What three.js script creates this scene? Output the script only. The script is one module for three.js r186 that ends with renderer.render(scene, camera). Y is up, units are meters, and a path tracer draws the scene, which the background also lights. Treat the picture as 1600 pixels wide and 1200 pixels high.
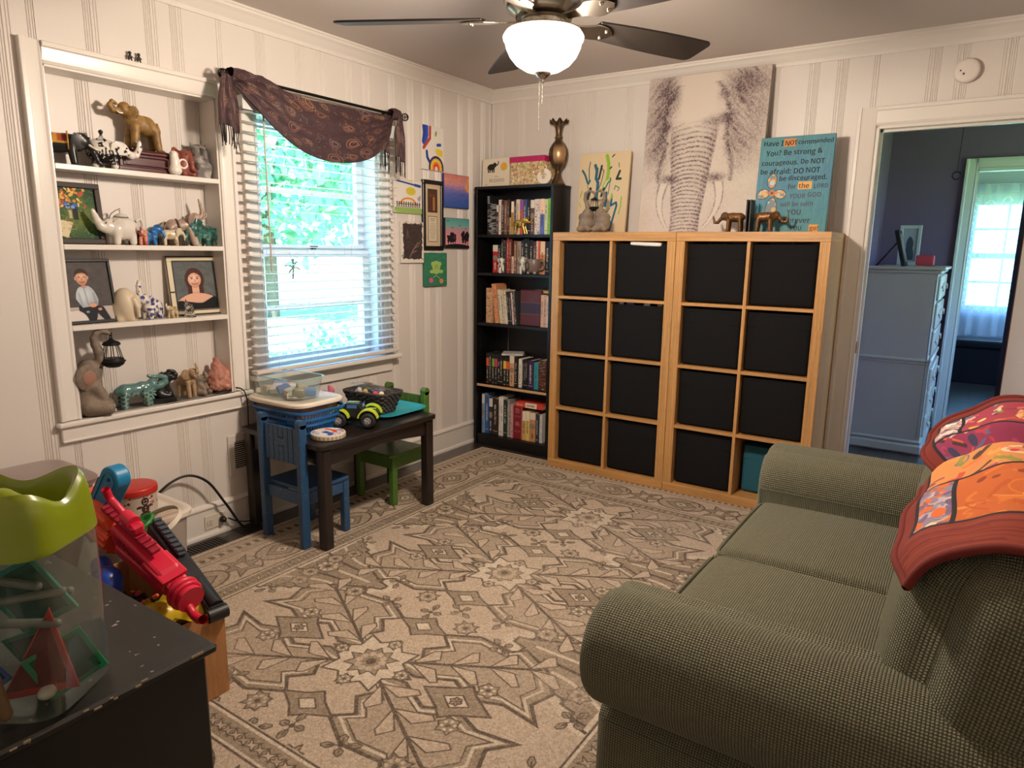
import * as THREE from 'three';
import { mergeGeometries } from 'three/addons/utils/BufferGeometryUtils.js';

// ---------- camera, sky, sun, exposure ----------
const scene = new THREE.Scene();
const camera = new THREE.PerspectiveCamera(58.37, 4 / 3, 0.05, 200);
camera.position.set(2.9766, 1.3871, 4.1243);
camera.rotation.set(-0.1921, 0.5918, 0.0142, 'YXZ');
const renderer = new THREE.WebGLRenderer({ antialias: true });
renderer.toneMapping = THREE.LinearToneMapping;
renderer.toneMappingExposure = 1.0;
renderer.shadowMap.enabled = true;
renderer.shadowMap.type = THREE.PCFSoftShadowMap;
const LAMP = 11.5, LAMP_COLOR = new THREE.Color(1, 0.83, 0.68);
{ // overcast-bright sky: pale at the horizon, bluer overhead, the same all round
  const W = 64, H = 32, d = new Float32Array(W * H * 4);
  for (let y = 0; y < H; y++) {
    const e = Math.max(0, Math.sin(((y + 0.5) / H - 0.5) * Math.PI)), t = Math.pow(e, 0.6);
    for (let x = 0; x < W; x++) d.set([4.1 - 2.2 * t, 7.4 - 2.5 * t, 11.8 - 0.6 * t, 1], (y * W + x) * 4);
  }
  const sky = new THREE.DataTexture(d, W, H, THREE.RGBAFormat, THREE.FloatType);
  sky.mapping = THREE.EquirectangularReflectionMapping; sky.magFilter = THREE.LinearFilter; sky.needsUpdate = true;
  scene.background = sky; scene.environment = sky;
}
const sun = new THREE.DirectionalLight(new THREE.Color(0.85, 0.97, 1.05), 46);
sun.position.set(-3.4, 14, 11); sun.target.position.set(-4, 0, 0);
sun.castShadow = true; Object.assign(sun.shadow.camera, { left: -14, right: 14, top: 14, bottom: -14, near: 1, far: 50 });
sun.shadow.mapSize.set(2048, 2048);
scene.add(sun, sun.target);

// ---------- helpers ----------
const PI = Math.PI, V = (x, y, z) => new THREE.Vector3(x, y, z);
let seed_ = 7;
const rnd = (a = 1, b) => { seed_ = (seed_ * 1664525 + 1013904223) >>> 0; const t = seed_ / 4294967296; return b === undefined ? t * a : a + t * (b - a); };
const hash = (x, y, z) => { let h = Math.imul(x | 0, 374761393) + Math.imul(y | 0, 668265263) + Math.imul(z | 0, 2147483647 - 1e6 | 0); h = Math.imul(h ^ (h >>> 13), 1274126177); return ((h ^ (h >>> 16)) >>> 0) / 4294967296; };
const sm = (t) => t * t * (3 - 2 * t), mix = (a, b, t) => a + (b - a) * t, clamp = (x, a = 0, b = 1) => Math.min(b, Math.max(a, x));
function noise(x, y, z = 0) {
  const X = Math.floor(x), Y = Math.floor(y), Z = Math.floor(z), u = sm(x - X), v = sm(y - Y), w = sm(z - Z), h = (i, j, k) => hash(X + i, Y + j, Z + k);
  return mix(mix(mix(h(0, 0, 0), h(1, 0, 0), u), mix(h(0, 1, 0), h(1, 1, 0), u), v), mix(mix(h(0, 0, 1), h(1, 0, 1), u), mix(h(0, 1, 1), h(1, 1, 1), u), v), w);
}
const fbm = (x, y, z = 0, o = 4) => { let s = 0, a = 0.5; for (let i = 0; i < o; i++) { s += a * noise(x, y, z); x *= 2.03; y *= 2.03; z *= 2.03; a *= 0.5; } return s; };
const C = (h) => new THREE.Color(h), lin = (h) => C(h).toArray();

function canvasTex(w, h, draw, rep, color = true) {
  const c = document.createElement('canvas'); c.width = w; c.height = h;
  draw(c.getContext('2d'), w, h);
  const t = new THREE.CanvasTexture(c);
  if (color) t.colorSpace = THREE.SRGBColorSpace;
  t.magFilter = THREE.LinearFilter;
  if (rep) { t.wrapS = t.wrapT = THREE.RepeatWrapping; t.repeat.set(rep[0], rep[1]); }
  return t;
}
function pixelTex(w, h, f, rep, color = true) { // f(x, y) -> [r,g,b] in 0..255, or one number
  const d = new Uint8Array(w * h * 4);
  for (let y = 0; y < h; y++) for (let x = 0; x < w; x++) { const p = f(x, y), i = (y * w + x) * 4; if (p.length) { d[i] = clamp(p[0], 0, 255); d[i + 1] = clamp(p[1], 0, 255); d[i + 2] = clamp(p[2], 0, 255); } else d[i] = d[i + 1] = d[i + 2] = clamp(p, 0, 255); d[i + 3] = 255; }
  const t = new THREE.DataTexture(d, w, h); t.magFilter = THREE.LinearFilter; t.minFilter = THREE.LinearMipmapLinearFilter; t.generateMipmaps = true;
  if (color) t.colorSpace = THREE.SRGBColorSpace;
  if (rep) { t.wrapS = t.wrapT = THREE.RepeatWrapping; t.repeat.set(rep[0], rep[1]); }
  t.needsUpdate = true; return t;
}
const M = (color, roughness = 0.6, o = {}) => new THREE.MeshPhysicalMaterial({ color, roughness, side: THREE.DoubleSide, ...o });

// geometry: everything becomes a plain non-indexed position/normal/uv(/color) geometry
const T = (g, x = 0, y = 0, z = 0, rx = 0, ry = 0, rz = 0, s = 1) => {
  const m = new THREE.Matrix4().compose(V(x, y, z), new THREE.Quaternion().setFromEuler(new THREE.Euler(rx, ry, rz)), Array.isArray(s) ? V(...s) : V(s, s, s));
  g.applyMatrix4(m); return g;
};
function mg(list) {
  const col = list.some((g) => g.attributes.color);
  const out = list.filter(Boolean).map((g0) => {
    const g = g0.index ? g0.toNonIndexed() : g0.clone(), n = g.attributes.position.count;
    for (const k of Object.keys(g.attributes)) if (!['position', 'normal', 'uv', 'color'].includes(k)) g.deleteAttribute(k);
    if (!g.attributes.uv) g.setAttribute('uv', new THREE.BufferAttribute(new Float32Array(n * 2), 2));
    if (col && !g.attributes.color) g.setAttribute('color', new THREE.BufferAttribute(new Float32Array(n * 3).fill(1), 3));
    g.morphAttributes = {}; g.groups = []; return g;
  });
  return out.length === 1 ? out[0] : mergeGeometries(out);
}
function boxUV(g, s = 1, ou = 0, ov = 0) { // uv in metres by the main axis of each triangle
  if (g.index) g = g.toNonIndexed();
  const p = g.attributes.position, uv = new Float32Array(p.count * 2), a = V(), b = V(), c = V();
  for (let i = 0; i < p.count; i += 3) {
    a.fromBufferAttribute(p, i); b.fromBufferAttribute(p, i + 1); c.fromBufferAttribute(p, i + 2);
    const n = b.clone().sub(a).cross(c.clone().sub(a)), x = Math.abs(n.x), y = Math.abs(n.y), z = Math.abs(n.z);
    [a, b, c].forEach((q, k) => { const [u, v] = x >= y && x >= z ? [q.z, q.y] : y >= z ? [q.x, q.z] : [q.x, q.y]; uv[(i + k) * 2] = u * s + ou; uv[(i + k) * 2 + 1] = v * s + ov; });
  }
  g.setAttribute('uv', new THREE.BufferAttribute(uv, 2)); return g;
}
function turnUV(g) { const u = g.attributes.uv; for (let i = 0; i < u.count; i++) u.setXY(i, u.getY(i), u.getX(i)); return g; }
function bx(w, h, d, x = 0, y = 0, z = 0, r = 0.003) { // chamfered box about its centre
  r = Math.min(r, w / 2.2, h / 2.2, d / 2.2);
  const P = [], X = w / 2, Y = h / 2, Z = d / 2, q = (a, b, c, e) => P.push(...a, ...b, ...c, ...a, ...c, ...e), S = [-1, 1];
  const p = (sx, sy, sz, k) => [sx * (X - (k === 0 ? 0 : r)), sy * (Y - (k === 1 ? 0 : r)), sz * (Z - (k === 2 ? 0 : r))];
  for (const s of S) {
    q(...(s > 0 ? [[1, -1], [1, 1], [-1, 1], [-1, -1]] : [[1, 1], [1, -1], [-1, -1], [-1, 1]]).map(([b, c]) => p(s, -c * 1, b, 0)).reverse());
    q(...(s > 0 ? [[-1, 1], [1, 1], [1, -1], [-1, -1]] : [[-1, -1], [1, -1], [1, 1], [-1, 1]]).map(([a, c]) => p(a, s, c, 1)));
    q(...(s > 0 ? [[-1, -1], [1, -1], [1, 1], [-1, 1]] : [[-1, 1], [1, 1], [1, -1], [-1, -1]]).map(([a, b]) => p(a, b, s, 2)));
  }
  const E = (k1, k2, f) => { for (const s of S) for (const t of S) { const a = f(s, t, -1), b = f(s, t, 1); q(p(...a, k1), p(...b, k1), p(...b, k2), p(...a, k2)); } };
  E(0, 1, (s, t, u) => [s, t, u]); E(0, 2, (s, t, u) => [s, u, t]); E(1, 2, (s, t, u) => [u, s, t]);
  for (const a of S) for (const b of S) for (const c of S) P.push(...p(a, b, c, 0), ...p(a, b, c, 1), ...p(a, b, c, 2));
  // outward winding everywhere
  for (let i = 0; i < P.length; i += 9) {
    const A = V(P[i], P[i + 1], P[i + 2]), B = V(P[i + 3], P[i + 4], P[i + 5]), D = V(P[i + 6], P[i + 7], P[i + 8]);
    if (B.clone().sub(A).cross(D.clone().sub(A)).dot(A.clone().add(B).add(D)) < 0) for (let k = 0; k < 3; k++) { const t = P[i + 3 + k]; P[i + 3 + k] = P[i + 6 + k]; P[i + 6 + k] = t; }
  }
  const g = new THREE.BufferGeometry(); g.setAttribute('position', new THREE.Float32BufferAttribute(P, 3)); g.computeVertexNormals();
  return boxUV(g.translate(x, y, z));
}
const cyl = (r1, r2, h, x = 0, y = 0, z = 0, n = 24, open = false) => new THREE.CylinderGeometry(r1, r2, h, n, 1, open).translate(x, y, z);
const ball = (r, x = 0, y = 0, z = 0, n = 16, s) => T(new THREE.SphereGeometry(r, n, Math.max(6, n * 0.6 | 0)), x, y, z, 0, 0, 0, s || 1);
const tube = (pts, r, seg = 24, rad = 8, closed = false) => new THREE.TubeGeometry(new THREE.CatmullRomCurve3(pts.map((p) => V(...p)), closed), seg, r, rad, closed);
const lathe = (pts, n = 32) => new THREE.LatheGeometry(pts.map((p) => new THREE.Vector2(...p)), n);
const torus = (R, r, a = 32, b = 8, arc = PI * 2) => new THREE.TorusGeometry(R, r, b, a, arc);
function ext(pts, depth, bevel = 0, curve = 6, holes) { // outline in x, y pushed along z, centred on z = 0
  const s = Array.isArray(pts) ? new THREE.Shape(pts.map((p) => new THREE.Vector2(...p))) : pts;
  for (const h of holes || []) s.holes.push(Array.isArray(h) ? new THREE.Path(h.map((p) => new THREE.Vector2(...p))) : h);
  const g = new THREE.ExtrudeGeometry(s, { depth: depth - 2 * bevel, bevelEnabled: bevel > 0, bevelSize: bevel, bevelOffset: -bevel, bevelThickness: bevel, bevelSegments: 2, curveSegments: curve });
  return g.translate(0, 0, -depth / 2 + bevel);
}
function roundRect(w, h, r) {
  const s = new THREE.Shape(), x = -w / 2, y = -h / 2;
  s.moveTo(x + r, y); s.lineTo(x + w - r, y); s.quadraticCurveTo(x + w, y, x + w, y + r); s.lineTo(x + w, y + h - r); s.quadraticCurveTo(x + w, y + h, x + w - r, y + h);
  s.lineTo(x + r, y + h); s.quadraticCurveTo(x, y + h, x, y + h - r); s.lineTo(x, y + r); s.quadraticCurveTo(x, y, x + r, y); return s;
}
function cushion(w, h, d, r, b = [0, 0, 0], n = 18) { // soft box: rounded edges, each pair of faces bulging by b metres
  const g = new THREE.BoxGeometry(2, 2, 2, n, n, n), p = g.attributes.position, uv = g.attributes.uv, nn = g.attributes.normal, q = V();
  for (let i = 0; i < p.count; i++) {
    q.fromBufferAttribute(p, i);
    const e = (t, L) => { const c = Math.max(0, 1 - r / (L / 2)); const s = Math.sign(t), m = Math.abs(t); return s * (m < 0.6 ? m / 0.6 * c : c + (m - 0.6) / 0.4 * (1 - c)); };
    const a = [e(q.x, w) * w / 2, e(q.y, h) * h / 2, e(q.z, d) * d / 2], L = [w / 2, h / 2, d / 2], c = a.map((t, k) => clamp(t, -(L[k] - r), L[k] - r)), o = V(a[0] - c[0], a[1] - c[1], a[2] - c[2]);
    const m = Math.max(Math.abs(o.x), Math.abs(o.y), Math.abs(o.z)), l = o.length(); if (l > 1e-6) o.multiplyScalar(m / l);
    const f = a.map((t, k) => 1 - Math.min(1, (t / L[k]) ** 2));
    const N = V(nn.getX(i), nn.getY(i), nn.getZ(i)), ax = Math.abs(N.x) > 0.5 ? 0 : Math.abs(N.y) > 0.5 ? 1 : 2, others = [0, 1, 2].filter((k) => k !== ax), bul = b[ax] * Math.sqrt(f[others[0]] * f[others[1]]);
    p.setXYZ(i, c[0] + o.x + N.x * bul, c[1] + o.y + N.y * bul, c[2] + o.z + N.z * bul);
    const [ua, va] = ax === 0 ? [a[2], a[1]] : ax === 1 ? [a[0], a[2]] : [a[0], a[1]]; uv.setXY(i, ua, va);
  }
  g.computeVertexNormals(); // smooth across the face seams
  const map = new Map(), key = (i) => [p.getX(i), p.getY(i), p.getZ(i)].map((t) => Math.round(t * 2e4)).join();
  for (let i = 0; i < p.count; i++) { const k = key(i), v = map.get(k) || V(); v.add(V(g.attributes.normal.getX(i), g.attributes.normal.getY(i), g.attributes.normal.getZ(i))); map.set(k, v); }
  for (let i = 0; i < p.count; i++) { const v = map.get(key(i)).clone().normalize(); g.attributes.normal.setXYZ(i, v.x, v.y, v.z); }
  return g;
}
function grid(nu, nv, f) { // f(u, v) -> [x, y, z] or [x, y, z, s, t]; a sheet
  const P = [], U = [], I = [];
  for (let j = 0; j <= nv; j++) for (let i = 0; i <= nu; i++) { const q = f(i / nu, j / nv); P.push(q[0], q[1], q[2]); U.push(q[3] ?? i / nu, q[4] ?? j / nv); }
  for (let j = 0; j < nv; j++) for (let i = 0; i < nu; i++) { const a = j * (nu + 1) + i; I.push(a, a + 1, a + nu + 2, a, a + nu + 2, a + nu + 1); }
  const g = new THREE.BufferGeometry(); g.setAttribute('position', new THREE.Float32BufferAttribute(P, 3)); g.setAttribute('uv', new THREE.Float32BufferAttribute(U, 2)); g.setIndex(I); g.computeVertexNormals(); return g;
}
// implicit shapes: capsules [ax,ay,az, bx,by,bz, ra, rb] and ellipsoids {e:[x,y,z], r:[..], rot:[..]}, joined smoothly
function blob(prims, cell, k = 0.03, paint) {
  const P = prims.map((p) => {
    if (!p.e) return { c: p, lo: [0, 1, 2].map((i) => Math.min(p[i] - p[6], p[i + 3] - p[7])), hi: [0, 1, 2].map((i) => Math.max(p[i] + p[6], p[i + 3] + p[7])) };
    const m = Math.max(...p.r), q = new THREE.Quaternion().setFromEuler(new THREE.Euler(...(p.rot || [0, 0, 0]))).invert();
    return { ...p, q, lo: p.e.map((t) => t - m), hi: p.e.map((t) => t + m) };
  });
  const lo = [0, 1, 2].map((i) => Math.min(...P.map((p) => p.lo[i])) - 2 * cell - k * 0.3), hi = [0, 1, 2].map((i) => Math.max(...P.map((p) => p.hi[i])) + 2 * cell + k * 0.3), v = V();
  const f = (x, y, z) => {
    let d = 1e9;
    for (const p of P) {
      let t;
      if (p.c) { const c = p.c, ux = c[3] - c[0], uy = c[4] - c[1], uz = c[5] - c[2], wx = x - c[0], wy = y - c[1], wz = z - c[2], h = clamp((wx * ux + wy * uy + wz * uz) / (ux * ux + uy * uy + uz * uz + 1e-12)); t = Math.hypot(wx - ux * h, wy - uy * h, wz - uz * h) - mix(c[6], c[7], h); }
      else { v.set(x - p.e[0], y - p.e[1], z - p.e[2]).applyQuaternion(p.q); const r = p.r, k0 = Math.hypot(v.x / r[0], v.y / r[1], v.z / r[2]), k1 = Math.hypot(v.x / r[0] ** 2, v.y / r[1] ** 2, v.z / r[2] ** 2); t = k1 < 1e-9 ? -Math.min(...r) : k0 * (k0 - 1) / k1; }
      const kk = p.k ?? p.c?.k ?? k, h = Math.max(0, kk - Math.abs(d - t)) / kk;
      d = Math.min(d, t) - h * h * kk * 0.25;
    }
    return d;
  };
  const n = lo.map((a, i) => Math.ceil((hi[i] - a) / cell) + 1), [nx, ny, nz] = n, F = new Float32Array(nx * ny * nz), id = (i, j, l) => (l * ny + j) * nx + i;
  for (let l = 0; l < nz; l++) for (let j = 0; j < ny; j++) for (let i = 0; i < nx; i++) F[id(i, j, l)] = f(lo[0] + i * cell, lo[1] + j * cell, lo[2] + l * cell);
  const vi = new Int32Array(nx * ny * nz).fill(-1), pos = [], nor = [], col = [], idx = [];
  const CE = []; for (let a = 0; a < 8; a++) for (const b of [1, 2, 4]) if (!(a & b)) CE.push([a, a | b]);
  for (let l = 0; l < nz - 1; l++) for (let j = 0; j < ny - 1; j++) for (let i = 0; i < nx - 1; i++) {
    const val = []; let s = 0;
    for (let c = 0; c < 8; c++) { val[c] = F[id(i + (c & 1), j + ((c >> 1) & 1), l + (c >> 2))]; if (val[c] < 0) s++; }
    if (s === 0 || s === 8) continue;
    let x = 0, y = 0, z = 0, m = 0;
    for (const [a, b] of CE) if ((val[a] < 0) !== (val[b] < 0)) { const t = val[a] / (val[a] - val[b]); x += (a & 1) + ((b & 1) - (a & 1)) * t; y += ((a >> 1) & 1) + (((b >> 1) & 1) - ((a >> 1) & 1)) * t; z += (a >> 2) + ((b >> 2) - (a >> 2)) * t; m++; }
    x = lo[0] + (i + x / m) * cell; y = lo[1] + (j + y / m) * cell; z = lo[2] + (l + z / m) * cell;
    vi[id(i, j, l)] = pos.length / 3; pos.push(x, y, z);
    const e = cell * 0.5, N = V(f(x + e, y, z) - f(x - e, y, z), f(x, y + e, z) - f(x, y - e, z), f(x, y, z + e) - f(x, y, z - e)).normalize(); nor.push(N.x, N.y, N.z);
    if (paint) col.push(...paint(V(x, y, z), N));
  }
  for (let l = 1; l < nz - 1; l++) for (let j = 1; j < ny - 1; j++) for (let i = 1; i < nx - 1; i++) {
    const a = F[id(i, j, l)] < 0;
    const face = (b, q) => { if (a === b) return; const [p0, p1, p2, p3] = q; if (a) idx.push(p0, p1, p2, p0, p2, p3); else idx.push(p0, p2, p1, p0, p3, p2); };
    face(F[id(i + 1, j, l)] < 0, [vi[id(i, j - 1, l - 1)], vi[id(i, j, l - 1)], vi[id(i, j, l)], vi[id(i, j - 1, l)]]);
    face(F[id(i, j + 1, l)] < 0, [vi[id(i - 1, j, l - 1)], vi[id(i - 1, j, l)], vi[id(i, j, l)], vi[id(i, j, l - 1)]]);
    face(F[id(i, j, l + 1)] < 0, [vi[id(i - 1, j - 1, l)], vi[id(i, j - 1, l)], vi[id(i, j, l)], vi[id(i - 1, j, l)]]);
  }
  const g = new THREE.BufferGeometry();
  g.setAttribute('position', new THREE.Float32BufferAttribute(pos, 3)); g.setAttribute('normal', new THREE.Float32BufferAttribute(nor, 3));
  const uv = new Float32Array(pos.length / 3 * 2); for (let i = 0; i < uv.length / 2; i++) { uv[i * 2] = pos[i * 3] + pos[i * 3 + 2] * 0.7; uv[i * 2 + 1] = pos[i * 3 + 1]; }
  g.setAttribute('uv', new THREE.BufferAttribute(uv, 2));
  if (paint) g.setAttribute('color', new THREE.Float32BufferAttribute(col, 3));
  g.setIndex(idx); return g;
}
// a chain of capsules through points with radii running from r0 to r1
const chain = (pts, r0, r1, k) => pts.slice(1).map((b, i) => { const a = pts[i], n = pts.length - 1, c = [...a, ...b, mix(r0, r1, i / n), mix(r0, r1, (i + 1) / n)]; if (k) c.k = k; return c; });

// ---------- things and parts ----------
const used = new Map();
const numbered = (n) => { const k = used.get(n) || 0; used.set(n, k + 1); return k ? n + '_' + String(k).padStart(3, '0') : n; };
const sh = (o) => { o.castShadow = o.receiveShadow = true; return o; };
function thing(name, label, category, pos = [0, 0, 0], ry = 0, group) {
  const o = new THREE.Group(); o.name = numbered(name); o.position.set(...pos); o.rotation.y = ry; o.userData = { label, category };
  if (group) o.userData.group = group;
  scene.add(o); return o;
}
function part(name, geo, mat, parent, label) {
  const m = sh(new THREE.Mesh(Array.isArray(geo) ? mg(geo) : geo, mat)); m.name = numbered(name); if (label) m.userData.label = label; parent.add(m); return m;
}
function single(name, label, category, geo, mat, pos = [0, 0, 0], ry = 0, group) {
  const m = part(name, geo, mat, scene); m.position.set(...pos); m.rotation.y = ry; m.userData = { label, category }; if (group) m.userData.group = group; return m;
}
function structure(name, geo, mat, label) { const m = part(name, geo, mat, scene); m.userData.kind = 'structure'; if (label) m.userData.label = label; return m; }
function sgroup(name, label) { const o = new THREE.Group(); o.name = numbered(name); o.userData = { kind: 'structure' }; if (label) o.userData.label = label; scene.add(o); return o; }

// ---------- the setting ----------
const H = 2.465, RX = 3.42, RZ = 4.6;
const wallPaint = M('#d6cfc8', 0.42), trimPaint = M('#dcd6ce', 0.3), ceilPaint = M('#c4bab3', 0.8), hallPaint = M('#7a6079', 0.7);
const glassMat = new THREE.MeshPhysicalMaterial({ color: '#f4fbff', roughness: 0.02, transmission: 1, thickness: 0, side: THREE.DoubleSide });
// board with reeded joints: s runs from a to b, depth 0 at the face
function boardProfile(a, b, ends = [1, 1]) {
  const gr = []; if (ends[0]) gr.push(0.009, 0.018, 0.026); if (ends[1]) gr.push(b - a - 0.023, b - a - 0.013);
  const pts = [[0, ends[0] ? -0.004 : 0]];
  if (ends[0]) pts.push([0.003, 0]);
  for (const g of gr) pts.push([g - 0.0028, 0], [g, -0.003], [g + 0.0028, 0]);
  if (ends[1]) pts.push([b - a - 0.003, 0]);
  pts.push([b - a, ends[1] ? -0.004 : 0], [b - a, -0.012], [0, -0.012]);
  return pts;
}
function boards(parent, joints, holes, y0, y1, place, mat = wallPaint) { // holes: [s0, s1, y0, y1]
  for (let i = 0; i + 1 < joints.length; i++) {
    const a = joints[i], b = joints[i + 1], cuts = [a, b];
    for (const h of holes) for (const e of [h[0], h[1]]) if (e > a + 0.004 && e < b - 0.004) cuts.push(e);
    cuts.sort((p, q) => p - q);
    const geos = [];
    for (let k = 0; k + 1 < cuts.length; k++) {
      const s0 = cuts[k], s1 = cuts[k + 1], m = (s0 + s1) / 2;
      let spans = [[y0, y1]];
      for (const h of holes) if (m > h[0] && m < h[1]) spans = spans.flatMap(([p, q]) => [[p, Math.min(q, h[2])], [Math.max(p, h[3]), q]].filter(([u, v]) => v - u > 0.01));
      for (const [p, q] of spans) { const w = s1 - s0, g = ext(boardProfile(s0, s1, [s0 === a && w > 0.04, s1 === b && w > 0.05]), q - p); g.rotateX(-PI / 2); geos.push(place(g, s0, (p + q) / 2)); }
    }
    if (geos.length) part('panel', geos, mat, parent);
  }
}
// after rotateX(-90deg) of the profile: s along x, depth along -z ... so (x, y, z) = (s, height, -depth)
const onLeft = (g, s, y) => { g.rotateY(PI / 2); g.scale(1, 1, -1); flip(g); return g.translate(0, y, s); };
const flip = (g) => { const p = g.attributes; for (const k of Object.keys(p)) { const a = p[k].array, n = p[k].itemSize; for (let i = 0; i < p[k].count; i += 3) for (let c = 0; c < n; c++) { const t = a[(i + 1) * n + c]; a[(i + 1) * n + c] = a[(i + 2) * n + c]; a[(i + 2) * n + c] = t; } } g.computeVertexNormals(); return g; };
const onLeft2 = (g, s, y) => { const p = g.attributes.position; for (let i = 0; i < p.count; i++) { const x = p.getX(i), z = p.getZ(i); p.setXYZ(i, -z * DEP, p.getY(i) + y, x + s); } g.computeVertexNormals(); return g; };
const onBack = (g, s, y) => { const p = g.attributes.position; for (let i = 0; i < p.count; i++) { const x = p.getX(i), z = p.getZ(i); p.setXYZ(i, x + s, p.getY(i) + y, -z * DEP); } g.computeVertexNormals(); return g; };
const DEP = 1;
const NI = { z0: 2.147, z1: 2.85, y0: 0.688, y1: 2.042, d: 0.115 }, WI = { z0: 1.13, z1: 1.95, y0: 0.755, y1: 2.03 };
const box2 = (x0, x1, y0, y1, z0, z1, r = 0) => bx(x1 - x0, y1 - y0, z1 - z0, (x0 + x1) / 2, (y0 + y1) / 2, (z0 + z1) / 2, r || 0.0005);
{
  const X0 = -0.17, X1 = -0.012;
  const wl = structure('wall_left', [
    box2(X0, X1, -0.3, H + 0.1, -0.13, WI.z0), box2(X0, X1, -0.3, WI.y0, WI.z0, WI.z1), box2(X0, X1, WI.y1, H + 0.1, WI.z0, WI.z1), box2(X0, X1, -0.3, H + 0.1, WI.z1, NI.z0),
    box2(X0, X1, -0.3, NI.y0, NI.z0, NI.z1), box2(X0, X1, NI.y1, H + 0.1, NI.z0, NI.z1), box2(X0, -NI.d - 0.012, NI.y0, NI.y1, NI.z0, NI.z1), box2(X0, X1, -0.3, H + 0.1, NI.z1, RZ + 0.1)], wallPaint, 'white painted wall of vertical boards with reeded joints');
  const jl = [0, 0.10, 0.243, 0.355, 0.585, 0.70, 0.838, 0.998, 1.2, 1.33, 1.523, 1.656, 1.888, 2.118, 2.306, 2.418, 2.657, 2.855, 2.962, 3.21, 3.4, 3.55, 3.8, 4.0, 4.25, RZ];
  boards(wl, jl, [[NI.z0, NI.z1, NI.y0, NI.y1], [WI.z0, WI.z1, WI.y0, WI.y1]], 0, H, onLeft2);
  boards(wl, [NI.z0, 2.275, 2.472, 2.66, NI.z1], [], NI.y0, NI.y1, (g, s, y) => onLeft2(g, s, y).translate(-NI.d, 0, 0));
}
const DO = { x0: 2.437, x1: 3.14, y1: 2.04 };
{
  const Z0 = -0.12, Z1 = -0.012;
  const wb = structure('wall_back', [box2(-0.17, DO.x0, -0.3, H + 0.1, Z0, Z1), box2(DO.x0, DO.x1, DO.y1, H + 0.1, Z0, Z1), box2(DO.x1, RX + 0.12, -0.3, H + 0.1, Z0, Z1)], wallPaint, 'white board wall behind the bookcase and cube shelves');
  boards(wb, [0, 0.08, 0.256, 0.488, 0.616, 0.79, 1.05, 1.22, 1.41, 1.52, 1.72, 1.91, 2.112, 2.25, 2.422, 2.663, 2.781, 2.964, 3.2, RX], [[DO.x0, DO.x1, -1, DO.y1]], 0, H, onBack);
  structure('wall_right', box2(RX, RX + 0.12, -0.3, H + 0.1, -0.12, RZ + 0.1), wallPaint);
  structure('wall_front', box2(-0.17, RX + 0.12, -0.3, H + 0.1, RZ, RZ + 0.12), wallPaint);
  structure('ceiling', box2(-0.17, 4.8, H, H + 0.12, -5.7, RZ + 0.12), ceilPaint, 'greyish off-white painted ceiling');
}
// crown moulding: profile in (out, y) below the ceiling
const crownP = [[0, H], [0, H - 0.082], [0.009, H - 0.082], [0.012, H - 0.074], [0.012, H - 0.064], [0.017, H - 0.058], [0.026, H - 0.048], [0.037, H - 0.034], [0.046, H - 0.026], [0.05, H - 0.024], [0.05, H - 0.012], [0.056, H - 0.01], [0.056, H]];
structure('trim_1', ext(crownP, RZ).translate(0, 0, RZ / 2), trimPaint, 'white crown moulding along the window wall');
structure('trim_2', ext(crownP.map(([a, b]) => [-a, b]).reverse(), RX).rotateY(PI / 2).translate(RX / 2, 0, 0), trimPaint, 'white crown moulding above the cube shelves');
const baseP = [[0, 0], [0.026, 0], [0.026, 0.012], [0.022, 0.02], [0.014, 0.021], [0.014, 0.135], [0.02, 0.139], [0.022, 0.147], [0.018, 0.155], [0.008, 0.162], [0, 0.163]];
structure('baseboard_left', ext(baseP, RZ).translate(0, 0, RZ / 2), trimPaint, 'white baseboard with a rounded cap');
structure('baseboard_back', [[0, 2.34], [3.2, RX]].map(([a, b]) => ext(baseP.map(([p, q]) => [-p, q]).reverse(), b - a).rotateY(PI / 2).translate((a + b) / 2, 0, 0)), trimPaint);
// casing: flat with back band and inner bead, length L along y, width w along x, face +z
const casing = (w, L) => ext([[0, 0], [0, 0.012], [0.006, 0.015], [0.012, 0.012], [w * 0.3, 0.014], [w * 0.7, 0.018], [w - 0.02, 0.02], [w - 0.018, 0.026], [w - 0.003, 0.026], [w, 0.023], [w, 0]].map(([a, b]) => [a, b]), L).rotateX(-PI / 2);
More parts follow.
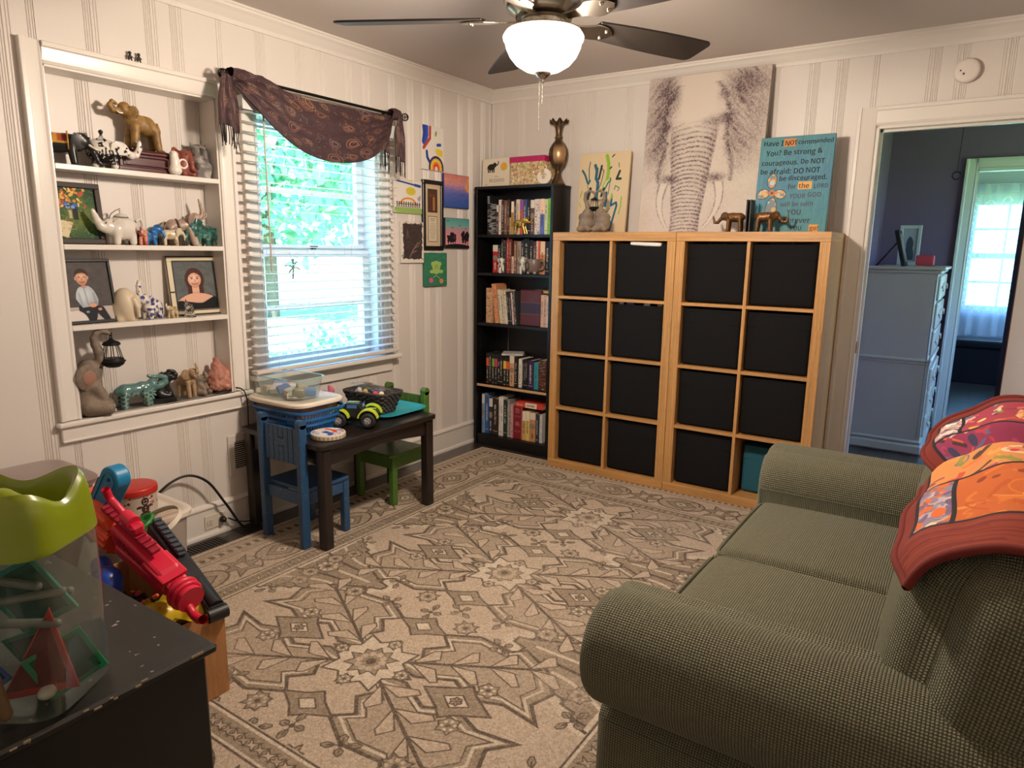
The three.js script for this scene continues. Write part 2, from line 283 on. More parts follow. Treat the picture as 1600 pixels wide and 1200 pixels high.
// (after the turn: width along x, length along y, face towards -z) -> mappings
function casingOn(plane, u0, v0, w, L, dir) { // dir: 'l' the thick edge towards smaller u, 'r' towards larger u, 't' a head piece running along u with thick edge up
  const g = casing(w, L), p = g.attributes.position;
  for (let i = 0; i < p.count; i++) {
    const a = p.getX(i), l = p.getY(i) + L / 2, o = -p.getZ(i);
    const [u, v] = dir === 't' ? [u0 + l, v0 + a] : dir === 'r' ? [u0 + a, v0 + l] : [u0 - a, v0 + l];
    plane === 'x' ? p.setXYZ(i, o, v, u) : p.setXYZ(i, u, v, o);
  }
  g.computeVertexNormals(); return g;
}
{ // the niche
  const n = thing('built_in_shelves', 'white built-in wall niche with three shelves full of elephant figurines', 'shelf', [0, 0, 0]);
  const cw = 0.077;
  part('casing', [casingOn('x', NI.z1, NI.y0 + 0.004, cw, NI.y1 - NI.y0 + cw - 0.004, 'r'), casingOn('x', NI.z0, NI.y0 + 0.004, cw, NI.y1 - NI.y0 + cw - 0.004, 'l'), casingOn('x', NI.z0, NI.y1, cw, NI.z1 - NI.z0, 't')], trimPaint, n);
  for (const z of [NI.z0, NI.z1]) part('side_panel', box2(-NI.d, 0.004, NI.y0, NI.y1, z - (z === NI.z0 ? 0.001 : 0.008), z + (z === NI.z0 ? 0.008 : 0.001)), trimPaint, n);
  part('top_panel', box2(-NI.d, 0.004, NI.y1 - 0.008, NI.y1 + 0.001, NI.z0, NI.z1), trimPaint, n);
  for (const y of [1.69, 1.386, 1.066]) part('shelf', bx(NI.d + 0.006, 0.021, NI.z1 - NI.z0 - 0.016, -NI.d / 2 + 0.003, y - 0.0105, (NI.z0 + NI.z1) / 2, 0.002), trimPaint, n);
  part('sill', [bx(NI.d + 0.034, 0.022, NI.z1 - NI.z0 + 0.002, -NI.d / 2 + 0.017, NI.y0 - 0.011, (NI.z0 + NI.z1) / 2, 0.005), bx(0.034, 0.022, NI.z1 - NI.z0 + 2 * cw + 0.03, 0.0185, NI.y0 - 0.011, (NI.z0 + NI.z1) / 2, 0.006)], trimPaint, n);
  part('apron', [bx(0.017, 0.058, NI.z1 - NI.z0 + 2 * cw, 0.0095, NI.y0 - 0.052, (NI.z0 + NI.z1) / 2, 0.003), bx(0.022, 0.01, NI.z1 - NI.z0 + 2 * cw, 0.012, NI.y0 - 0.08, (NI.z0 + NI.z1) / 2, 0.003)], trimPaint, n);
}
{ // the window: two sashes of two panes each
  const w = sgroup('window_1', 'white double hung window with horizontally divided sashes'), z0 = WI.z0, z1 = WI.z1, cw = 0.08, zm = (z0 + z1) / 2, white = M('#d9dde0', 0.35);
  part('casing', [casingOn('x', z1, WI.y0, cw, WI.y1 - WI.y0 + cw, 'r'), casingOn('x', z0, WI.y0, cw, WI.y1 - WI.y0 + cw, 'l'), casingOn('x', z0, WI.y1, cw, z1 - z0, 't')], trimPaint, w);
  part('jamb', [box2(-0.17, 0, WI.y0, WI.y1, z0 - 0.001, z0 + 0.02), box2(-0.17, 0, WI.y0, WI.y1, z1 - 0.02, z1 + 0.001), box2(-0.17, 0, WI.y1 - 0.02, WI.y1 + 0.001, z0, z1), box2(-0.19, 0, WI.y0 - 0.02, WI.y0 + 0.012, z0, z1)], white, w);
  part('stool', bx(0.09, 0.026, z1 - z0 + 2 * cw + 0.06, 0.03, WI.y0 - 0.013, zm, 0.006), trimPaint, w);
  part('apron', bx(0.018, 0.08, z1 - z0 + 2 * cw, 0.01, WI.y0 - 0.068, zm, 0.004), trimPaint, w);
  for (const [ya, yb, x] of [[1.35, WI.y1 - 0.02, -0.12], [WI.y0 + 0.012, 1.375, -0.085]]) {
    const a = z0 + 0.02, b = z1 - 0.02, s = 0.045, m = (ya + yb) / 2;
    const f = part('sash', [box2(x - 0.016, x + 0.016, ya, yb, a, a + s), box2(x - 0.016, x + 0.016, ya, yb, b - s, b), box2(x - 0.0155, x + 0.0155, ya, ya + 0.05, a + s, b - s), box2(x - 0.0155, x + 0.0155, yb - 0.04, yb, a + s, b - s), box2(x - 0.012, x + 0.012, m - 0.012, m + 0.012, a + s, b - s)], white, w);
    for (const [p, q] of [[ya + 0.05, m - 0.012], [m + 0.012, yb - 0.04]]) part('pane', box2(x - 0.002, x + 0.002, p - 0.004, q + 0.004, a + s - 0.004, b - s + 0.004).translate(0, 0, 0), glassMat, f);
  }
  part('sash_lock', [cyl(0.012, 0.014, 0.012, -0.09, 1.381, zm, 14), bx(0.012, 0.008, 0.05, -0.085, 1.391, zm, 0.003)], M('#3c3a36', 0.4, { metalness: 0.8 }), w);
}
// floor: a slab with dark planks where it shows
{
  const fl = structure('floor', [box2(-0.17, RX + 0.12, -0.3, -0.004, -0.12, RZ + 0.12), box2(2.0, 4.8, -0.3, -0.004, -5.7, -0.12)], M('#2d2723', 0.5), 'dark brown wood plank floor');
  const pm = [0, 1, 2, 3].map((k) => M('#ffffff', 0.3, { clearcoat: 0.5, clearcoatRoughness: 0.2, map: pixelTex(128, 512, (x, y) => { const n = fbm(x * 0.12 + k * 9, y * 0.008, k), g = fbm(x * 0.5, y * 0.02 + k, 3); return [50, 43, 39].map((c, i) => c * (0.55 + 0.7 * n + 0.35 * g) * (1 + (k - 1.5) * 0.07)); }, [6, 1]) }));
  const W = 0.152;
  const plank = (x0, x1, z0, z1, k) => part('plank', bx(x1 - x0 - 0.0015, 0.008, z1 - z0 - 0.0015, (x0 + x1) / 2, -0.004, (z0 + z1) / 2, 0.0012), pm[k % 4], fl);
  let k = 0;
  const run = (xa, xb, za, zb) => { for (let x = xa; x < xb - 0.01; x += W) { let z = za - rnd(0.9); while (z < zb) { const e = z + 1.22, p = Math.max(z, za), q = Math.min(e, zb); if (q - p > 0.03) plank(x, Math.min(x + W, xb), p, q, (k += 1 + (rnd() > 0.5))); z = e; } } };
  run(0, 0.456, 0, 4.5); run(0.456, 2.43, 0, 0.5); run(2.25, 4.7, -5.5, 0); run(2.43, RX, 0, 1.2);
}
// the hall beyond the doorway and the room beyond that
{
  const w1 = structure('wall_hall_left', box2(2.05, 2.25, -0.3, H + 0.1, -5.7, -0.12), hallPaint, 'dusky purple-grey hall wall');
  structure('wall_hall_far', [box2(2.25, 2.854, 0, H, -2.5, -2.4), box2(2.854, 3.62, 2.044, H, -2.5, -2.4), box2(3.62, 4.6, 0, H, -2.5, -2.4)], hallPaint, 'dusky purple-grey wall with the second doorway');
  const SW = [[-2.1, -0.6], [-5.1, -3.1]];
  structure('wall_hall_right', [box2(4.6, 4.8, -0.3, 0.7, -5.7, -0.12), box2(4.6, 4.8, 2.1, H + 0.1, -5.7, -0.12), box2(4.6, 4.8, 0.7, 2.1, -5.7, -5.1), box2(4.6, 4.8, 0.7, 2.1, -3.1, -2.1), box2(4.6, 4.8, 0.7, 2.1, -0.6, -0.12)], hallPaint);
  for (const [za, zb] of SW) { const q = sgroup('window_3', 'side window that lights the rooms beyond the doorway'); part('sash', [box2(4.68, 4.71, 0.7, 2.1, za, za + 0.05), box2(4.68, 4.71, 0.7, 2.1, zb - 0.05, zb), box2(4.68, 4.71, 0.7, 0.76, za + 0.05, zb - 0.05), box2(4.68, 4.71, 2.04, 2.1, za + 0.05, zb - 0.05), box2(4.68, 4.71, 1.38, 1.42, za + 0.05, zb - 0.05)], M('#e0e4e6', 0.4), q); }
  structure('wall_hall_near', box2(RX + 0.12, 4.8, -0.3, H + 0.1, -0.12, 0), hallPaint);
  const FW = { x0: 2.80, x1: 3.85, y0: 0.78, y1: 2.02 };
  structure('wall_far', [box2(2.05, FW.x0, -0.3, H + 0.1, -5.7, -5.55), box2(FW.x1, 4.8, -0.3, H + 0.1, -5.7, -5.55), box2(FW.x0, FW.x1, -0.3, FW.y0, -5.7, -5.55), box2(FW.x0, FW.x1, FW.y1, H + 0.1, -5.7, -5.55)], M('#c9cfd6', 0.7));
  const w = sgroup('window_2', 'white far room window with a grid of panes behind lace'), white = M('#e4e8ea', 0.4), xm = (FW.x0 + FW.x1) / 2;
  part('casing', [box2(FW.x0 - 0.08, FW.x0, FW.y0, FW.y1 + 0.08, -5.55, -5.53), box2(FW.x1, FW.x1 + 0.08, FW.y0, FW.y1 + 0.08, -5.55, -5.53), box2(FW.x0, FW.x1, FW.y1, FW.y1 + 0.08, -5.55, -5.53), box2(FW.x0 - 0.1, FW.x1 + 0.1, FW.y0 - 0.03, FW.y0, -5.55, -5.49)], white, w);
  for (const [ya, yb, z] of [[1.38, FW.y1, -5.65], [FW.y0, 1.42, -5.62]]) {
    const a = FW.x0, b = FW.x1, L = [box2(a, a + 0.05, ya, yb, z - 0.015, z + 0.015), box2(b - 0.05, b, ya, yb, z - 0.015, z + 0.015), box2(a + 0.05, b - 0.05, ya, ya + 0.05, z - 0.0145, z + 0.0145), box2(a + 0.05, b - 0.05, yb - 0.05, yb, z - 0.0145, z + 0.0145)];
    for (const t of [1 / 3, 2 / 3]) L.push(box2(mix(a, b, t) - 0.01, mix(a, b, t) + 0.01, ya + 0.05, yb - 0.05, z - 0.01, z + 0.01)); L.push(box2(a + 0.05, b - 0.05, (ya + yb) / 2 - 0.012, (ya + yb) / 2 + 0.012, z - 0.0095, z + 0.0095));
    const f = part('sash', L, white, w); part('pane', box2(a + 0.04, b - 0.04, ya + 0.04, yb - 0.04, z - 0.002, z + 0.002), glassMat, f);
  }
  structure('baseboard_hall', [box2(2.25, 2.774, 0, 0.12, -2.4, -2.386), box2(2.25, 2.264, 0, 0.12, -2.4, -0.12)], trimPaint);
  structure('trim_3', [casingOn('z', 2.854, 0, 0.08, 2.124, 'l'), casingOn('z', 3.62, 0, 0.08, 2.124, 'r'), casingOn('z', 2.854, 2.044, 0.08, 0.766, 't')].map((g) => g.translate(0, 0, -2.4)).concat([box2(2.85, 2.866, 0, 2.044, -2.5, -2.4), box2(3.61, 3.624, 0, 2.044, -2.5, -2.4), box2(2.85, 3.624, 2.03, 2.05, -2.5, -2.4)]), trimPaint, 'white casing round the second doorway');
}
{ // doorway casing and jambs, and the door leaf swung into the room
  structure('trim_4', [casingOn('z', DO.x0, 0, 0.09, DO.y1 + 0.09, 'l'), casingOn('z', DO.x1, 0, 0.09, DO.y1 + 0.09, 'r'), casingOn('z', DO.x0, DO.y1, 0.09, DO.x1 - DO.x0, 't'),
    box2(DO.x0 - 0.002, DO.x0 + 0.016, 0, DO.y1, -0.125, 0.004), box2(DO.x1 - 0.016, DO.x1 + 0.002, 0, DO.y1, -0.125, 0.004), box2(DO.x0, DO.x1, DO.y1 - 0.016, DO.y1 + 0.002, -0.125, 0.004), box2(DO.x0 + 0.016, DO.x0 + 0.028, 0, DO.y1 - 0.016, -0.07, -0.04), box2(DO.x0 + 0.016, DO.x1 - 0.016, DO.y1 - 0.028, DO.y1 - 0.016, -0.07, -0.04)], trimPaint, 'white moulded casing round the doorway');
  part('strike_plate', [box2(DO.x0 + 0.0155, DO.x0 + 0.018, 0.86, 0.925, -0.035, -0.005), box2(DO.x0 + 0.0165, DO.x0 + 0.019, 0.88, 0.905, -0.027, -0.014)], M('#7a6a4c', 0.4, { metalness: 0.9 }), scene.getObjectByName('trim_4'));
  const d = thing("door_1", 'beige painted door leaf swung open into the room beside the sofa', 'door', [3.133, 0, 0.012], 0);
  d.userData.kind = 'structure';
  const L = 0.64, paint = M('#cfc3b4', 0.45), hinge = -1.2;
  const P = (g) => g.rotateY(hinge);
  part('leaf', [bx(L - 0.004, 2.0, 0.034, L / 2 + 0.004, 1.01, 0.0, 0.002), bx(0.4, 0.62, 0.04, L / 2, 1.55, 0, 0.008), bx(0.4, 0.62, 0.04, L / 2, 0.6, 0, 0.008)].map(P), paint, d);
  part('hinge_edge', P(bx(0.003, 2.0, 0.035, 0.0015, 1.01, 0, 0.0008)), M('#6a4526', 0.6), d, 'brown unpainted hinge edge');
  for (const s of [-1, 1]) part('knob', P(mg([cyl(0.026, 0.026, 0.006, 0, 0, 0, 20).rotateX(PI / 2).translate(L - 0.06, 0.93, s * 0.02), cyl(0.009, 0.012, 0.03, 0, 0, 0, 12).rotateX(PI / 2).translate(L - 0.06, 0.93, s * 0.035), ball(0.026, L - 0.06, 0.93, s * 0.058, 18, [1, 1, 0.8])])), M('#1d1a18', 0.3, { metalness: 0.7 }), d, 'black door knob');
}
{ // a brown wooden door standing ajar in the second doorway
  const d = thing('door_2', 'dark brown wooden door ajar in the second doorway, seen past the beige door', 'door', [3.60, 0, -2.52]); d.userData.kind = 'structure';
  const R = (g) => g.rotateY(2.2), L = 0.68, wood = M('#4f3320', 0.5, { map: pixelTex(64, 256, (x, y) => 170 + 80 * fbm(x * 0.25, y * 0.02)) });
  part('leaf', R(bx(L, 2.0, 0.036, L / 2, 1.01, 0, 0.002)), wood, d); for (const y of [0.55, 1.5]) part('raised_panel', R(bx(L - 0.22, 0.7, 0.044, L / 2, y, 0, 0.008)), wood, d);
}
// outdoors
{
  const gm = M('#ffffff', 0.95, { map: pixelTex(256, 256, (x, y) => { const n = fbm(x * 0.06, y * 0.06), g = noise(x * 0.7, y * 0.7, 4); return [105 + 60 * n + 20 * g, 135 + 50 * n + 25 * g, 75 + 40 * n]; }, [0.25, 0.25]) });
  const g = single('lawn', 'sunny green lawn outside the window', 'lawn', boxUV(box2(-60, 60, -1.0, -0.45, -60, 60).toNonIndexed()), gm); g.userData.kind = 'structure';
  const dr = structure('driveway', box2(-9.5, -5.4, -0.5, -0.43, -30, 12), M('#c9c4ba', 0.9), 'pale concrete drive across the lawn');
  const leafG = (() => { const s = new THREE.Shape(); s.moveTo(0, 0); s.quadraticCurveTo(0.5, 0.4, 0, 1); s.quadraticCurveTo(-0.5, 0.4, 0, 0); return new THREE.ShapeGeometry(s, 3); })();
  const leafM = M('#84bd92', 0.7, { transmission: 0.35, thickness: 0 });
  const foliage = (parent, list, size) => {
    const im = new THREE.InstancedMesh(leafG, leafM, list.length), m = new THREE.Matrix4(), q = new THREE.Quaternion(), c = new THREE.Color();
    list.forEach((p, i) => { q.setFromEuler(new THREE.Euler(rnd(6.3), rnd(6.3), rnd(6.3))); const s = size * rnd(0.7, 1.3); im.setMatrixAt(i, m.compose(V(...p), q, V(s, s, s))); im.setColorAt(i, c.setRGB(rnd(0.7, 1.2), rnd(0.8, 1.15), rnd(0.7, 1.1))); });
    im.name = numbered('foliage'); im.userData.kind = 'stuff'; sh(im); parent.add(im);
  };
  const sph = (n, cx, cy, cz, R, ry) => { const L = []; for (let i = 0; i < n; i++) { const a = rnd(6.283), u = rnd(-1, 1), r = R * Math.pow(rnd(), 0.33) * (0.8 + 0.4 * noise(Math.cos(a) * 2, u * 2, Math.sin(a) * 2)), s = Math.sqrt(1 - u * u); L.push([cx + r * s * Math.cos(a), cy + u * r * ry, cz + r * s * Math.sin(a)]); } return L; };
  for (const [x, z, h, R, lab] of [[-12.5, -7.5, 5.2, 3.4, 'leafy tree across the drive, straight beyond the window'], [-13, -13.5, 6, 3.8, 'tall leafy tree farther back to the right outside the window'], [-15.5, -2.5, 5.5, 3.6, 'leafy tree outside at the left edge of the window'], [-1.5, -32, 4.4, 3.6, 'leafy tree outside beyond the far room']]) {
    const t = thing('garden_tree', lab, 'tree', [x, -0.45, z]);
    part('trunk', [tube([[0, 0, 0], [0.05, h * 0.3, 0.05], [-0.05, h * 0.7, 0]], 0.16, 10, 8), tube([[0, h * 0.4, 0], [0.6, h * 0.6, 0.4], [1.1, h * 0.85, 0.5]], 0.07, 8, 6), tube([[0, h * 0.45, 0], [-0.7, h * 0.65, -0.3], [-1.2, h * 0.9, -0.6]], 0.07, 8, 6)], M('#6d5c4a', 0.9), t);
    foliage(t, sph(5200, 0, h * 0.85, 0, R, 0.85), 0.34);
  }
  for (const [x, z, lab] of [[-2.4, -0.6, 'green shrub low outside the window on the right'], [-2.6, 0.5, 'green shrub low outside the middle of the window'], [-2.3, -1.8, 'green shrub outside past the window corner']]) {
    const t = thing('garden_shrub', lab, 'shrub', [x, -0.45, z]);
    part('stem', [0, 1, 2, 3].map((k) => tube([[0, 0, 0], [0.12 * Math.cos(k * 1.6), 0.3, 0.12 * Math.sin(k * 1.6)], [0.3 * Math.cos(k * 1.6), 0.75, 0.3 * Math.sin(k * 1.6)]], 0.012, 6, 5)), M('#5c5138', 0.9), t);
    foliage(t, sph(900, 0, 0.62, 0, 0.55, 0.85), 0.1);
  }
}

// ---------- ceiling fan with its lamp ----------
const FX = 1.70, FZ = 2.07, FY = 2.125;
{
  const f = thing('ceiling_fan', 'brushed nickel ceiling fan with five dark blades and a glowing white glass bowl', 'ceiling fan', [FX, 0, FZ]);
  const nickel = M('#b9b2a6', 0.22, { metalness: 1 }), blade = M('#ffffff', 0.45, { map: pixelTex(64, 256, (x, y) => { const n = fbm(x * 0.3, y * 0.03); return [27, 23, 21].map((c) => c * (0.7 + 0.6 * n)); }) });
  part('canopy', lathe([[0.001, H], [0.075, H], [0.075, H - 0.012], [0.06, H - 0.05], [0.022, H - 0.065], [0.014, H - 0.07], [0.014, FY + 0.13], [0.001, FY + 0.13]]), nickel, f);
  part('motor_housing', lathe([[0.001, FY + 0.145], [0.05, FY + 0.14], [0.1, FY + 0.12], [0.128, FY + 0.085], [0.132, FY + 0.05], [0.12, FY + 0.025], [0.095, FY + 0.01], [0.09, FY - 0.005], [0.001, FY - 0.005]], 48), nickel, f);
  const vents = []; for (let i = 0; i < 20; i++) vents.push(bx(0.006, 0.026, 0.012, 0.122, FY + 0.1, 0, 0.002).rotateZ(0).rotateY(i * PI / 10)); part('vent_slot', vents, M('#2a2826', 0.5), f);
  [152, 224, 296, 8, 80].forEach((deg) => {
    const a = -deg * PI / 180, R = (g) => g.rotateY(a);
    const sh2 = new THREE.Shape(); sh2.moveTo(0.2, -0.05); sh2.quadraticCurveTo(0.45, -0.075, 0.66, -0.07); sh2.quadraticCurveTo(0.69, -0.068, 0.69, -0.04); sh2.lineTo(0.69, 0.04); sh2.quadraticCurveTo(0.69, 0.068, 0.66, 0.07); sh2.quadraticCurveTo(0.45, 0.075, 0.2, 0.05); sh2.quadraticCurveTo(0.185, 0, 0.2, -0.05);
    const b = part('blade', R(ext(sh2, 0.007, 0.002, 8).rotateX(-PI / 2).rotateX(-0.22).translate(0, FY, 0)), blade, f);
    b.geometry.attributes.uv && boxUV(b.geometry, 3);
    const iron = new THREE.Shape(); iron.moveTo(0.09, -0.018); iron.quadraticCurveTo(0.15, -0.012, 0.19, -0.045); iron.quadraticCurveTo(0.25, -0.05, 0.275, 0); iron.quadraticCurveTo(0.25, 0.05, 0.19, 0.045); iron.quadraticCurveTo(0.15, 0.012, 0.09, 0.018);
    part('blade_iron', [R(ext(iron, 0.006, 0.002, 8).rotateX(-PI / 2).rotateX(-0.22).translate(0, FY - 0.008, 0)), R(mg([0.02, -0.02].map((z) => ball(0.006, 0.24, FY - 0.012 + z * 0.22, z, 8))))], nickel, f);
  });
  part('switch_housing', lathe([[0.001, FY], [0.07, FY], [0.075, FY - 0.012], [0.066, FY - 0.03], [0.066, FY - 0.034], [0.001, FY - 0.034]], 40), nickel, f);
  part('fitter_pan', lathe([[0.001, FY - 0.03], [0.1, FY - 0.032], [0.124, FY - 0.038], [0.124, FY - 0.042], [0.001, FY - 0.04]], 48), nickel, f);
  const bowlP = [[0.118, FY - 0.042], [0.128, FY - 0.047], [0.133, FY - 0.056], [0.131, FY - 0.066], [0.126, FY - 0.072], [0.122, FY - 0.09], [0.11, FY - 0.115], [0.09, FY - 0.138], [0.06, FY - 0.156], [0.025, FY - 0.165], [0.001, FY - 0.166]];
  part('lamp_bowl', lathe(bowlP, 56), M('#fff6ea', 0.4, { emissive: new THREE.Color(1, 0.93, 0.84), emissiveIntensity: 1.6 }), f, 'glowing frosted white glass bowl');
  part('finial', lathe([[0.001, FY - 0.158], [0.026, FY - 0.16], [0.027, FY - 0.166], [0.02, FY - 0.176], [0.009, FY - 0.183], [0.006, FY - 0.186], [0.008, FY - 0.192], [0.001, FY - 0.198]], 24), nickel, f);
  for (const [dx, L] of [[-0.005, 0.155], [0.007, 0.075]]) { const c = []; for (let y = 0; y < L; y += 0.0042) c.push(ball(0.0016, dx, FY - 0.19 - y, 0.012, 6)); c.push(tube([[dx, FY - 0.178, 0.012], [dx, FY - 0.19 - L, 0.012]], 0.0006, 4, 4)); part('pull_chain', c, nickel, f); }
  const lamp = new THREE.PointLight(LAMP_COLOR, LAMP, 0, 2); lamp.position.set(0, FY - 0.105, 0); lamp.castShadow = true; lamp.shadow.radius = 5; f.add(lamp);
}

// ---------- rug ----------
{
  const x0 = 0.165, x1 = 2.655, z0 = 0.312, z1 = 3.53, W = 1584, Hh = 2048;
  const BG = '#c3af99', DK = '#57493d', MID = '#95846f', LT = '#d6c6b0', TAN = '#ad9a84', LW = 0.62;
  const art = canvasTex(W, Hh, (c) => {
    c.scale(W / (x1 - x0), Hh / (z1 - z0)); c.translate(-x0, -z0); // now in metres of the room
    c.fillStyle = BG; c.fillRect(x0, z0, 3, 4);
    c.lineJoin = 'miter'; c.lineCap = 'round';
    let sd = 5; const r = (a = 1) => { sd = (sd * 16807) % 2147483647; return (sd / 2147483647) * a; };
    const poly = (pts, fill, stroke, w) => { c.beginPath(); pts.forEach((p, i) => (i ? c.lineTo(...p) : c.moveTo(...p))); c.closePath(); if (fill) { c.fillStyle = fill; c.fill(); } if (stroke) { c.strokeStyle = stroke; c.lineWidth = w * LW; c.stroke(); } };
    const rect = (a, b, d, e, f, s, w) => poly([[a, b], [d, b], [d, e], [a, e]], f, s, w);
    const rosette = (x, y, s, n = 8, core = BG) => { const p = []; for (let i = 0; i < n * 2; i++) { const a = i * PI / n, q = s * (i % 2 ? 0.68 : 1) * (0.9 + r(0.2)); p.push([x + q * Math.cos(a), y + q * Math.sin(a)]); } poly(p, MID, DK, 0.008); c.fillStyle = core; for (let i = 0; i < n; i++) { const a = (i + 0.5) * 2 * PI / n; c.beginPath(); c.arc(x + s * 0.5 * Math.cos(a), y + s * 0.5 * Math.sin(a), s * 0.15, 0, 7); c.fill(); } c.beginPath(); c.arc(x, y, s * 0.2, 0, 7); c.fillStyle = DK; c.fill(); };
    const sprig = (x, y, s, a) => { c.save(); c.translate(x, y); c.rotate(a); c.strokeStyle = DK; c.lineWidth = 0.008; c.fillStyle = MID; for (const [dx, dy, w, h] of [[-s, 0, s * 0.5, s * 0.3], [s, 0, s * 0.5, s * 0.3], [0, -s * 0.7, s * 0.32, s * 0.42], [0, s * 0.7, s * 0.32, s * 0.42]]) { poly([[dx - w, dy - h * 0.4], [dx, dy - h], [dx + w, dy - h * 0.3], [dx + w * 0.8, dy + h * 0.5], [dx, dy + h], [dx - w * 0.9, dy + h * 0.4]], MID, DK, 0.007); } c.beginPath(); c.moveTo(-s, 0); c.lineTo(s, 0); c.moveTo(0, -s * 0.7); c.lineTo(0, s * 0.7); c.stroke(); c.fillStyle = DK; c.fillRect(-s * 0.2, -s * 0.2, s * 0.4, s * 0.4); c.restore(); };
    // borders
    const bz = (a, fill) => rect(x0 + a, z0 + a, x1 - a, z1 - a, fill);
    bz(0.02, LT); bz(0.028, MID); bz(0.045, BG); bz(0.055, TAN);
    for (let i = 0; i < 130; i++) for (const q of [0, 1]) { const t = i / 130, zz = mix(z0 + 0.09, z1 - 0.09, t), xx = mix(x0 + 0.09, x1 - 0.09, t); c.fillStyle = i % 2 ? DK : BG; c.beginPath(); c.arc(q ? x1 - 0.093 : x0 + 0.093, zz, 0.016, 0, 7); c.fill(); c.beginPath(); c.arc(xx, q ? z1 - 0.093 : z0 + 0.093, 0.016, 0, 7); c.fill(); }
    bz(0.13, LT); bz(0.138, DK); bz(0.144, BG);
    // main border: medallions and vines
    const side = (n, f) => { for (let i = 0; i < n; i++) f((i + 0.5) / n, i); };
    const bMot = (x, y, rot, i) => {
      c.save(); c.translate(x, y); if (rot) c.rotate(PI / 2);
      if (i % 2 === 0) { c.beginPath(); c.ellipse(0, 0, 0.085, 0.13, 0, 0, 7); c.fillStyle = TAN; c.fill(); c.strokeStyle = DK; c.lineWidth = 0.01; c.stroke(); poly([[0, -0.085], [0.045, -0.03], [0.06, 0], [0.045, 0.03], [0, 0.085], [-0.045, 0.03], [-0.06, 0], [-0.045, -0.03]], MID, DK, 0.01); poly([[0, -0.04], [0.03, 0], [0, 0.04], [-0.03, 0]], LT, DK, 0.008); c.fillStyle = DK; c.fillRect(-0.008, -0.01, 0.016, 0.02); }
      else { poly([[-0.08, -0.07], [-0.02, -0.03], [0, -0.1], [0.03, -0.03], [0.08, -0.05], [0.05, 0.01], [0.085, 0.07], [0.02, 0.04], [0, 0.1], [-0.03, 0.04], [-0.085, 0.05], [-0.05, 0]], MID, DK, 0.011); poly([[-0.03, -0.02], [0.03, -0.02], [0.03, 0.025], [-0.03, 0.025]], BG, DK, 0.007); }
      c.strokeStyle = DK; c.lineWidth = 0.008; c.beginPath(); c.moveTo(-0.02, 0.12); c.quadraticCurveTo(-0.12, 0.15, -0.03, 0.2); c.moveTo(0.03, 0.13); c.quadraticCurveTo(0.1, 0.16, 0.05, 0.2); c.stroke(); c.restore();
    };
    side(14, (t, i) => { for (const x of [x0 + 0.265, x1 - 0.265]) bMot(x, mix(z0 + 0.15, z1 - 0.15, t), 0, i); });
    side(10, (t, i) => { for (const z of [z0 + 0.265, z1 - 0.265]) if (i > 0 && i < 9) bMot(mix(x0 + 0.15, x1 - 0.15, t), z, 1, i); });
    const inner = (a, f, s, w) => rect(x0 + a, z0 + a, x1 - a, z1 - a, f, s, w);
    for (const [a, b, f] of [[0.37, 0.378, DK], [0.378, 0.386, LT], [0.386, 0.455, MID], [0.455, 0.465, LT], [0.465, 0.472, DK]]) { c.fillStyle = f; c.beginPath(); c.rect(x0 + a, z0 + a, x1 - x0 - 2 * a, z1 - z0 - 2 * a); c.rect(x0 + b, z0 + b, x1 - x0 - 2 * b, z1 - z0 - 2 * b); c.fill('evenodd'); }
    for (let i = 0; i < 46; i++) for (const q of [0, 1]) { const t = (i + 0.5) / 46; for (const [x, y] of [[q ? x1 - 0.42 : x0 + 0.42, mix(z0 + 0.4, z1 - 0.4, t)], [mix(x0 + 0.4, x1 - 0.4, t), q ? z1 - 0.42 : z0 + 0.42]]) { poly([[x - 0.02, y - 0.018], [x, y - 0.006], [x + 0.02, y - 0.02], [x + 0.012, y], [x + 0.022, y + 0.018], [x, y + 0.008], [x - 0.022, y + 0.016], [x - 0.01, y]], i % 2 ? BG : TAN, DK, 0.006); } }
    void inner;
    const fx0 = x0 + 0.475, fx1 = x1 - 0.475, fz0 = z0 + 0.475, fz1 = z1 - 0.475, cx = (fx0 + fx1) / 2;
    c.save(); c.beginPath(); c.rect(fx0, fz0, fx1 - fx0, fz1 - fz0); c.clip();
    c.fillStyle = BG; c.fillRect(fx0, fz0, 3, 4);
    // stepped spandrels along both long sides between the medallions
    for (const zc of [1.06, 2.23, 1.06 - 1.2, 2.23 + 1.2]) void zc;
    const step = (sx, x, zc, half, depth) => { const p = [[x, zc - half]]; const n = 9; for (let i = 0; i < n; i++) { p.push([x + sx * depth * i / n, zc - half + half * (i + 0.15) / n], [x + sx * depth * (i + 1) / n, zc - half + half * (i + 0.55) / n]); } for (let i = n; i > 0; i--) p.push([x + sx * depth * i / n, zc + half - half * (i - 0.45) / n], [x + sx * depth * (i - 1) / n, zc + half - half * (i - 0.85) / n]); p.push([x, zc + half]);
      poly(p, MID, LT, 0.05); c.strokeStyle = DK; c.lineWidth = 0.012; c.beginPath(); p.forEach((q, i) => (i ? c.lineTo(q[0] - sx * 0.03, q[1]) : c.moveTo(...q))); c.stroke();
      c.strokeStyle = LT; for (let k = 0; k < 5; k++) { const X = x + sx * depth * 0.3, Z = zc + (k - 2) * half * 0.16; c.lineWidth = 0.014; c.strokeStyle = k % 2 ? DK : LT; c.beginPath(); c.moveTo(x, zc + (k - 2) * half * 0.3); c.quadraticCurveTo(X, Z, x + sx * depth * (0.75 - Math.abs(k - 2) * 0.13), Z); c.stroke(); }
      rosette(x + sx * 0.1, zc, 0.07, 8, LT); rosette(x + sx * 0.1, zc - half * 0.5, 0.045, 6); rosette(x + sx * 0.1, zc + half * 0.5, 0.045, 6); };
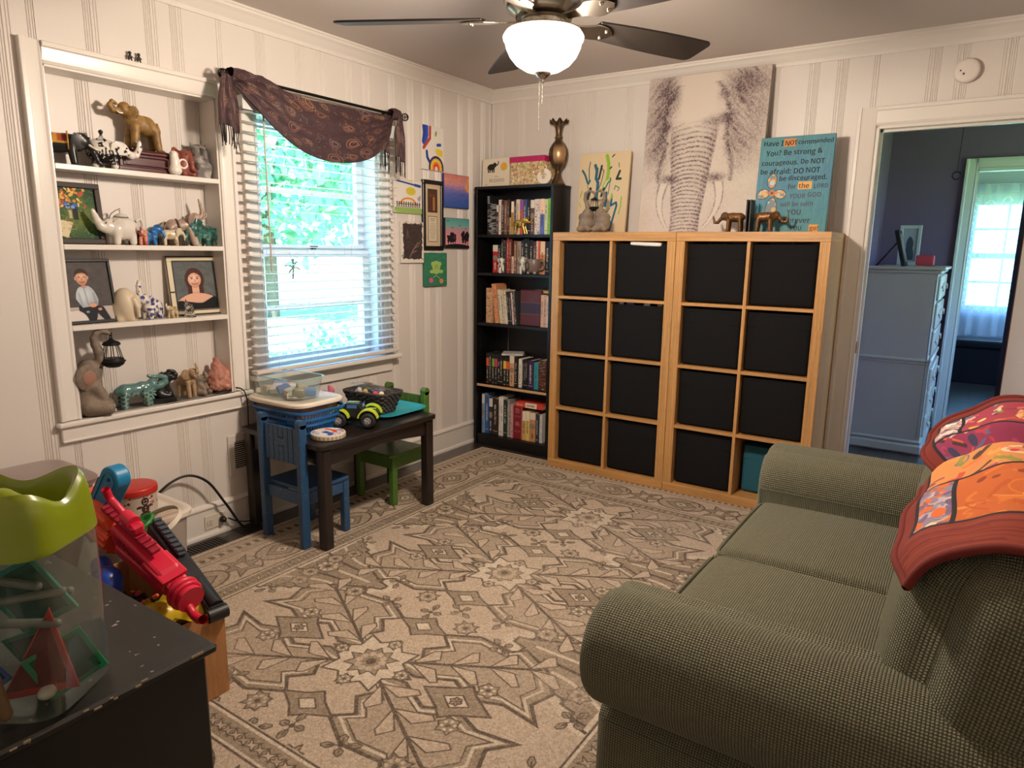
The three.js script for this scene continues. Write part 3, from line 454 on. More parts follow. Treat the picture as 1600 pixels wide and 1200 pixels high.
    for (const zc of [1.42, 2.23, 0.66, 3.05]) { const h = 0.31, d = zc === 0.66 || zc === 3.05 ? 0.3 : 0.47; step(1, fx0, zc, h, d); step(-1, fx1, zc, h, d); }
    // medallions of four broad petals
    const petal = (mx, mz, sx, sz) => {
      const P = (a) => a.map(([u, v]) => [mx + sx * u, mz + sz * v]);
      const o = [[0.05, 0.035], [0.14, 0.1], [0.1, 0.16], [0.16, 0.22], [0.1, 0.27], [0.22, 0.335], [0.36, 0.32], [0.4, 0.36], [0.52, 0.3], [0.6, 0.2], [0.57, 0.12], [0.63, 0.05], [0.5, 0.07], [0.4, 0.03], [0.3, 0.08], [0.18, 0.02]];
      poly(P(o), MID, DK, 0.02); const ctr = [0.33, 0.19];
      poly(P(o.map(([u, v]) => [mix(ctr[0], u, 0.86), mix(ctr[1], v, 0.84)])), null, LT, 0.016); poly(P(o.map(([u, v]) => [mix(ctr[0], u, 0.78), mix(ctr[1], v, 0.75)])), TAN, DK, 0.008);
      for (let k = 0; k < 4; k++) for (const q of [-1, 1]) { const t = 0.12 + k * 0.115, b = [t, t * 0.58], e = q > 0 ? [b[0] + 0.12, b[1] - 0.045] : [b[0] + 0.02, b[1] + 0.1], e2 = q > 0 ? [b[0] + 0.09, b[1] + 0.02] : [b[0] + 0.07, b[1] + 0.07]; poly(P([b, e, [e[0] + 0.02, e[1] + 0.015], e2]), BG, DK, 0.008); }
      c.strokeStyle = DK; c.lineWidth = 0.012; c.beginPath(); c.moveTo(...P([[0.08, 0.05]])[0]); c.lineTo(...P([[0.5, 0.29]])[0]); c.stroke();
      const rr = P([[0.42, 0.1], [0.17, 0.15]]); rosette(...rr[0], 0.04, 6, LT);
    };
    for (const mz of [0.24, 1.05, 1.83, 2.63, 3.43]) {
      for (const sx of [-1, 1]) for (const sz of [-1, 1]) petal(cx, mz, sx, sz);
      const cr = [[0, -0.15], [0.05, -0.1], [0.11, -0.12], [0.1, -0.05], [0.18, 0], [0.1, 0.05], [0.11, 0.12], [0.05, 0.1], [0, 0.15]]; const full = cr.concat(cr.slice(1, -1).reverse().map(([u, v]) => [-u, v])).map(([u, v]) => [cx + u, mz + v]);
      poly(full, LT, DK, 0.012); rosette(cx, mz, 0.085, 10, BG); for (const [a, b] of [[0.14, 0], [-0.14, 0], [0, 0.12], [0, -0.12]]) rosette(cx + a, mz + b, 0.03, 6, LT);
      for (const s of [-1, 1]) { const x = cx + s * 0.37; poly([[x - 0.13, mz], [x - 0.03, mz - 0.06], [x, mz - 0.09], [x + 0.03, mz - 0.06], [x + 0.13, mz], [x + 0.03, mz + 0.06], [x, mz + 0.09], [x - 0.03, mz + 0.06]], MID, DK, 0.014); poly([[x - 0.05, mz], [x, mz - 0.035], [x + 0.05, mz], [x, mz + 0.035]], LT, DK, 0.009); rosette(x, mz, 0.022, 6, DK);
        const z = mz + s * 0.27; poly([[cx - 0.11, z], [cx - 0.04, z - 0.035], [cx, z - 0.07], [cx + 0.04, z - 0.035], [cx + 0.11, z], [cx + 0.04, z + 0.035], [cx, z + 0.07], [cx - 0.04, z + 0.035]], MID, DK, 0.012); poly([[cx - 0.04, z], [cx, z - 0.03], [cx + 0.04, z], [cx, z + 0.03]], LT, DK, 0.008); }
    }
    for (let i = 0; i < 60; i++) { // loose flowers between
      const mz = [0.65, 1.44, 2.23, 3.03][i % 4], k = Math.floor(i / 4), a = k / 15, x = cx + (a - 0.5) * 1.35, s = Math.abs(a - 0.5) * 2, z = mz + (k % 2 ? 0.1 : -0.1) * (0.3 + s);
      if (s > 0.72 && Math.abs(z - mz) < 0.3) continue; if (k % 3 === 0) rosette(x, z, 0.048, 8, BG); else sprig(x, z, 0.04, k * 1.3 + i);
    }
    for (const mz of [1.05, 1.83, 2.63]) for (const s of [-1, 1]) for (const [dx, dz, q] of [[0.7, 0.33, 1], [0.72, 0.12, 0], [0.71, -0.13, 0], [0.69, -0.32, 1]]) { if (q) rosette(cx + s * dx, mz + dz, 0.048, 8, BG); else sprig(cx + s * dx, mz + dz, 0.042, dz * 9); }
    c.restore();
    // wear and pile
    const im = c.getImageData(0, 0, W, Hh), D = im.data;
    const BW = 200, wear = []; for (let q = 0; q <= 260; q++) for (let p = 0; p < BW; p++) wear.push(0.12 + 0.34 * clamp((fbm(p * 0.048, q * 0.048, 0, 3) - 0.42) * 3));
    for (let y = 0; y < Hh; y++) for (let x = 0; x < W; x++) { const i = (y * W + x) * 4, g = (hash(x, y, 1) - 0.5) * 44 + (hash(x >> 2, y >> 2, 2) - 0.5) * 26, f = wear[(y >> 3) * BW + (x >> 3)] + 0.1 * (hash(x >> 3, y >> 3, 7) > 0.55), B = [190, 171, 149]; for (let k = 0; k < 3; k++) D[i + k] = clamp(mix(D[i + k], B[k], f) * 0.94 + g, 0, 255); }
    c.putImageData(im, 0, 0);
  });
  const bump = pixelTex(512, 512, (x, y) => 90 + 120 * hash(x, y, 3) * 0.6 + 80 * noise(x * 0.25, y * 0.25), [9, 12], false);
  const g = bx(x1 - x0, 0.009, z1 - z0, 0, 0, 0, 0.004), p = g.attributes.position, u = g.attributes.uv;
  for (let i = 0; i < p.count; i++) u.setXY(i, p.getX(i) / (x1 - x0) + 0.5, 0.5 - p.getZ(i) / (z1 - z0));
  single('area_rug', 'large distressed beige and brown medallion area rug on the dark floor', 'rug', g, M('#ffffff', 0.96, { map: art, bumpMap: bump, bumpScale: 0.004, sheen: 0.25, sheenRoughness: 0.8 }), [(x0 + x1) / 2, 0.0045, (z0 + z1) / 2]);
}

// ---------- oak cube shelves and fabric bins ----------
const oakTex = (k) => pixelTex(256, 512, (x, y) => { const n = fbm(x * 0.22 + k * 31, y * 0.006, k), g = fbm(x * 0.9, y * 0.03 + k, 5), s = hash(x, Math.floor(y / 14), k) > 0.86 ? -14 : 0; return [196, 146, 88].map((c, i) => c * (0.72 + 0.34 * n + 0.16 * g) + s * [1, 1, 0.9][i]); }, [4, 1]);
const oakV = M('#ffffff', 0.42, { map: oakTex(1) }), oakH = M('#ffffff', 0.42, { map: oakTex(2) });
const UY = 0.009, UZ = 0.016, UD = 0.39, U1 = 0.764, U2 = 1.556;
const CELL = 0.3365, cellX = (u, c) => u + 0.05 + CELL / 2 + c * (CELL + 0.017), cellY = (r) => UY + 0.05 + (3 - r) * (CELL - 0.0015 + 0.017);
{
  for (const [u, lab] of [[U1, 'oak cube shelf holding eight black bins, next to the black bookcase'], [U2, 'oak cube shelf with seven black bins and a teal one, next to the doorway']]) {
    const t = thing('cube_shelf', lab, 'shelf', [u, UY, UZ]), z = UD / 2;
    part('top_board', turnUV(bx(0.79, 0.05, UD, 0.395, 1.465, z, 0.0015)), oakH, t); part('bottom_board', turnUV(bx(0.79, 0.05, UD, 0.395, 0.025, z, 0.0015)), oakH, t);
    for (const x of [0.025, 0.765]) part('side_board', bx(0.05, 1.389, UD - 0.001, x, 0.745, z, 0.0015), oakV, t);
    part('divider', bx(0.017, 1.388, UD - 0.003, 0.395, 0.745, z, 0.001), oakV, t);
    for (let r = 1; r < 4; r++) for (const c of [0, 1]) part('shelf', turnUV(bx(CELL, 0.017, UD - 0.004, 0.05 + CELL / 2 + c * (CELL + 0.017), 0.05 + r * (CELL + 0.0155) - 0.0085, z, 0.001)), oakH, t);
  }
}
{
  const fab = (h) => M(h, 0.85, { bumpMap: pixelTex(128, 128, (x, y) => 110 + 50 * ((x + y) % 4 < 2) + 60 * hash(x, y, 2), [14, 14], false), bumpScale: 0.0006, specularIntensity: 0.3 });
  const black = fab('#171616'), teal = fab('#2c5f70');
  const rows = ['top', 'second', 'third', 'bottom'];
  const makeBin = (m, w, h, d, sag) => {
    const g = cushion(w, h, d, 0.02, [0.002, 0.0, 0.006], 12), p = g.attributes.position;
    for (let i = 0; i < p.count; i++) { const y = p.getY(i), x = p.getX(i) / w * 2; if (y > h * 0.2) p.setY(i, y - 0.004 * (1 - x * x)); }
    const o = new THREE.Group();
    const b = sh(new THREE.Mesh(g.translate(0, h / 2 + 0.0015, 0), m)); b.name = 'fabric_body'; o.add(b);
    const s = roundRect(w - 0.001, d + 0.004, 0.02), hole = roundRect(w - 0.014, d - 0.012, 0.015); s.holes.push(new THREE.Path(hole.getPoints(6)));
    const band = ext(s, 0.075, 0.002).rotateX(-PI / 2), q = band.attributes.position;
    const r = sh(new THREE.Mesh(band.translate(0, h - 0.034, 0), m)); r.name = 'rim_band'; o.add(r); void q; void sag;
    const st = sh(new THREE.Mesh(bx(w * 0.98, 0.0022, 0.002, 0, h - 0.074, d / 2 + 0.004, 0.0008), m)); st.name = 'seam'; o.add(st);
    return o;
  };
  const proto = makeBin(black, 0.328, 0.316, 0.368);
  [[U1, 'left'], [U2, 'right']].forEach(([u, us]) => { for (let r = 0; r < 4; r++) for (const c of [0, 1]) {
    const isTeal = us === 'right' && r === 3 && c === 1;
    const o = isTeal ? makeBin(teal, 0.3, 0.27, 0.3) : proto.clone();
    o.name = numbered(isTeal ? 'storage_box' : 'fabric_bin');
    o.children.forEach((q) => { q.name = numbered(q.name); });
    o.position.set(cellX(u, c) + rnd(-0.002, 0.002), cellY(r), UZ + 0.192 - (isTeal ? 0.065 : 0.012 + rnd(0.012))); o.rotation.y = rnd(-0.008, 0.008); o.rotation.z = 0;
    o.userData = isTeal ? { label: 'teal fabric box in the bottom right cube beside the sofa arm', category: 'bin' } : { label: `black fabric bin in the ${rows[r]} row, ${c ? 'right' : 'left'} column of the ${us === 'left' ? 'cube shelf beside the bookcase' : 'cube shelf beside the doorway'}`, category: 'bin', group: 'black fabric bins in the cube shelves' };
    scene.add(o);
  } });
  // things showing over the rims
  const y1 = cellY(0) + 0.31, x1 = cellX(U1, 1);
  single('paper_stack', 'white papers bulging over the rim of a top row bin', 'paper', T(cushion(0.19, 0.02, 0.12, 0.008, [0, 0.004, 0], 8), 0, 0, 0, 0, 0, -0.04), M('#e6dfd6', 0.8), [x1 + 0.03, y1 - 0.002 + 0.01, UZ + 0.31]);
  const y2 = cellY(1) + 0.316;
  [['#e8e4da', -0.12, 0.03], ['#4c5a86', -0.06, 0.05], ['#d9d2c4', 0.045, 0.04], ['#c9a54e', 0.125, 0.03]].forEach(([c, x, w], i) => single('toy_card', ['white toy card sticking up at the left over a second row bin', 'blue toy card sticking up in the middle left of a second row bin', 'cream toy card sticking up right of centre over a second row bin', 'yellow toy card sticking up at the right of a second row bin'][i], 'toy', T(bx(w, 0.02, 0.006, 0, 0.005, 0, 0.001), 0, 0, 0, -0.1, 0, 0.05 * (i - 1.5)), M(c, 0.6), [x1 + x, y2, UZ + 0.335]));
}

// ---------- sofa ----------
const weave = (() => { // waffle weave: raised cells and a two-tone thread
  const S = 128, n = 16, f = (x, y) => { const u = (x / S * n) % 1, v = (y / S * n) % 1; return Math.pow(Math.sin(u * PI), 0.7) * Math.pow(Math.sin(v * PI), 0.7); };
  const mp = pixelTex(S * 2, S * 2, (x, y) => { const h = f(x / 2, y / 2), t = fbm(x * 0.05, y * 0.05, 2), s = (hash(x, y, 5) - 0.5) * 22; return [mix(58, 152, h) + s + t * 14 - 6, mix(63, 148, h) + s + t * 14 - 6, mix(54, 124, h) + s + t * 10 - 6]; }, [1 / 0.1, 1 / 0.1]);
  const bp = pixelTex(S * 2, S * 2, (x, y) => f(x / 2, y / 2) * 255, [1 / 0.1, 1 / 0.1], false);
  return M('#fbf7ee', 0.92, { map: mp, bumpMap: bp, bumpScale: 0.003, sheen: 0.35, sheenRoughness: 0.6, sheenColor: new THREE.Color(0.5, 0.52, 0.45) });
})();
{
  const s = thing('loveseat', 'sage green waffle weave loveseat with rolled arms and two seat cushions', 'sofa', [2.30, 0.009, 2.06]);
  // local: x towards the back, z along the seat, seat centre z = 0
  const deep = 1.02;
  part('base', boxUV(bx(0.9, 0.2, 1.3, 0.56, 0.17, 0, 0.02)), weave, s);
  part('back_frame', boxUV(cushion(0.2, 0.7, 1.5, 0.07, [0.01, 0.01, 0], 14).translate(0.95, 0.44, 0)), weave, s);
  for (const q of [-1, 1]) { // rolled arm: outline in (z, y) pushed along x, with a softly rounded front
    const a = new THREE.Shape(); const zi = 0.575, r = 0.128, cy = 0.505, cz = zi + 0.175;
    a.moveTo(zi, 0.05); a.lineTo(zi, cy - 0.02); a.quadraticCurveTo(zi + 0.005, cy + 0.085, zi + 0.08, cy + r - 0.014);
    a.absarc(cz, cy, r, PI * 0.66, -PI * 0.62, true); a.lineTo(cz + 0.02, 0.32); a.lineTo(cz + 0.03, 0.05); a.lineTo(zi, 0.05);
    const pts = a.getPoints(14), g = new THREE.ExtrudeGeometry(new THREE.Shape(pts), { depth: deep - 0.08, bevelEnabled: true, bevelSize: 0.03, bevelOffset: -0.03, bevelThickness: 0.04, bevelSegments: 5, steps: 14 });
    g.rotateY(PI / 2).translate(0.09, 0, 0); // outline x -> -z, depth -> x
    if (q > 0) { const p = g.attributes.position; for (let i = 0; i < p.count; i++) p.setZ(i, -p.getZ(i)); flip(g); }
    // uv: along x and round the outline
    const P = g.attributes.position, uv = new Float32Array(P.count * 2); for (let i = 0; i < P.count; i++) { const y = P.getY(i), z = Math.abs(P.getZ(i)), an = Math.atan2(y - cy, z - cz); uv[2 * i] = P.getX(i); uv[2 * i + 1] = y > 0.36 ? an * 0.14 : y + 0.4; }
    for (let i = 0; i < P.count; i += 3) { const m = [0, 1, 2].map((k) => uv[2 * (i + k) + 1]); if (Math.max(...m) - Math.min(...m) > 0.3) for (let k = 0; k < 3; k++) if (uv[2 * (i + k) + 1] < 0) uv[2 * (i + k) + 1] += 2 * PI * 0.14; }
    g.setAttribute('uv', new THREE.BufferAttribute(uv, 2));
    part('arm', smooth(g, 50), weave, s);
  }
  for (const q of [-1, 1]) {
    const cgeo = cushion(0.66, 0.17, 0.57, 0.045, [0.012, 0.018, 0.004], 18), cu = part('seat_cushion', cgeo.translate(0.40, 0.365, q * 0.287), weave, s);
    const pl = []; for (const y of [0.436, 0.296]) { const w = 0.325, d = 0.279, c = []; const k = 0.03; for (const [a, b, e] of [[1, 1, 0], [-1, 1, 1], [-1, -1, 2], [1, -1, 3]]) for (let i = 0; i <= 4; i++) { const t = e * PI / 2 + i / 4 * PI / 2; c.push([0.4 + a * (w - k) + k * Math.cos(t), y, q * 0.287 + b * (d - k) + k * Math.sin(t)]); } pl.push(tube(c, 0.0055, 90, 6, true)); } part('piping', pl.map((g) => boxUV(g)), weave, cu);
    const b = cushion(0.3, 0.5, q > 0 ? 0.74 : 0.66, 0.12, [0.06, 0.035, 0.055], 20).rotateZ(-0.16);
    part('back_cushion', b.translate(0.8, 0.66, q * (q > 0 ? 0.405 : 0.345)), weave, s);
  }
  for (const x of [0.12, 0.94]) for (const z of [-0.68, 0.68]) part('foot', cyl(0.025, 0.02, 0.06, x, 0.03, z, 12), M('#2a1d15', 0.4), s);
}
function smooth(g, deg) { // average normals over faces that meet at less than deg
  g = g.index ? g.toNonIndexed() : g; g.computeVertexNormals(); const p = g.attributes.position, n = g.attributes.normal, map = new Map(), c = Math.cos(deg * PI / 180), key = (i) => Math.round(p.getX(i) * 1e4) + ',' + Math.round(p.getY(i) * 1e4) + ',' + Math.round(p.getZ(i) * 1e4);
  for (let i = 0; i < p.count; i++) { const k = key(i); if (!map.has(k)) map.set(k, []); map.get(k).push([n.getX(i), n.getY(i), n.getZ(i)]); }
  const out = new Float32Array(p.count * 3);
  for (let i = 0; i < p.count; i++) { const a = [n.getX(i), n.getY(i), n.getZ(i)], s = [0, 0, 0]; for (const b of map.get(key(i))) if (a[0] * b[0] + a[1] * b[1] + a[2] * b[2] > c) for (let k = 0; k < 3; k++) s[k] += b[k]; const l = Math.hypot(...s) || 1; out.set(s.map((t) => t / l), i * 3); }
  g.setAttribute('normal', new THREE.BufferAttribute(out, 3)); return g;
}
{ // throw blanket over the back
  const art = canvasTex(1024, 1024, (c, W) => {
    const Hh = W; c.fillStyle = '#7a2a1f'; c.fillRect(0, 0, W, Hh);
    let sd = 11; const r = (a = 1) => { sd = (sd * 16807) % 2147483647; return (sd / 2147483647) * a; };
    const pal = ['#d9692f', '#e9a24a', '#f0cf8c', '#8a2f4f', '#3b3550', '#c23a3f', '#57688c', '#e7d3c0', '#a33a6a', '#2b2026', '#7d8a3f', '#e27b5a'];
    const panel = (x, y, w, h, bg, cols) => { c.save(); c.beginPath(); c.rect(x, y, w, h); c.clip(); c.fillStyle = bg; c.fillRect(x, y, w, h); for (let i = 0; i < 70; i++) { c.strokeStyle = cols[Math.floor(r(cols.length))]; c.lineWidth = 3 + r(16); c.globalAlpha = 0.75; c.beginPath(); const X = x + r(w), Y = y + r(h); c.moveTo(X, Y); c.bezierCurveTo(X + r(120) - 60, Y + r(90) - 45, X + r(200) - 100, Y + r(120) - 60, X + r(160) - 80, Y + r(120) - 60); c.stroke(); } c.globalAlpha = 1; for (let i = 0; i < 26; i++) { c.fillStyle = cols[Math.floor(r(cols.length))]; c.beginPath(); c.ellipse(x + r(w), y + r(h), 5 + r(26), 4 + r(14), r(3), 0, 7); c.fill(); } c.restore(); c.strokeStyle = '#221a1c'; c.lineWidth = 12; c.strokeRect(x, y, w, h); };
    panel(56, 110, 94, 250, '#9c8f9c', ['#8a7f95', '#b7a6ad', '#7a5f7a', '#e2c9a6', '#d9692f', '#6d5a80']);
    panel(150, 110, 820, 250, '#c4622a', ['#d9792f', '#b95322', '#e39a4a', '#8d3d1d', '#c4612a']);
    panel(56, 360, 914, 210, '#d08a4c', pal); panel(56, 570, 914, 190, '#8a2f4f', pal);
    panel(56, 760, 90, 200, '#d9cfc4', ['#e7ded2', '#b9a9a0', '#c77f6a', '#7a4a5a']); panel(146, 760, 824, 200, '#a33a4a', pal);
    c.strokeStyle = '#8f3a28'; c.lineWidth = 3; for (let i = 0; i < 90; i++) { c.beginPath(); const y = r(104); c.moveTo(r(W), y); c.quadraticCurveTo(r(W), y + 6, r(W), y); c.stroke(); }
    c.fillStyle = 'rgba(120,30,24,0.5)'; c.fillRect(0, 0, W, 8);
  });
  // the sheet is laid over the cushions: from a line inside the back, feel outwards for their surface
  scene.updateMatrixWorld(true);
  const ray = new THREE.Raycaster(), body = scene.getObjectByName('loveseat').children.filter((o) => /back/.test(o.name)), AX = 3.16, AY = 0.72, NS = 48, NT = 40, R = [];
  for (let j = 0; j <= NT; j++) { R.push([]); for (let i = 0; i <= NS; i++) { const th = mix(PI * 0.875, -0.05, j / NT), z = mix(2.80 + 0.03 * Math.min(1, j / NT * 2), 1.62, i / NS); ray.set(V(AX + 2 * Math.cos(th), AY + 2 * Math.sin(th), z), V(-Math.cos(th), -Math.sin(th), 0)); const hit = ray.intersectObjects(body, false)[0]; R[j].push(hit ? 2 - hit.distance : 0.1); } }
  for (let pass = 0; pass < 6; pass++) { const Q = R.map((r) => r.slice()); for (let j = 0; j <= NT; j++) for (let i = 0; i <= NS; i++) { let a = 0, n = 0; for (let dj = -1; dj <= 1; dj++) for (let di = -1; di <= 1; di++) { const q = Q[j + dj]?.[i + di]; if (q !== undefined) { a += q; n++; } } R[j][i] = Math.max(Q[j][i], a / n); } }
  const P = (s, t, lift) => { const fj = clamp(t) * NT, fi = clamp(s) * NS, j = Math.min(NT - 1, Math.floor(fj)), i = Math.min(NS - 1, Math.floor(fi)), r = mix(mix(R[j][i], R[j][i + 1], fi - i), mix(R[j + 1][i], R[j + 1][i + 1], fi - i), fj - j), th = mix(PI * 0.875, -0.05, t), w = 0.004 * Math.sin(s * 26 + t * 5) + 0.006 * Math.sin(s * 9 + t * 9 + 1) + lift; return [AX + (r + w) * Math.cos(th), AY + (r + w) * Math.sin(th), mix(2.80 + 0.03 * Math.min(1, t * 2), 1.62, s)]; };
  const b = thing('throw_blanket', 'colourful red patchwork printed fleece throw draped over the loveseat back', 'blanket', [0, 0, 0]);
  part('fleece', grid(70, 46, (s, t) => [...P(s, t, 0.02), t * 1.0, 1 - s].map((v, i) => (i === 3 ? s * 0.98 + 0.01 : i === 4 ? t * 0.95 + 0.0 : v))), M('#ffffff', 0.9, { map: turnArt(art), sheen: 0.15, sheenRoughness: 0.5 }), b);
  const hem = []; const edge = (f) => { const L = []; for (let i = 0; i <= 40; i++) L.push(f(i / 40)); return tube(L, 0.009, 120, 7); };
  hem.push(edge((k) => P(k, 0, 0.019)), edge((k) => P(0, k, 0.019)), edge((k) => P(1, k, 0.019)));
  part('hem', hem, M('#6e2219', 0.9, { sheen: 0.15 }), b, 'dark red rolled hem');
}
function turnArt(t) { t.center.set(0.5, 0.5); t.rotation = PI / 2; t.wrapS = t.wrapT = THREE.RepeatWrapping; return t; }

// ---------- children's table and chairs ----------
const scuff = (base, chip, k, rough = 0.4) => M('#ffffff', rough, { map: pixelTex(256, 256, (x, y) => { const n = fbm(x * 0.03, y * 0.03, k), s = noise(x * 0.25, y * 0.25, k + 3) > 0.93 ? 1 : 0, b = C(base), q = C(chip), m = 0.9 + 0.2 * n; return ['r', 'g', 'b'].map((c) => Math.pow(mix(b[c] * m, q[c], s * 0.5), 1 / 2.2) * 255); }, [2, 2]) });
{
  const esp = scuff('#1c1311', '#3a2a24', 2, 0.28), t = thing('play_table', 'low dark espresso wooden play table under the window', 'table', [0.335, 0.0095, 1.755]);
  const W = 0.60, D = 0.80, y = 0.507;
  part('tabletop', ext(roundRect(W, D, 0.035), 0.026, 0.006).rotateX(-PI / 2).translate(0, y - 0.013, 0), esp, t);
  for (const x of [-1, 1]) for (const z of [-1, 1]) part('leg', bx(0.052, y - 0.028, 0.052, x * 0.262, (y - 0.028) / 2 + 0.001, z * 0.355, 0.006), esp, t);
  for (const x of [-1, 1]) part('apron', ext([[-0.33, 0], [-0.33, -0.085], [-0.2, -0.07], [0, -0.055], [0.2, -0.07], [0.33, -0.085], [0.33, 0]], 0.02, 0.002).rotateY(PI / 2).translate(x * 0.262, y - 0.026, 0), esp, t);
  for (const z of [-1, 1]) part('apron', ext([[-0.237, 0], [-0.237, -0.085], [-0.13, -0.07], [0, -0.055], [0.13, -0.07], [0.237, -0.085], [0.237, 0]], 0.02, 0.002).translate(0, y - 0.026, z * 0.355), esp, t);
}
function kidChair(label, mat, pos, ry) { // faces +z locally, back at -z
  const c = thing('child_chair', label, 'chair', pos, ry, 'small wooden chairs at the play table');
  const w = 0.29, sd = 0.27, sy = 0.285, hb = 0.615;
  part('seat', ext([[-w / 2, -sd / 2], [w / 2, -sd / 2], [w / 2 + 0.004, sd / 2 - 0.02], [w / 2 - 0.016, sd / 2], [-w / 2 + 0.016, sd / 2], [-w / 2 - 0.004, sd / 2 - 0.02]], 0.018, 0.004).rotateX(PI / 2).translate(0, sy - 0.009, 0.012), mat, c);
  for (const x of [-1, 1]) {
    part('back_post', [bx(0.034, hb - 0.02, 0.042, x * (w / 2 - 0.008), (hb - 0.02) / 2, -sd / 2, 0.004), cyl(0.021, 0.021, 0.034, 0, 0, 0, 20).rotateZ(PI / 2).translate(x * (w / 2 - 0.008), hb - 0.021, -sd / 2)], mat, c);
    part('leg', bx(0.036, sy - 0.018, 0.036, x * (w / 2 - 0.018), (sy - 0.018) / 2, sd / 2 - 0.016, 0.004), mat, c);
    part('side_rail', bx(0.016, 0.06, sd - 0.04, x * (w / 2 - 0.014), sy - 0.05, 0.0, 0.003), mat, c);
  }
  part('front_rail', bx(w - 0.05, 0.06, 0.016, 0, sy - 0.05, sd / 2 - 0.01, 0.003), mat, c); part('back_rail', bx(w - 0.04, 0.06, 0.016, 0, sy - 0.05, -sd / 2 + 0.004, 0.003), mat, c);
  const n = 7, sw = (w - 0.05) / n, hole = new THREE.Path(); hole.absellipse(0, 0, 0.032, 0.013, 0, 2 * PI);
  for (let i = 0; i < n; i++) { const x = (i - (n - 1) / 2) * sw, mid = Math.abs(i - 3) < 1; for (const [h, y] of mid ? [[0.075, 0.435], [0.055, 0.541]] : [[0.17, 0.483]]) part('back_slat', bx(sw - 0.002, h, 0.014, x, y, -sd / 2, 0.002), mat, c); }
  part('handhold_rim', ext((() => { const s = new THREE.Shape(); s.absellipse(0, 0, 0.036, 0.019, 0, 2 * PI); s.holes.push(hole); return s; })(), 0.016, 0.002, 16).translate(0, 0.493, -sd / 2), mat, c);
  return c;
}
kidChair('small blue painted wooden chair at the near end of the play table', scuff('#234a70', '#b9b2a4', 5), [0.378, 0.0095, 2.03], PI);
kidChair('small green painted wooden chair at the far end of the play table', scuff('#4a7028', '#d3cfa8', 8), [0.325, 0.0095, 1.395], 0);

// ---------- window dressing ----------
{
  const b = thing('window_blind', 'white wide-slat window blind hanging open over the window', 'blind', [0.058, 0, 1.555]);
  const slatM = M('#dfe0de', 0.4, { transmission: 0.12, thickness: 0 }), W = 1.005, sg = bx(0.05, 0.0028, W, 0, 0, 0, 0.001);
  part('headrail', [bx(0.056, 0.05, W + 0.01, 0, 2.045, 0, 0.004), bx(0.006, 0.07, W + 0.02, 0.032, 2.04, 0, 0.002)], slatM, b);
  for (let i = 0; i < 28; i++) { const m = part('slat', sg, slatM, b); m.position.set(0, 2.0 - i * 0.0438, 0); m.rotation.z = -0.03 + rnd(-0.012, 0.012); m.rotation.x = i > 24 ? (i - 24) * 0.003 : rnd(-0.001, 0.001); }
  part('bottom_rail', bx(0.052, 0.02, W, 0, 0.778, 0, 0.004).rotateX(0.006), M('#cfc6bb', 0.45), b);
  for (const z of [-0.38, -0.13, 0.13, 0.38]) part('ladder_cord', [tube([[0.027, 2.03, z], [0.027, 0.79, z]], 0.0009, 2, 5), tube([[-0.027, 2.03, z], [-0.027, 0.79, z]], 0.0009, 2, 5)], M('#c9c8c4', 0.8), b).userData.kind = 'stuff';
  part('tilt_wand', [tube([[0.036, 2.02, 0.405], [0.034, 1.28, 0.4]], 0.0042, 4, 8), cyl(0.005, 0.005, 0.03, 0.034, 1.285, 0.4, 8)], M('#b9ada2', 0.3), b);
  part('lift_cord', [tube([[0.036, 2.02, 0.17], [0.037, 1.88, 0.165]], 0.0012, 2, 5), lathe([[0.001, 1.885], [0.004, 1.88], [0.007, 1.86], [0.001, 1.855]], 10).translate(0.037, 0, 0.165)], M('#cfc8be', 0.6), b);
  const sc = thing('sun_catcher', 'small twiggy grey dragonfly ornament hanging behind the window blind', 'ornament', [-0.045, 1.27, 1.72]);
  part('body', [tube([[0, 0.055, 0], [0.003, 0, 0], [0, -0.05, 0.004]], 0.005, 10, 6), ball(0.009, 0, 0.05, 0, 8)], M('#6f756c', 0.6), sc);
  for (const [z, y] of [[0.05, 0.02], [-0.045, 0.0], [0.03, -0.02], [-0.03, 0.04]]) part('wing', tube([[0, 0.01, 0], [0.002, y * 0.7 + 0.01, z * 0.6], [0, y, z]], 0.0042, 8, 5), M('#7c837a', 0.6), sc);
  part('hanging_cord', tube([[0, 0.055, 0], [-0.03, 0.1, 0]], 0.0008, 2, 4), M('#888888', 0.8), sc);
}
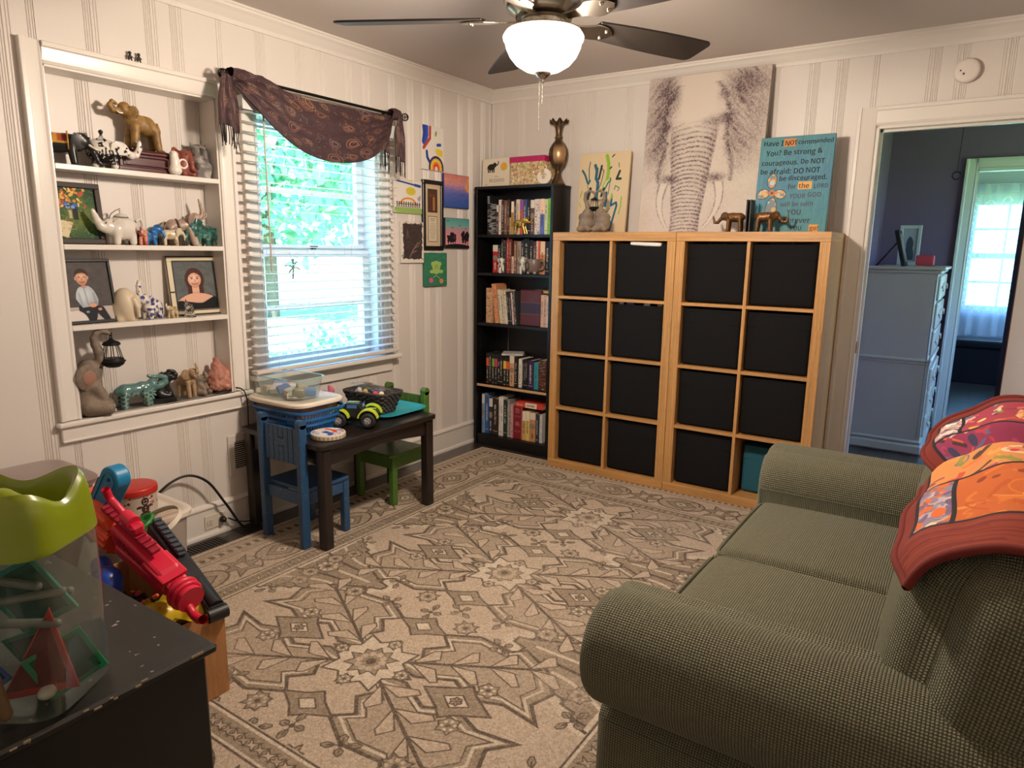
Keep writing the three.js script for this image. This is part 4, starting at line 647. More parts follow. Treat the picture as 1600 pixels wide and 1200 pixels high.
{
  const iron = M('#17130f', 0.45, { metalness: 0.6 });
  const r = thing('curtain_rod', 'thin black curtain rod with openwork ball finials above the window', 'curtain rod', [0.095, 2.136, 1.575]);
  part('pole', tube([[0, 0, -0.56], [0, 0, 0.58]], 0.0075, 2, 10), iron, r);
  for (const s of [-1, 1]) { const z = s * 0.585; part('finial', [0, 1, 2, 3].map((k) => torus(0.02, 0.0022, 20, 6).rotateY(k * PI / 4).translate(0, 0, z)).concat([torus(0.02, 0.0022, 20, 6).rotateX(PI / 2).translate(0, 0, z)]), iron, r); part('bracket', [bx(0.09, 0.01, 0.01, -0.045, -0.004, s * 0.5, 0.002), bx(0.006, 0.05, 0.025, -0.09, -0.008, s * 0.5, 0.002), torus(0.012, 0.003, 16, 6, PI).rotateZ(PI).translate(0, 0.002, s * 0.5)], iron, r); }
  // paisley scarf swagged over the rod
  const art = canvasTex(1024, 512, (c, W, Hh) => {
    c.fillStyle = '#3f2a2e'; c.fillRect(0, 0, W, Hh); let sd = 3; const r2 = (a) => { sd = (sd * 16807) % 2147483647; return (sd / 2147483647) * a; };
    const pais = (x, y, s, a, col) => { c.save(); c.translate(x, y); c.rotate(a); for (let k = 0; k < 4; k++) { c.strokeStyle = ['#7d5f4a', '#2c2029', col, '#8d7a5c'][k]; c.lineWidth = s * 0.1; c.scale(0.82, 0.82); c.beginPath(); c.moveTo(0, -s); c.bezierCurveTo(s * 0.9, -s * 0.7, s, s * 0.7, 0, s * 0.8); c.bezierCurveTo(-s, s * 0.7, -s * 0.5, -s * 0.2, s * 0.15, -s * 0.75); c.stroke(); } c.restore(); };
    for (let i = 0; i < 900; i++) { c.strokeStyle = ['#7d5a4e', '#1d161c', '#6b3440', '#8d7658', '#2a2030'][i % 5]; c.lineWidth = 1 + r2(3); c.globalAlpha = 0.75; c.beginPath(); c.arc(r2(W), r2(Hh), 3 + r2(14), r2(6), r2(6) + 2); c.stroke(); } c.globalAlpha = 1;
    for (let i = 0; i < 70; i++) pais(r2(W), r2(Hh), 22 + r2(40), r2(6.3), ['#a5553a', '#82364a', '#ad8a58', '#6d567d'][i % 4]);
  });
  art.wrapS = art.wrapT = THREE.RepeatWrapping;
  const cloth = M('#ffffff', 0.75, { map: art, sheen: 0.4, sheenRoughness: 0.5 }), fr = M('#151217', 0.8);
  const s = thing('scarf_valance', 'dark maroon paisley fringed scarf swagged over the curtain rod', 'scarf', [0.095, 2.136, 1.575]);
  const L = new THREE.CatmullRomCurve3([[2.10, 2.150, 0.0], [2.0, 2.158, 0.0], [1.9, 2.145, 0.008], [1.84, 2.122, 0.012], [1.70, 2.108, 0.012], [1.54, 2.112, 0.01], [1.36, 2.114, 0.01], [1.2, 2.12, 0.008], [1.10, 2.128, 0.0]].map(([z, y, x]) => V(x, y - 2.136, z - 1.575)));
  const B = new THREE.CatmullRomCurve3([[2.11, 2.10, 0.006], [2.04, 2.03, 0.03], [1.91, 1.928, 0.035], [1.764, 1.852, 0.04], [1.603, 1.822, 0.045], [1.40, 1.842, 0.045], [1.25, 1.90, 0.035], [1.15, 2.0, 0.03], [1.10, 2.09, 0.006]].map(([z, y, x]) => V(x, y - 2.136, z - 1.575)));
  const swag = grid(80, 34, (u, v) => { const a = L.getPoint(u), b = B.getPoint(u), q = Math.pow(v, 0.9), fold = 0.011 * Math.sin(v * 19 + Math.sin(u * PI) * 2.5) * Math.sin(PI * clamp(v * 1.05)) * (0.5 + 0.5 * Math.abs(Math.cos(u * PI))), belly = 0.035 * Math.sin(v * PI) * Math.sin(u * PI); return [mix(a.x, b.x, q) + belly + fold, mix(a.y, b.y, q), mix(a.z, b.z, q), u * 1.1, v * 0.75]; });
  const back = grid(40, 8, (u, v) => { const a = L.getPoint(u), b = B.getPoint(u); return [mix(b.x, a.x - 0.02, v) - 0.004, mix(b.y - 0.002, mix(b.y, a.y, 0.62), v), mix(a.z, b.z, mix(1, 0.9, v)), u, 0.75 + v * 0.2]; });
  part('swag', [swag, back], cloth, s);
  // the part wound round the rod at the left
  part('wrap', [grid(30, 20, (u, v) => { const a = v * 2 * PI, z = mix(0.555, 0.31, u), r3 = (0.03 - 0.014 * u) * (1 + 0.16 * Math.sin(a * 3 + u * 14)); return [0.004 + r3 * Math.cos(a), (u > 0.7 ? -0.008 * (u - 0.7) / 0.3 : 0.004) + r3 * Math.sin(a) * 1.05, z, v * 0.3, u * 0.4]; }), grid(24, 16, (u, v) => { const a = v * 2 * PI, z = mix(-0.46, -0.535, u), r3 = 0.024 + 0.008 * Math.sin(u * PI) + 0.003 * Math.sin(a * 4 + u * 9); return [0.004 + r3 * Math.cos(a), r3 * Math.sin(a), z, v * 0.3, u * 0.2]; })], cloth, s);
  const tail = (z0, z1, y0, y1, taper, ph) => grid(14, 30, (u, v) => { const w = mix(taper, 1, sm(clamp(v * 1.8))), zc = (z0 + z1) / 2, z = mix(z0, z1, mix(0.5 - w / 2, 0.5 + w / 2, u)); void zc; return [0.028 + 0.01 * Math.sin(u * 13 + ph) * (0.6 + v * 0.6) - 0.006 * v, mix(y0, y1, v) + 0.012 * Math.sin(u * 5) * v - 0.01 * u, z, u * 0.35, 0.1 + v * 0.55]; });
  const fringe = (z0, z1, y0, y1, n, ph) => { const g = []; for (let i = 0; i < n; i++) { const u = (i + 0.5) / n, z = mix(z0, z1, u), x = 0.022 + 0.01 * Math.sin(u * 13 + ph), dy = 0.012 * Math.sin(u * 5) - 0.01 * u; g.push(tube([[x, y0 + dy, z], [x + rnd(-0.004, 0.004), (y0 + y1) / 2 + dy, z + rnd(-0.004, 0.004)], [x + rnd(-0.005, 0.005), y1 + rnd(-0.012, 0.012) + dy, z + rnd(-0.006, 0.006)]], 0.0021, 5, 5)); } return g; };
  part('left_tail', tail(0.635, 0.535, 0.0, -0.225, 0.55, 0), cloth, s); part('fringe', fringe(0.633, 0.537, -0.222, -0.305, 16, 0), fr, s).userData.kind = 'stuff';
  part('right_tail', tail(-0.47, -0.552, 0.0, -0.24, 0.5, 2), cloth, s); part('fringe', fringe(-0.472, -0.55, -0.236, -0.325, 13, 2), fr, s).userData.kind = 'stuff';
  part('back_tail', tail(-0.385, -0.455, -0.03, -0.21, 0.9, 4).translate(-0.02, 0, 0), cloth, s); part('fringe', fringe(-0.388, -0.452, -0.206, -0.3, 11, 4).map((g) => g.translate(-0.02, 0, 0)), fr, s).userData.kind = 'stuff';
}

// ---------- pictures: box body with the print on its face ----------
function facePrint(w, h, d, tex, edge, rough = 0.7) { // faces +z, centre at the back
  const body = new THREE.Group(); void body;
  return [bx(w, h, d, 0, 0, d / 2, 0.002), new THREE.PlaneGeometry(w - 0.004, h - 0.004).translate(0, 0, d + 0.0006), M(edge, rough), M('#ffffff', rough, { map: tex })];
}
function canvasPic(name, label, cat, w, h, d, tex, edge, pos, ry, lean = 0, group) {
  const [a, b, ma, mb] = facePrint(w, h, d, tex, edge), t = thing(name, label, cat, pos, ry, group);
  const L = (g) => g.translate(0, h / 2, 0).rotateX(-lean).translate(0, 0, 0);
  part('stretched_canvas', L(a), ma, t); part('painted_face', L(b), mb, t); return t;
}
const onWall = (name, label, z0, z1, y0, y1, d, tex, edge, lean = 0) => canvasPic(name, label, 'painting', z1 - z0, y1 - y0, d, tex, edge, [0.0015, y0, (z0 + z1) / 2], PI / 2, lean, 'children\'s paintings and print beside the window');
let seedC = 17; const rc = (a = 1) => { seedC = (seedC * 16807) % 2147483647; return (seedC / 2147483647) * a; };
const rough = (c, n, W, Hh, cols, l = 30, w = 6, al = 0.5) => { for (let i = 0; i < n; i++) { c.globalAlpha = al; c.strokeStyle = cols[Math.floor(rc(cols.length))]; c.lineWidth = 1 + rc(w); const x = rc(W), y = rc(Hh); c.beginPath(); c.moveTo(x, y); c.quadraticCurveTo(x + rc(l) - l / 2, y + rc(l) - l / 2, x + rc(l * 2) - l, y + rc(l) - l / 2); c.stroke(); } c.globalAlpha = 1; };
const stroke = (c, col, w, pts) => { c.strokeStyle = col; c.lineWidth = w; c.lineCap = 'round'; c.lineJoin = 'round'; c.beginPath(); pts.forEach((p, i) => (i ? c.lineTo(...p) : c.moveTo(...p))); c.stroke(); };
onWall('canvas_painting', 'white child\'s canvas with a rainbow and blue and red strokes, topmost beside the window', 0.545, 0.759, 1.876, 2.143, 0.016, canvasTex(256, 320, (c) => {
  c.fillStyle = '#e2ddd3'; c.fillRect(0, 0, 256, 320); rough(c, 60, 256, 320, ['#d8d0c4', '#ece8e0'], 30, 5);
  stroke(c, '#1f3f9e', 46, [[30, 15], [36, 60], [24, 120]]); stroke(c, '#2a4fb8', 30, [[60, 10], [60, 70], [30, 140]]); stroke(c, '#b5413a', 26, [[95, 10], [92, 90], [20, 165]]);
  stroke(c, '#7ba043', 20, [[165, 40], [160, 60]]); stroke(c, '#234a9c', 22, [[180, 130], [215, 125]]); stroke(c, '#e3c83c', 34, [[172, 175], [225, 180]]); stroke(c, '#e3c83c', 26, [[180, 195], [230, 200]]);
  stroke(c, '#20408f', 26, [[55, 190], [60, 230], [85, 260]]); [['#2c2c62', 88], ['#e0a72f', 70], ['#d8d04a', 58], ['#e37b35', 46], ['#d2402f', 30]].forEach(([q, r]) => { c.beginPath(); c.arc(165, 300, r, PI, 0); c.lineTo(165 + r, 320); c.lineTo(165 - r, 320); c.fillStyle = q; c.fill(); }); c.beginPath(); c.arc(165, 305, 16, PI, 0); c.lineTo(181, 320); c.lineTo(149, 320); c.fillStyle = '#e2ddd3'; c.fill(); stroke(c, '#2a2a2a', 4, [[225, 290], [235, 280], [240, 292], [250, 286]]);
}), '#d5cec3');
onWall('canvas_painting', 'white child\'s canvas with a yellow sun over little black figures and green grass', 0.7605, 1.012, 1.60, 1.80, 0.016, canvasTex(320, 256, (c) => {
  c.fillStyle = '#e0dad0'; c.fillRect(0, 0, 320, 256); stroke(c, '#24469c', 13, [[8, 12], [120, 22], [230, 34], [300, 38]]); stroke(c, '#24469c', 22, [[240, 34], [300, 40]]);
  c.fillStyle = '#cfc03a'; c.beginPath(); c.ellipse(190, 85, 56, 32, 0, 0, 7); c.fill(); rough(c, 30, 320, 1, ['#cfc03a']); [['#c9553a', 92], ['#e0953a', 84], ['#e6c35a', 76]].forEach(([q, r]) => { c.strokeStyle = q; c.lineWidth = 7; c.beginPath(); c.ellipse(160, 190, r, r * 0.55, 0, PI, 0); c.stroke(); });
  c.fillStyle = '#8fb35c'; c.fillRect(0, 216, 320, 40); for (let i = 0; i < 11; i++) { const x = 30 + i * 26; stroke(c, '#1d1b20', 8, [[x, 180], [x + rc(10) - 5, 200]]); stroke(c, '#1d1b20', 6, [[x - 9, 190], [x + 9, 186]]); stroke(c, '#1d1b20', 5, [[x - 8, 214], [x, 198], [x + 8, 212]]); c.beginPath(); c.arc(x, 176, 7, 0, 7); c.fillStyle = '#1d1b20'; c.fill(); } for (let i = 0; i < 4; i++) stroke(c, '#35509a', 5, [[270 + i * 10, 115 + rc(20)], [274 + i * 9, 140 + rc(18)]]);
}), '#d5cec3');
{ // framed narrow print
  const f = thing('picture_frame', 'tall narrow black framed print with two openings beside the window', 'picture frame', [0.0015, 1.382, 0.652], PI / 2, 'children\'s paintings and print beside the window'), w = 0.2, h = 0.434, b = 0.025, blk = M('#120f0e', 0.35);
  for (const [x, y, ww, hh] of [[0, h - b / 2, w, b], [0, b / 2, w, b], [-w / 2 + b / 2, h / 2, b, h - 2 * b], [w / 2 - b / 2, h / 2, b, h - 2 * b]]) part('frame_rail', bx(ww, hh, 0.02, x, y, 0.01, 0.003), blk, f);
  part('matted_print', [bx(w - 2 * b + 0.006, h - 2 * b + 0.006, 0.004, 0, h / 2, 0.006, 0.001)], M('#cdbb9e', 0.8), f);
  part('print_face', new THREE.PlaneGeometry(w - 2 * b, h - 2 * b).translate(0, h / 2, 0.0092), M('#ffffff', 0.4, { map: canvasTex(256, 640, (c) => { c.fillStyle = '#cbb898'; c.fillRect(0, 0, 256, 640); c.strokeStyle = '#3a2a20'; c.lineWidth = 6; c.fillStyle = '#4f3526'; c.fillRect(50, 50, 156, 236); c.strokeRect(50, 50, 156, 236); for (const [x, q] of [[95, '#5d2f2a'], [150, '#a9753f']]) { c.fillStyle = q; c.fillRect(x - 18, 130, 36, 140); c.beginPath(); c.arc(x, 115, 17, 0, 7); c.fillStyle = '#7a4a30'; c.fill(); } rough(c, 0, 1, 1, ['#000']); c.fillStyle = '#d6cab2'; c.fillRect(56, 330, 144, 264); c.strokeRect(56, 330, 144, 264); c.fillStyle = '#6b6258'; for (let i = 0; i < 11; i++) { const l = 60 + rc(50); c.fillRect(128 - l / 2, 400 + i * 16, l, 3); } c.fillRect(88, 352, 80, 6); c.fillRect(96, 370, 60, 6); }) }), f);
}
onWall('canvas_painting', 'canvas of an orange and pink sunset over blue water, right of the narrow frame', 0.285, 0.55, 1.658, 1.872, 0.02, canvasTex(320, 256, (c) => {
  const g = c.createLinearGradient(0, 0, 0, 256); [[0, '#c9705f'], [0.18, '#d58a78'], [0.3, '#c98a8f'], [0.42, '#8a76b0'], [0.58, '#5c64b0'], [1, '#2f55a4']].forEach(([t, q]) => g.addColorStop(t, q)); c.fillStyle = g; c.fillRect(0, 0, 320, 256); c.fillStyle = '#e39a4c'; c.beginPath(); c.arc(320, 75, 55, 0, 7); c.fill(); rough(c, 160, 320, 120, ['#d88a90', '#a884b8', '#e5b09a', '#7a6cb4'], 50, 6, 0.35); for (let i = 0; i < 10; i++) { c.fillStyle = '#232448'; c.fillRect(20 + i * 30 + rc(10), 62 + rc(60), 8, 3); } c.globalAlpha = 0.5; for (let i = 0; i < 60; i++) { c.strokeStyle = i % 2 ? '#3d66b8' : '#27478f'; c.lineWidth = 3; c.beginPath(); const x = rc(320), y = 150 + rc(106); c.moveTo(x, y); c.quadraticCurveTo(x + 20, y - 8, x + 45, y); c.stroke(); }
}), '#3d3f78');
onWall('canvas_painting', 'canvas of black trees against a teal and pink sky below the water sunset', 0.28, 0.539, 1.394, 1.592, 0.02, canvasTex(320, 256, (c) => {
  const g = c.createLinearGradient(0, 0, 0, 256); [[0, '#4fa09c'], [0.25, '#78aaa4'], [0.42, '#c98b96'], [0.8, '#d9909a']].forEach(([t, q]) => g.addColorStop(t, q)); c.fillStyle = g; c.fillRect(0, 0, 320, 256); c.fillStyle = '#0d0b10'; c.beginPath(); c.moveTo(0, 256); c.lineTo(0, 232); c.quadraticCurveTo(150, 205, 320, 236); c.lineTo(320, 256); c.fill(); for (const [x, h, w] of [[35, 70, 18], [65, 100, 26], [100, 85, 24], [128, 78, 16], [230, 105, 26], [262, 88, 22], [295, 96, 26]]) { for (let i = 0; i < 9; i++) { c.beginPath(); c.ellipse(x + rc(w) - w / 2, 220 - h * (0.25 + rc(0.75)), w * 0.55, w * 0.7, 0, 0, 7); c.fill(); } c.fillRect(x - 3, 190, 6, 50); } for (const [x, y] of [[30, 25], [90, 80], [190, 60], [270, 85]]) { stroke(c, '#17141a', 4, [[x - 12, y - 5], [x, y + 3], [x + 13, y - 5]]); }
}), '#2a2530');
onWall('canvas_painting', 'white canvas covered by a rough dark brown patch, left of the narrow frame', 0.748, 0.955, 1.30, 1.553, 0.016, canvasTex(256, 320, (c) => { c.fillStyle = '#dcd5ca'; c.fillRect(0, 0, 256, 320); c.fillStyle = '#3b302e'; c.beginPath(); c.moveTo(14, 10); for (let i = 0; i <= 60; i++) { const t = i / 60 * 4, s = Math.floor(t), f = t - s, j = rc(14); const p = s === 0 ? [12 + f * 230, 8 + j] : s === 1 ? [244 - j, 8 + f * 285] : s === 2 ? [244 - f * 226, 298 - j] : [14 + j, 296 - f * 286]; c.lineTo(...p); } c.fill(); rough(c, 90, 240, 290, ['#4a3c38', '#2c2422', '#55443e'], 60, 9, 0.5); stroke(c, '#8a6f62', 9, [[95, 275], [130, 220], [190, 160]]); stroke(c, '#8a6f62', 7, [[125, 240], [170, 225]]); stroke(c, '#8a6f62', 7, [[140, 205], [190, 190], [215, 150]]); stroke(c, '#6b5048', 8, [[60, 130], [70, 60], [80, 120]]); }), '#d5cec3');
onWall('canvas_painting', 'green canvas of a light green frog, lowest of the pictures beside the window', 0.523, 0.746, 1.15, 1.364, 0.02, canvasTex(256, 320, (c) => { c.fillStyle = '#2f7a5a'; c.fillRect(0, 0, 256, 320); rough(c, 200, 256, 320, ['#24664c', '#3d9068', '#1f5a50', '#57a878'], 40, 8, 0.5); c.fillStyle = '#9fc06a'; for (const e of [[130, 130, 48, 55], [90, 105, 20, 22], [170, 105, 20, 22], [80, 180, 26, 18], [185, 180, 26, 18], [130, 175, 40, 30]]) { c.beginPath(); c.ellipse(...e, 0, 0, 7); c.fill(); } stroke(c, '#7a9a3c', 6, [[115, 110], [120, 150], [140, 112], [145, 150]]); c.fillStyle = '#d75a86'; c.beginPath(); c.arc(70, 265, 24, 0, 7); c.fill(); c.fillStyle = '#d98a5a'; c.beginPath(); c.arc(190, 275, 24, 0, 7); c.fill(); stroke(c, '#c9bf6a', 5, [[95, 240], [130, 215], [170, 250]]); stroke(c, '#5a6a8a', 8, [[120, 20], [140, 30]]); }), '#2c6a50');

// ---------- bookcase ----------
const BCX0 = 0.046, BCX1 = 0.668, BCF = 0.2515, BSH = [1.49, 1.232, 0.885, 0.45, 0.078];
{
  const blk = M('#0f0e0f', 0.42, { map: pixelTex(64, 64, (x, y) => 200 + 40 * fbm(x * 0.2, y * 0.02), [2, 2]) }), b = thing('bookcase', 'tall narrow black bookcase full of books in the corner', 'bookcase', [0, 0, 0]);
  const xm = (BCX0 + BCX1) / 2, w = BCX1 - BCX0, zm = 0.03 + (BCF - 0.03) / 2, d = BCF - 0.03;
  for (const x of [BCX0 + 0.0095, BCX1 - 0.0095]) part('side_panel', bx(0.019, 1.785, d, x, 0.8945, zm, 0.001), blk, b);
  part('top_board', bx(w + 0.006, 0.019, d + 0.004, xm, 1.797, zm, 0.0015), blk, b);
  part('back_panel', bx(w - 0.004, 1.78, 0.004, xm, 0.9, 0.032, 0.0005), blk, b);
  for (const [i, y] of BSH.entries()) { const s = part('shelf', bx(w - 0.039, 0.019, d - 0.008, xm, y - 0.0095, zm - 0.003, 0.001), blk, b); if (i === 3) part('raw_edge', bx(w - 0.041, 0.017, 0.002, xm, y - 0.0095, BCF - 0.0062, 0.0005), M('#c7a078', 0.7), s, 'bare tan front edge of the shelf'); }
  part('plinth', bx(w - 0.039, 0.058, 0.016, xm, 0.03, BCF - 0.02, 0.001), blk, b);
  const pins = []; for (let y = 0.2; y < 1.75; y += 0.032) for (const z of [0.07, 0.2]) pins.push(cyl(0.0026, 0.0026, 0.001, 0, 0, 0, 6).rotateZ(PI / 2).translate(BCX0 + 0.0198, y, z)); part('pin_hole', pins, M('#3a3836', 0.8), b).userData.kind = 'stuff';
  part('back_gap', [bx(0.006, 0.4, 0.001, 0.19, 0.66, 0.0345, 0.0004), bx(0.006, 0.33, 0.001, 0.19, 0.26, 0.0345, 0.0004), bx(0.004, 0.3, 0.001, 0.19, 1.05, 0.0345, 0.0004)], M('#5a5a60', 0.7), b, 'pale seam down the back panel');
}
// books: [left edge, right edge, top] in shelf units, colour, colour word, style
const atlasW = 2048, atlasH = 1024, CELLW = 40, atlasJobs = [];
const bookMat = M('#ffffff', 0.55), pageMat = M('#d9cdb8', 0.9, { map: pixelTex(64, 64, (x, y) => [232, 224, 205].map((c) => c * (0.86 + 0.14 * hash(x >> 1, 0, 3))), [30, 30]) });
function makeBook(w, h, d, col, style) { // stands on y = 0, spine towards +z, centred in x
  const k = atlasJobs.length, cx = (k % 50) * CELLW, cy = Math.floor(k / 50) * 512; atlasJobs.push([cx, cy, col, style]);
  const U = (a) => (cx + 4 + a * (CELLW - 8)) / atlasW, Vv = (b) => 1 - (cy + 6 + (1 - b) * 500) / atlasH, o = new THREE.Group(), r = Math.min(0.0025, w * 0.2), t = Math.min(0.003, w * 0.22);
  const sp = bx(w, h, t + 0.002, 0, h / 2, d - (t + 0.002) / 2, r), cov = [bx(t, h, d - 0.004, -w / 2 + t / 2, h / 2, d / 2 - 0.002, 0.0006), bx(t, h, d - 0.004, w / 2 - t / 2, h / 2, d / 2 - 0.002, 0.0006)];
  const p = sp.attributes.position, uv = sp.attributes.uv; for (let i = 0; i < p.count; i++) uv.setXY(i, U(0.06 + 0.88 * (p.getX(i) / w + 0.5)), Vv(0.02 + 0.96 * p.getY(i) / h));
  for (const g of cov) for (let i = 0, q = g.attributes.uv; i < q.count; i++) q.setXY(i, U(0.01), Vv(0.01));
  const m1 = sh(new THREE.Mesh(mg([sp, ...cov]), bookMat)); m1.name = numbered('book_cover'); const m2 = sh(new THREE.Mesh(bx(w - 2 * t, h - 0.008, d - 0.009, 0, h / 2, d / 2 - 0.0035, 0.0004), pageMat)); m2.name = numbered('pages'); o.add(m1, m2); return o;
}
const SHN = ['top shelf', 'second shelf', 'third shelf', 'fourth shelf', 'bottom shelf'];
const ORD = ['first', 'second', 'third', 'fourth', 'fifth', 'sixth', 'seventh', 'eighth', 'ninth', 'tenth', 'eleventh', 'twelfth', 'thirteenth', 'fourteenth', 'fifteenth', 'sixteenth', 'seventeenth', 'eighteenth', 'nineteenth', 'twentieth'];
function shelfBooks(si, rows, x0, sc, y0, ysc, front, dep) {
  rows.forEach(([a, b, top, col, word, style = 0, lean = 0, fz = 0], i) => {
    const xa = x0 + a * sc, xb = x0 + b * sc, w = Math.max(0.006, xb - xa - 0.0008), h = (y0 - top) * ysc, o = makeBook(w, h, dep * (0.85 + 0.15 * hash(i, si, 1)), col, style), d = dep * (0.85 + 0.15 * hash(i, si, 1));
    o.name = numbered('book'); o.position.set((xa + xb) / 2, BSH[si] + (lean ? Math.abs(Math.sin(lean)) * w / 2 : 0), front - d - fz - rnd(0.006)); o.rotation.z = lean;
    o.userData = { label: `${word}, ${ORD[i]} from left on the bookcase's ${SHN[si]}`, category: 'book', group: `books on the ${SHN[si]} of the bookcase` }; scene.add(o);
  });
}
const s1 = 0.000631;
shelfBooks(0, [[178, 300, 225, '#1c1a1d', 'black marbled notebook', 6], [302, 324, 245, '#4a1f28', 'thin maroon book with a white label', 4], [326, 360, 185, '#d8d0c4', 'white book', 1], [363, 402, 190, '#3a2724', 'dark brown book', 2], [404, 434, 195, '#7d4a3a', 'reddish brown book', 2], [437, 464, 185, '#33261f', 'dark brown book', 2], [466, 486, 400, '#b59a5e', 'short tan book', 1], [488, 522, 210, '#b88a4c', 'orange and cream book', 3], [524, 552, 195, '#3d2a4a', 'dark purple book', 2], [555, 600, 188, '#d2c4a4', 'cream book', 1], [602, 640, 195, '#c65a3c', 'orange and red book', 3], [642, 686, 190, '#34497a', 'blue book', 2], [690, 732, 200, '#201d22', 'black book', 2], [736, 784, 198, '#5d4340', 'dark book with pale spine picture', 4], [786, 848, 192, '#d5cfc8', 'white spotted thick book', 5], [850, 904, 190, '#5a6bb0', 'blue and purple book', 3], [907, 944, 195, '#c6cba0', 'pale green book', 1], [946, 975, 188, '#7bbf3e', 'bright green book', 1], [978, 1008, 270, '#55b02f', 'shorter bright green book', 1]], 0.0144, s1, 607, 1 / 1840, 0.222, 0.16);
shelfBooks(1, [[230, 298, 750, '#b5232b', 'red boxed book', 4], [300, 342, 745, '#1d2024', 'black book', 2], [345, 372, 670, '#16161a', 'tall black book', 2], [374, 412, 690, '#26242a', 'black book', 5], [415, 442, 660, '#b53a30', 'tall red book', 1], [444, 474, 670, '#6f3a2a', 'red-brown book', 2], [477, 508, 890, '#d9b9a8', 'short pinkish white book', 1], [510, 548, 700, '#7d5340', 'brown book', 2], [551, 598, 705, '#a08d80', 'taupe book', 1], [601, 638, 690, '#221e20', 'black book', 2], [640, 702, 665, '#15191f', 'thick black book with silver title', 2], [705, 752, 690, '#1c1f22', 'black and grey book', 2], [755, 788, 705, '#5d2631', 'maroon book', 2], [790, 815, 700, '#d8b9ae', 'pink white book', 1], [817, 840, 700, '#d9572e', 'orange book', 1], [842, 898, 705, '#cf8a5c', 'orange and white book', 3], [902, 955, 700, '#1b1817', 'black book', 2], [960, 1003, 700, '#9a7060', 'pinkish brown book', 3]], 0.0144, s1, 1100, 1 / 1840, 0.2, 0.15);
const s3 = 0.000463;
shelfBooks(2, [[180, 292, 285, '#c59a74', 'thick tan book', 5], [352, 428, 205, '#cf8a5e', 'tall orange illustrated book', 5, 0.13], [445, 490, 300, '#cfc6ae', 'cream book', 1, 0.12], [495, 545, 310, '#c6bda2', 'cream book', 1, 0.12], [552, 585, 310, '#d6cdb9', 'cream spined book', 5, 0.11], [590, 628, 330, '#16161c', 'black book', 2, 0.11], [633, 662, 330, '#20222e', 'dark blue book', 2, 0.11], [668, 694, 340, '#dfb9b4', 'pink book', 1, 0.1], [698, 742, 320, '#3a3838', 'black and white lettered book', 6, 0.1], [1152, 1200, 355, '#d3b096', 'tan book', 1], [1203, 1246, 358, '#c7a188', 'tan book', 1], [1252, 1288, 370, '#cfc3c0', 'pale grey book', 1]], 0.0396, s3, 895, 1 / 2520, 0.225, 0.15);
const s4 = 0.00084;
shelfBooks(3, [[120, 148, 180, '#1b191b', 'black book with an orange band', 7], [150, 176, 180, '#17171a', 'black book', 2], [178, 204, 182, '#18181a', 'black book with a green emblem', 8], [206, 234, 182, '#19171a', 'black book with a pink emblem', 9], [236, 262, 186, '#161618', 'black book with white letters', 2], [264, 292, 190, '#1a1a1a', 'black book with white letters', 2], [294, 324, 195, '#1b1a18', 'black book with a yellow band', 10], [326, 357, 198, '#1c1816', 'black book with an orange band', 7], [360, 404, 180, '#c79a74', 'tan and cream book', 4], [407, 438, 185, '#19191b', 'black book', 2], [450, 482, 200, '#ddd6cc', 'white book', 1], [484, 502, 205, '#18181a', 'thin black book', 2], [504, 520, 205, '#1a1a1c', 'thin black book', 2], [522, 538, 205, '#151517', 'thin black book', 2], [542, 594, 205, '#33224a', 'purple book', 2], [597, 640, 220, '#2f8f9a', 'teal book', 1], [644, 718, 190, '#43241c', 'thick brown gilt book', 5]], 0.0144, s4, 480, 1 / 1385, 0.205, 0.15);
shelfBooks(4, [[82, 110, 660, '#7d97b4', 'pale blue book', 4], [113, 154, 680, '#2c5a9c', 'blue book', 1], [158, 194, 690, '#2b2b33', 'dark illustrated book', 4], [198, 254, 690, '#2b211d', 'thick dark brown book', 2], [258, 276, 665, '#d9d4cc', 'white book', 1], [279, 303, 668, '#dcd8d0', 'white book', 1], [306, 344, 690, '#22342c', 'dark green book', 2], [348, 374, 680, '#8c8a88', 'grey spiral bound book', 6], [377, 402, 720, '#c79a9a', 'pink patterned book', 5], [405, 494, 735, '#7d1728', 'thick crimson ornate book', 11], [497, 532, 770, '#cfa85e', 'golden book', 3], [536, 570, 765, '#d9c07a', 'yellow book', 3], [573, 628, 770, '#c08a58', 'tan book with dark spine picture', 4], [632, 662, 780, '#27344a', 'dark blue book', 2], [665, 690, 780, '#d3d0cc', 'white and black book', 6]], 0.0144, s4, 1060, 1 / 1385, 0.21, 0.16);
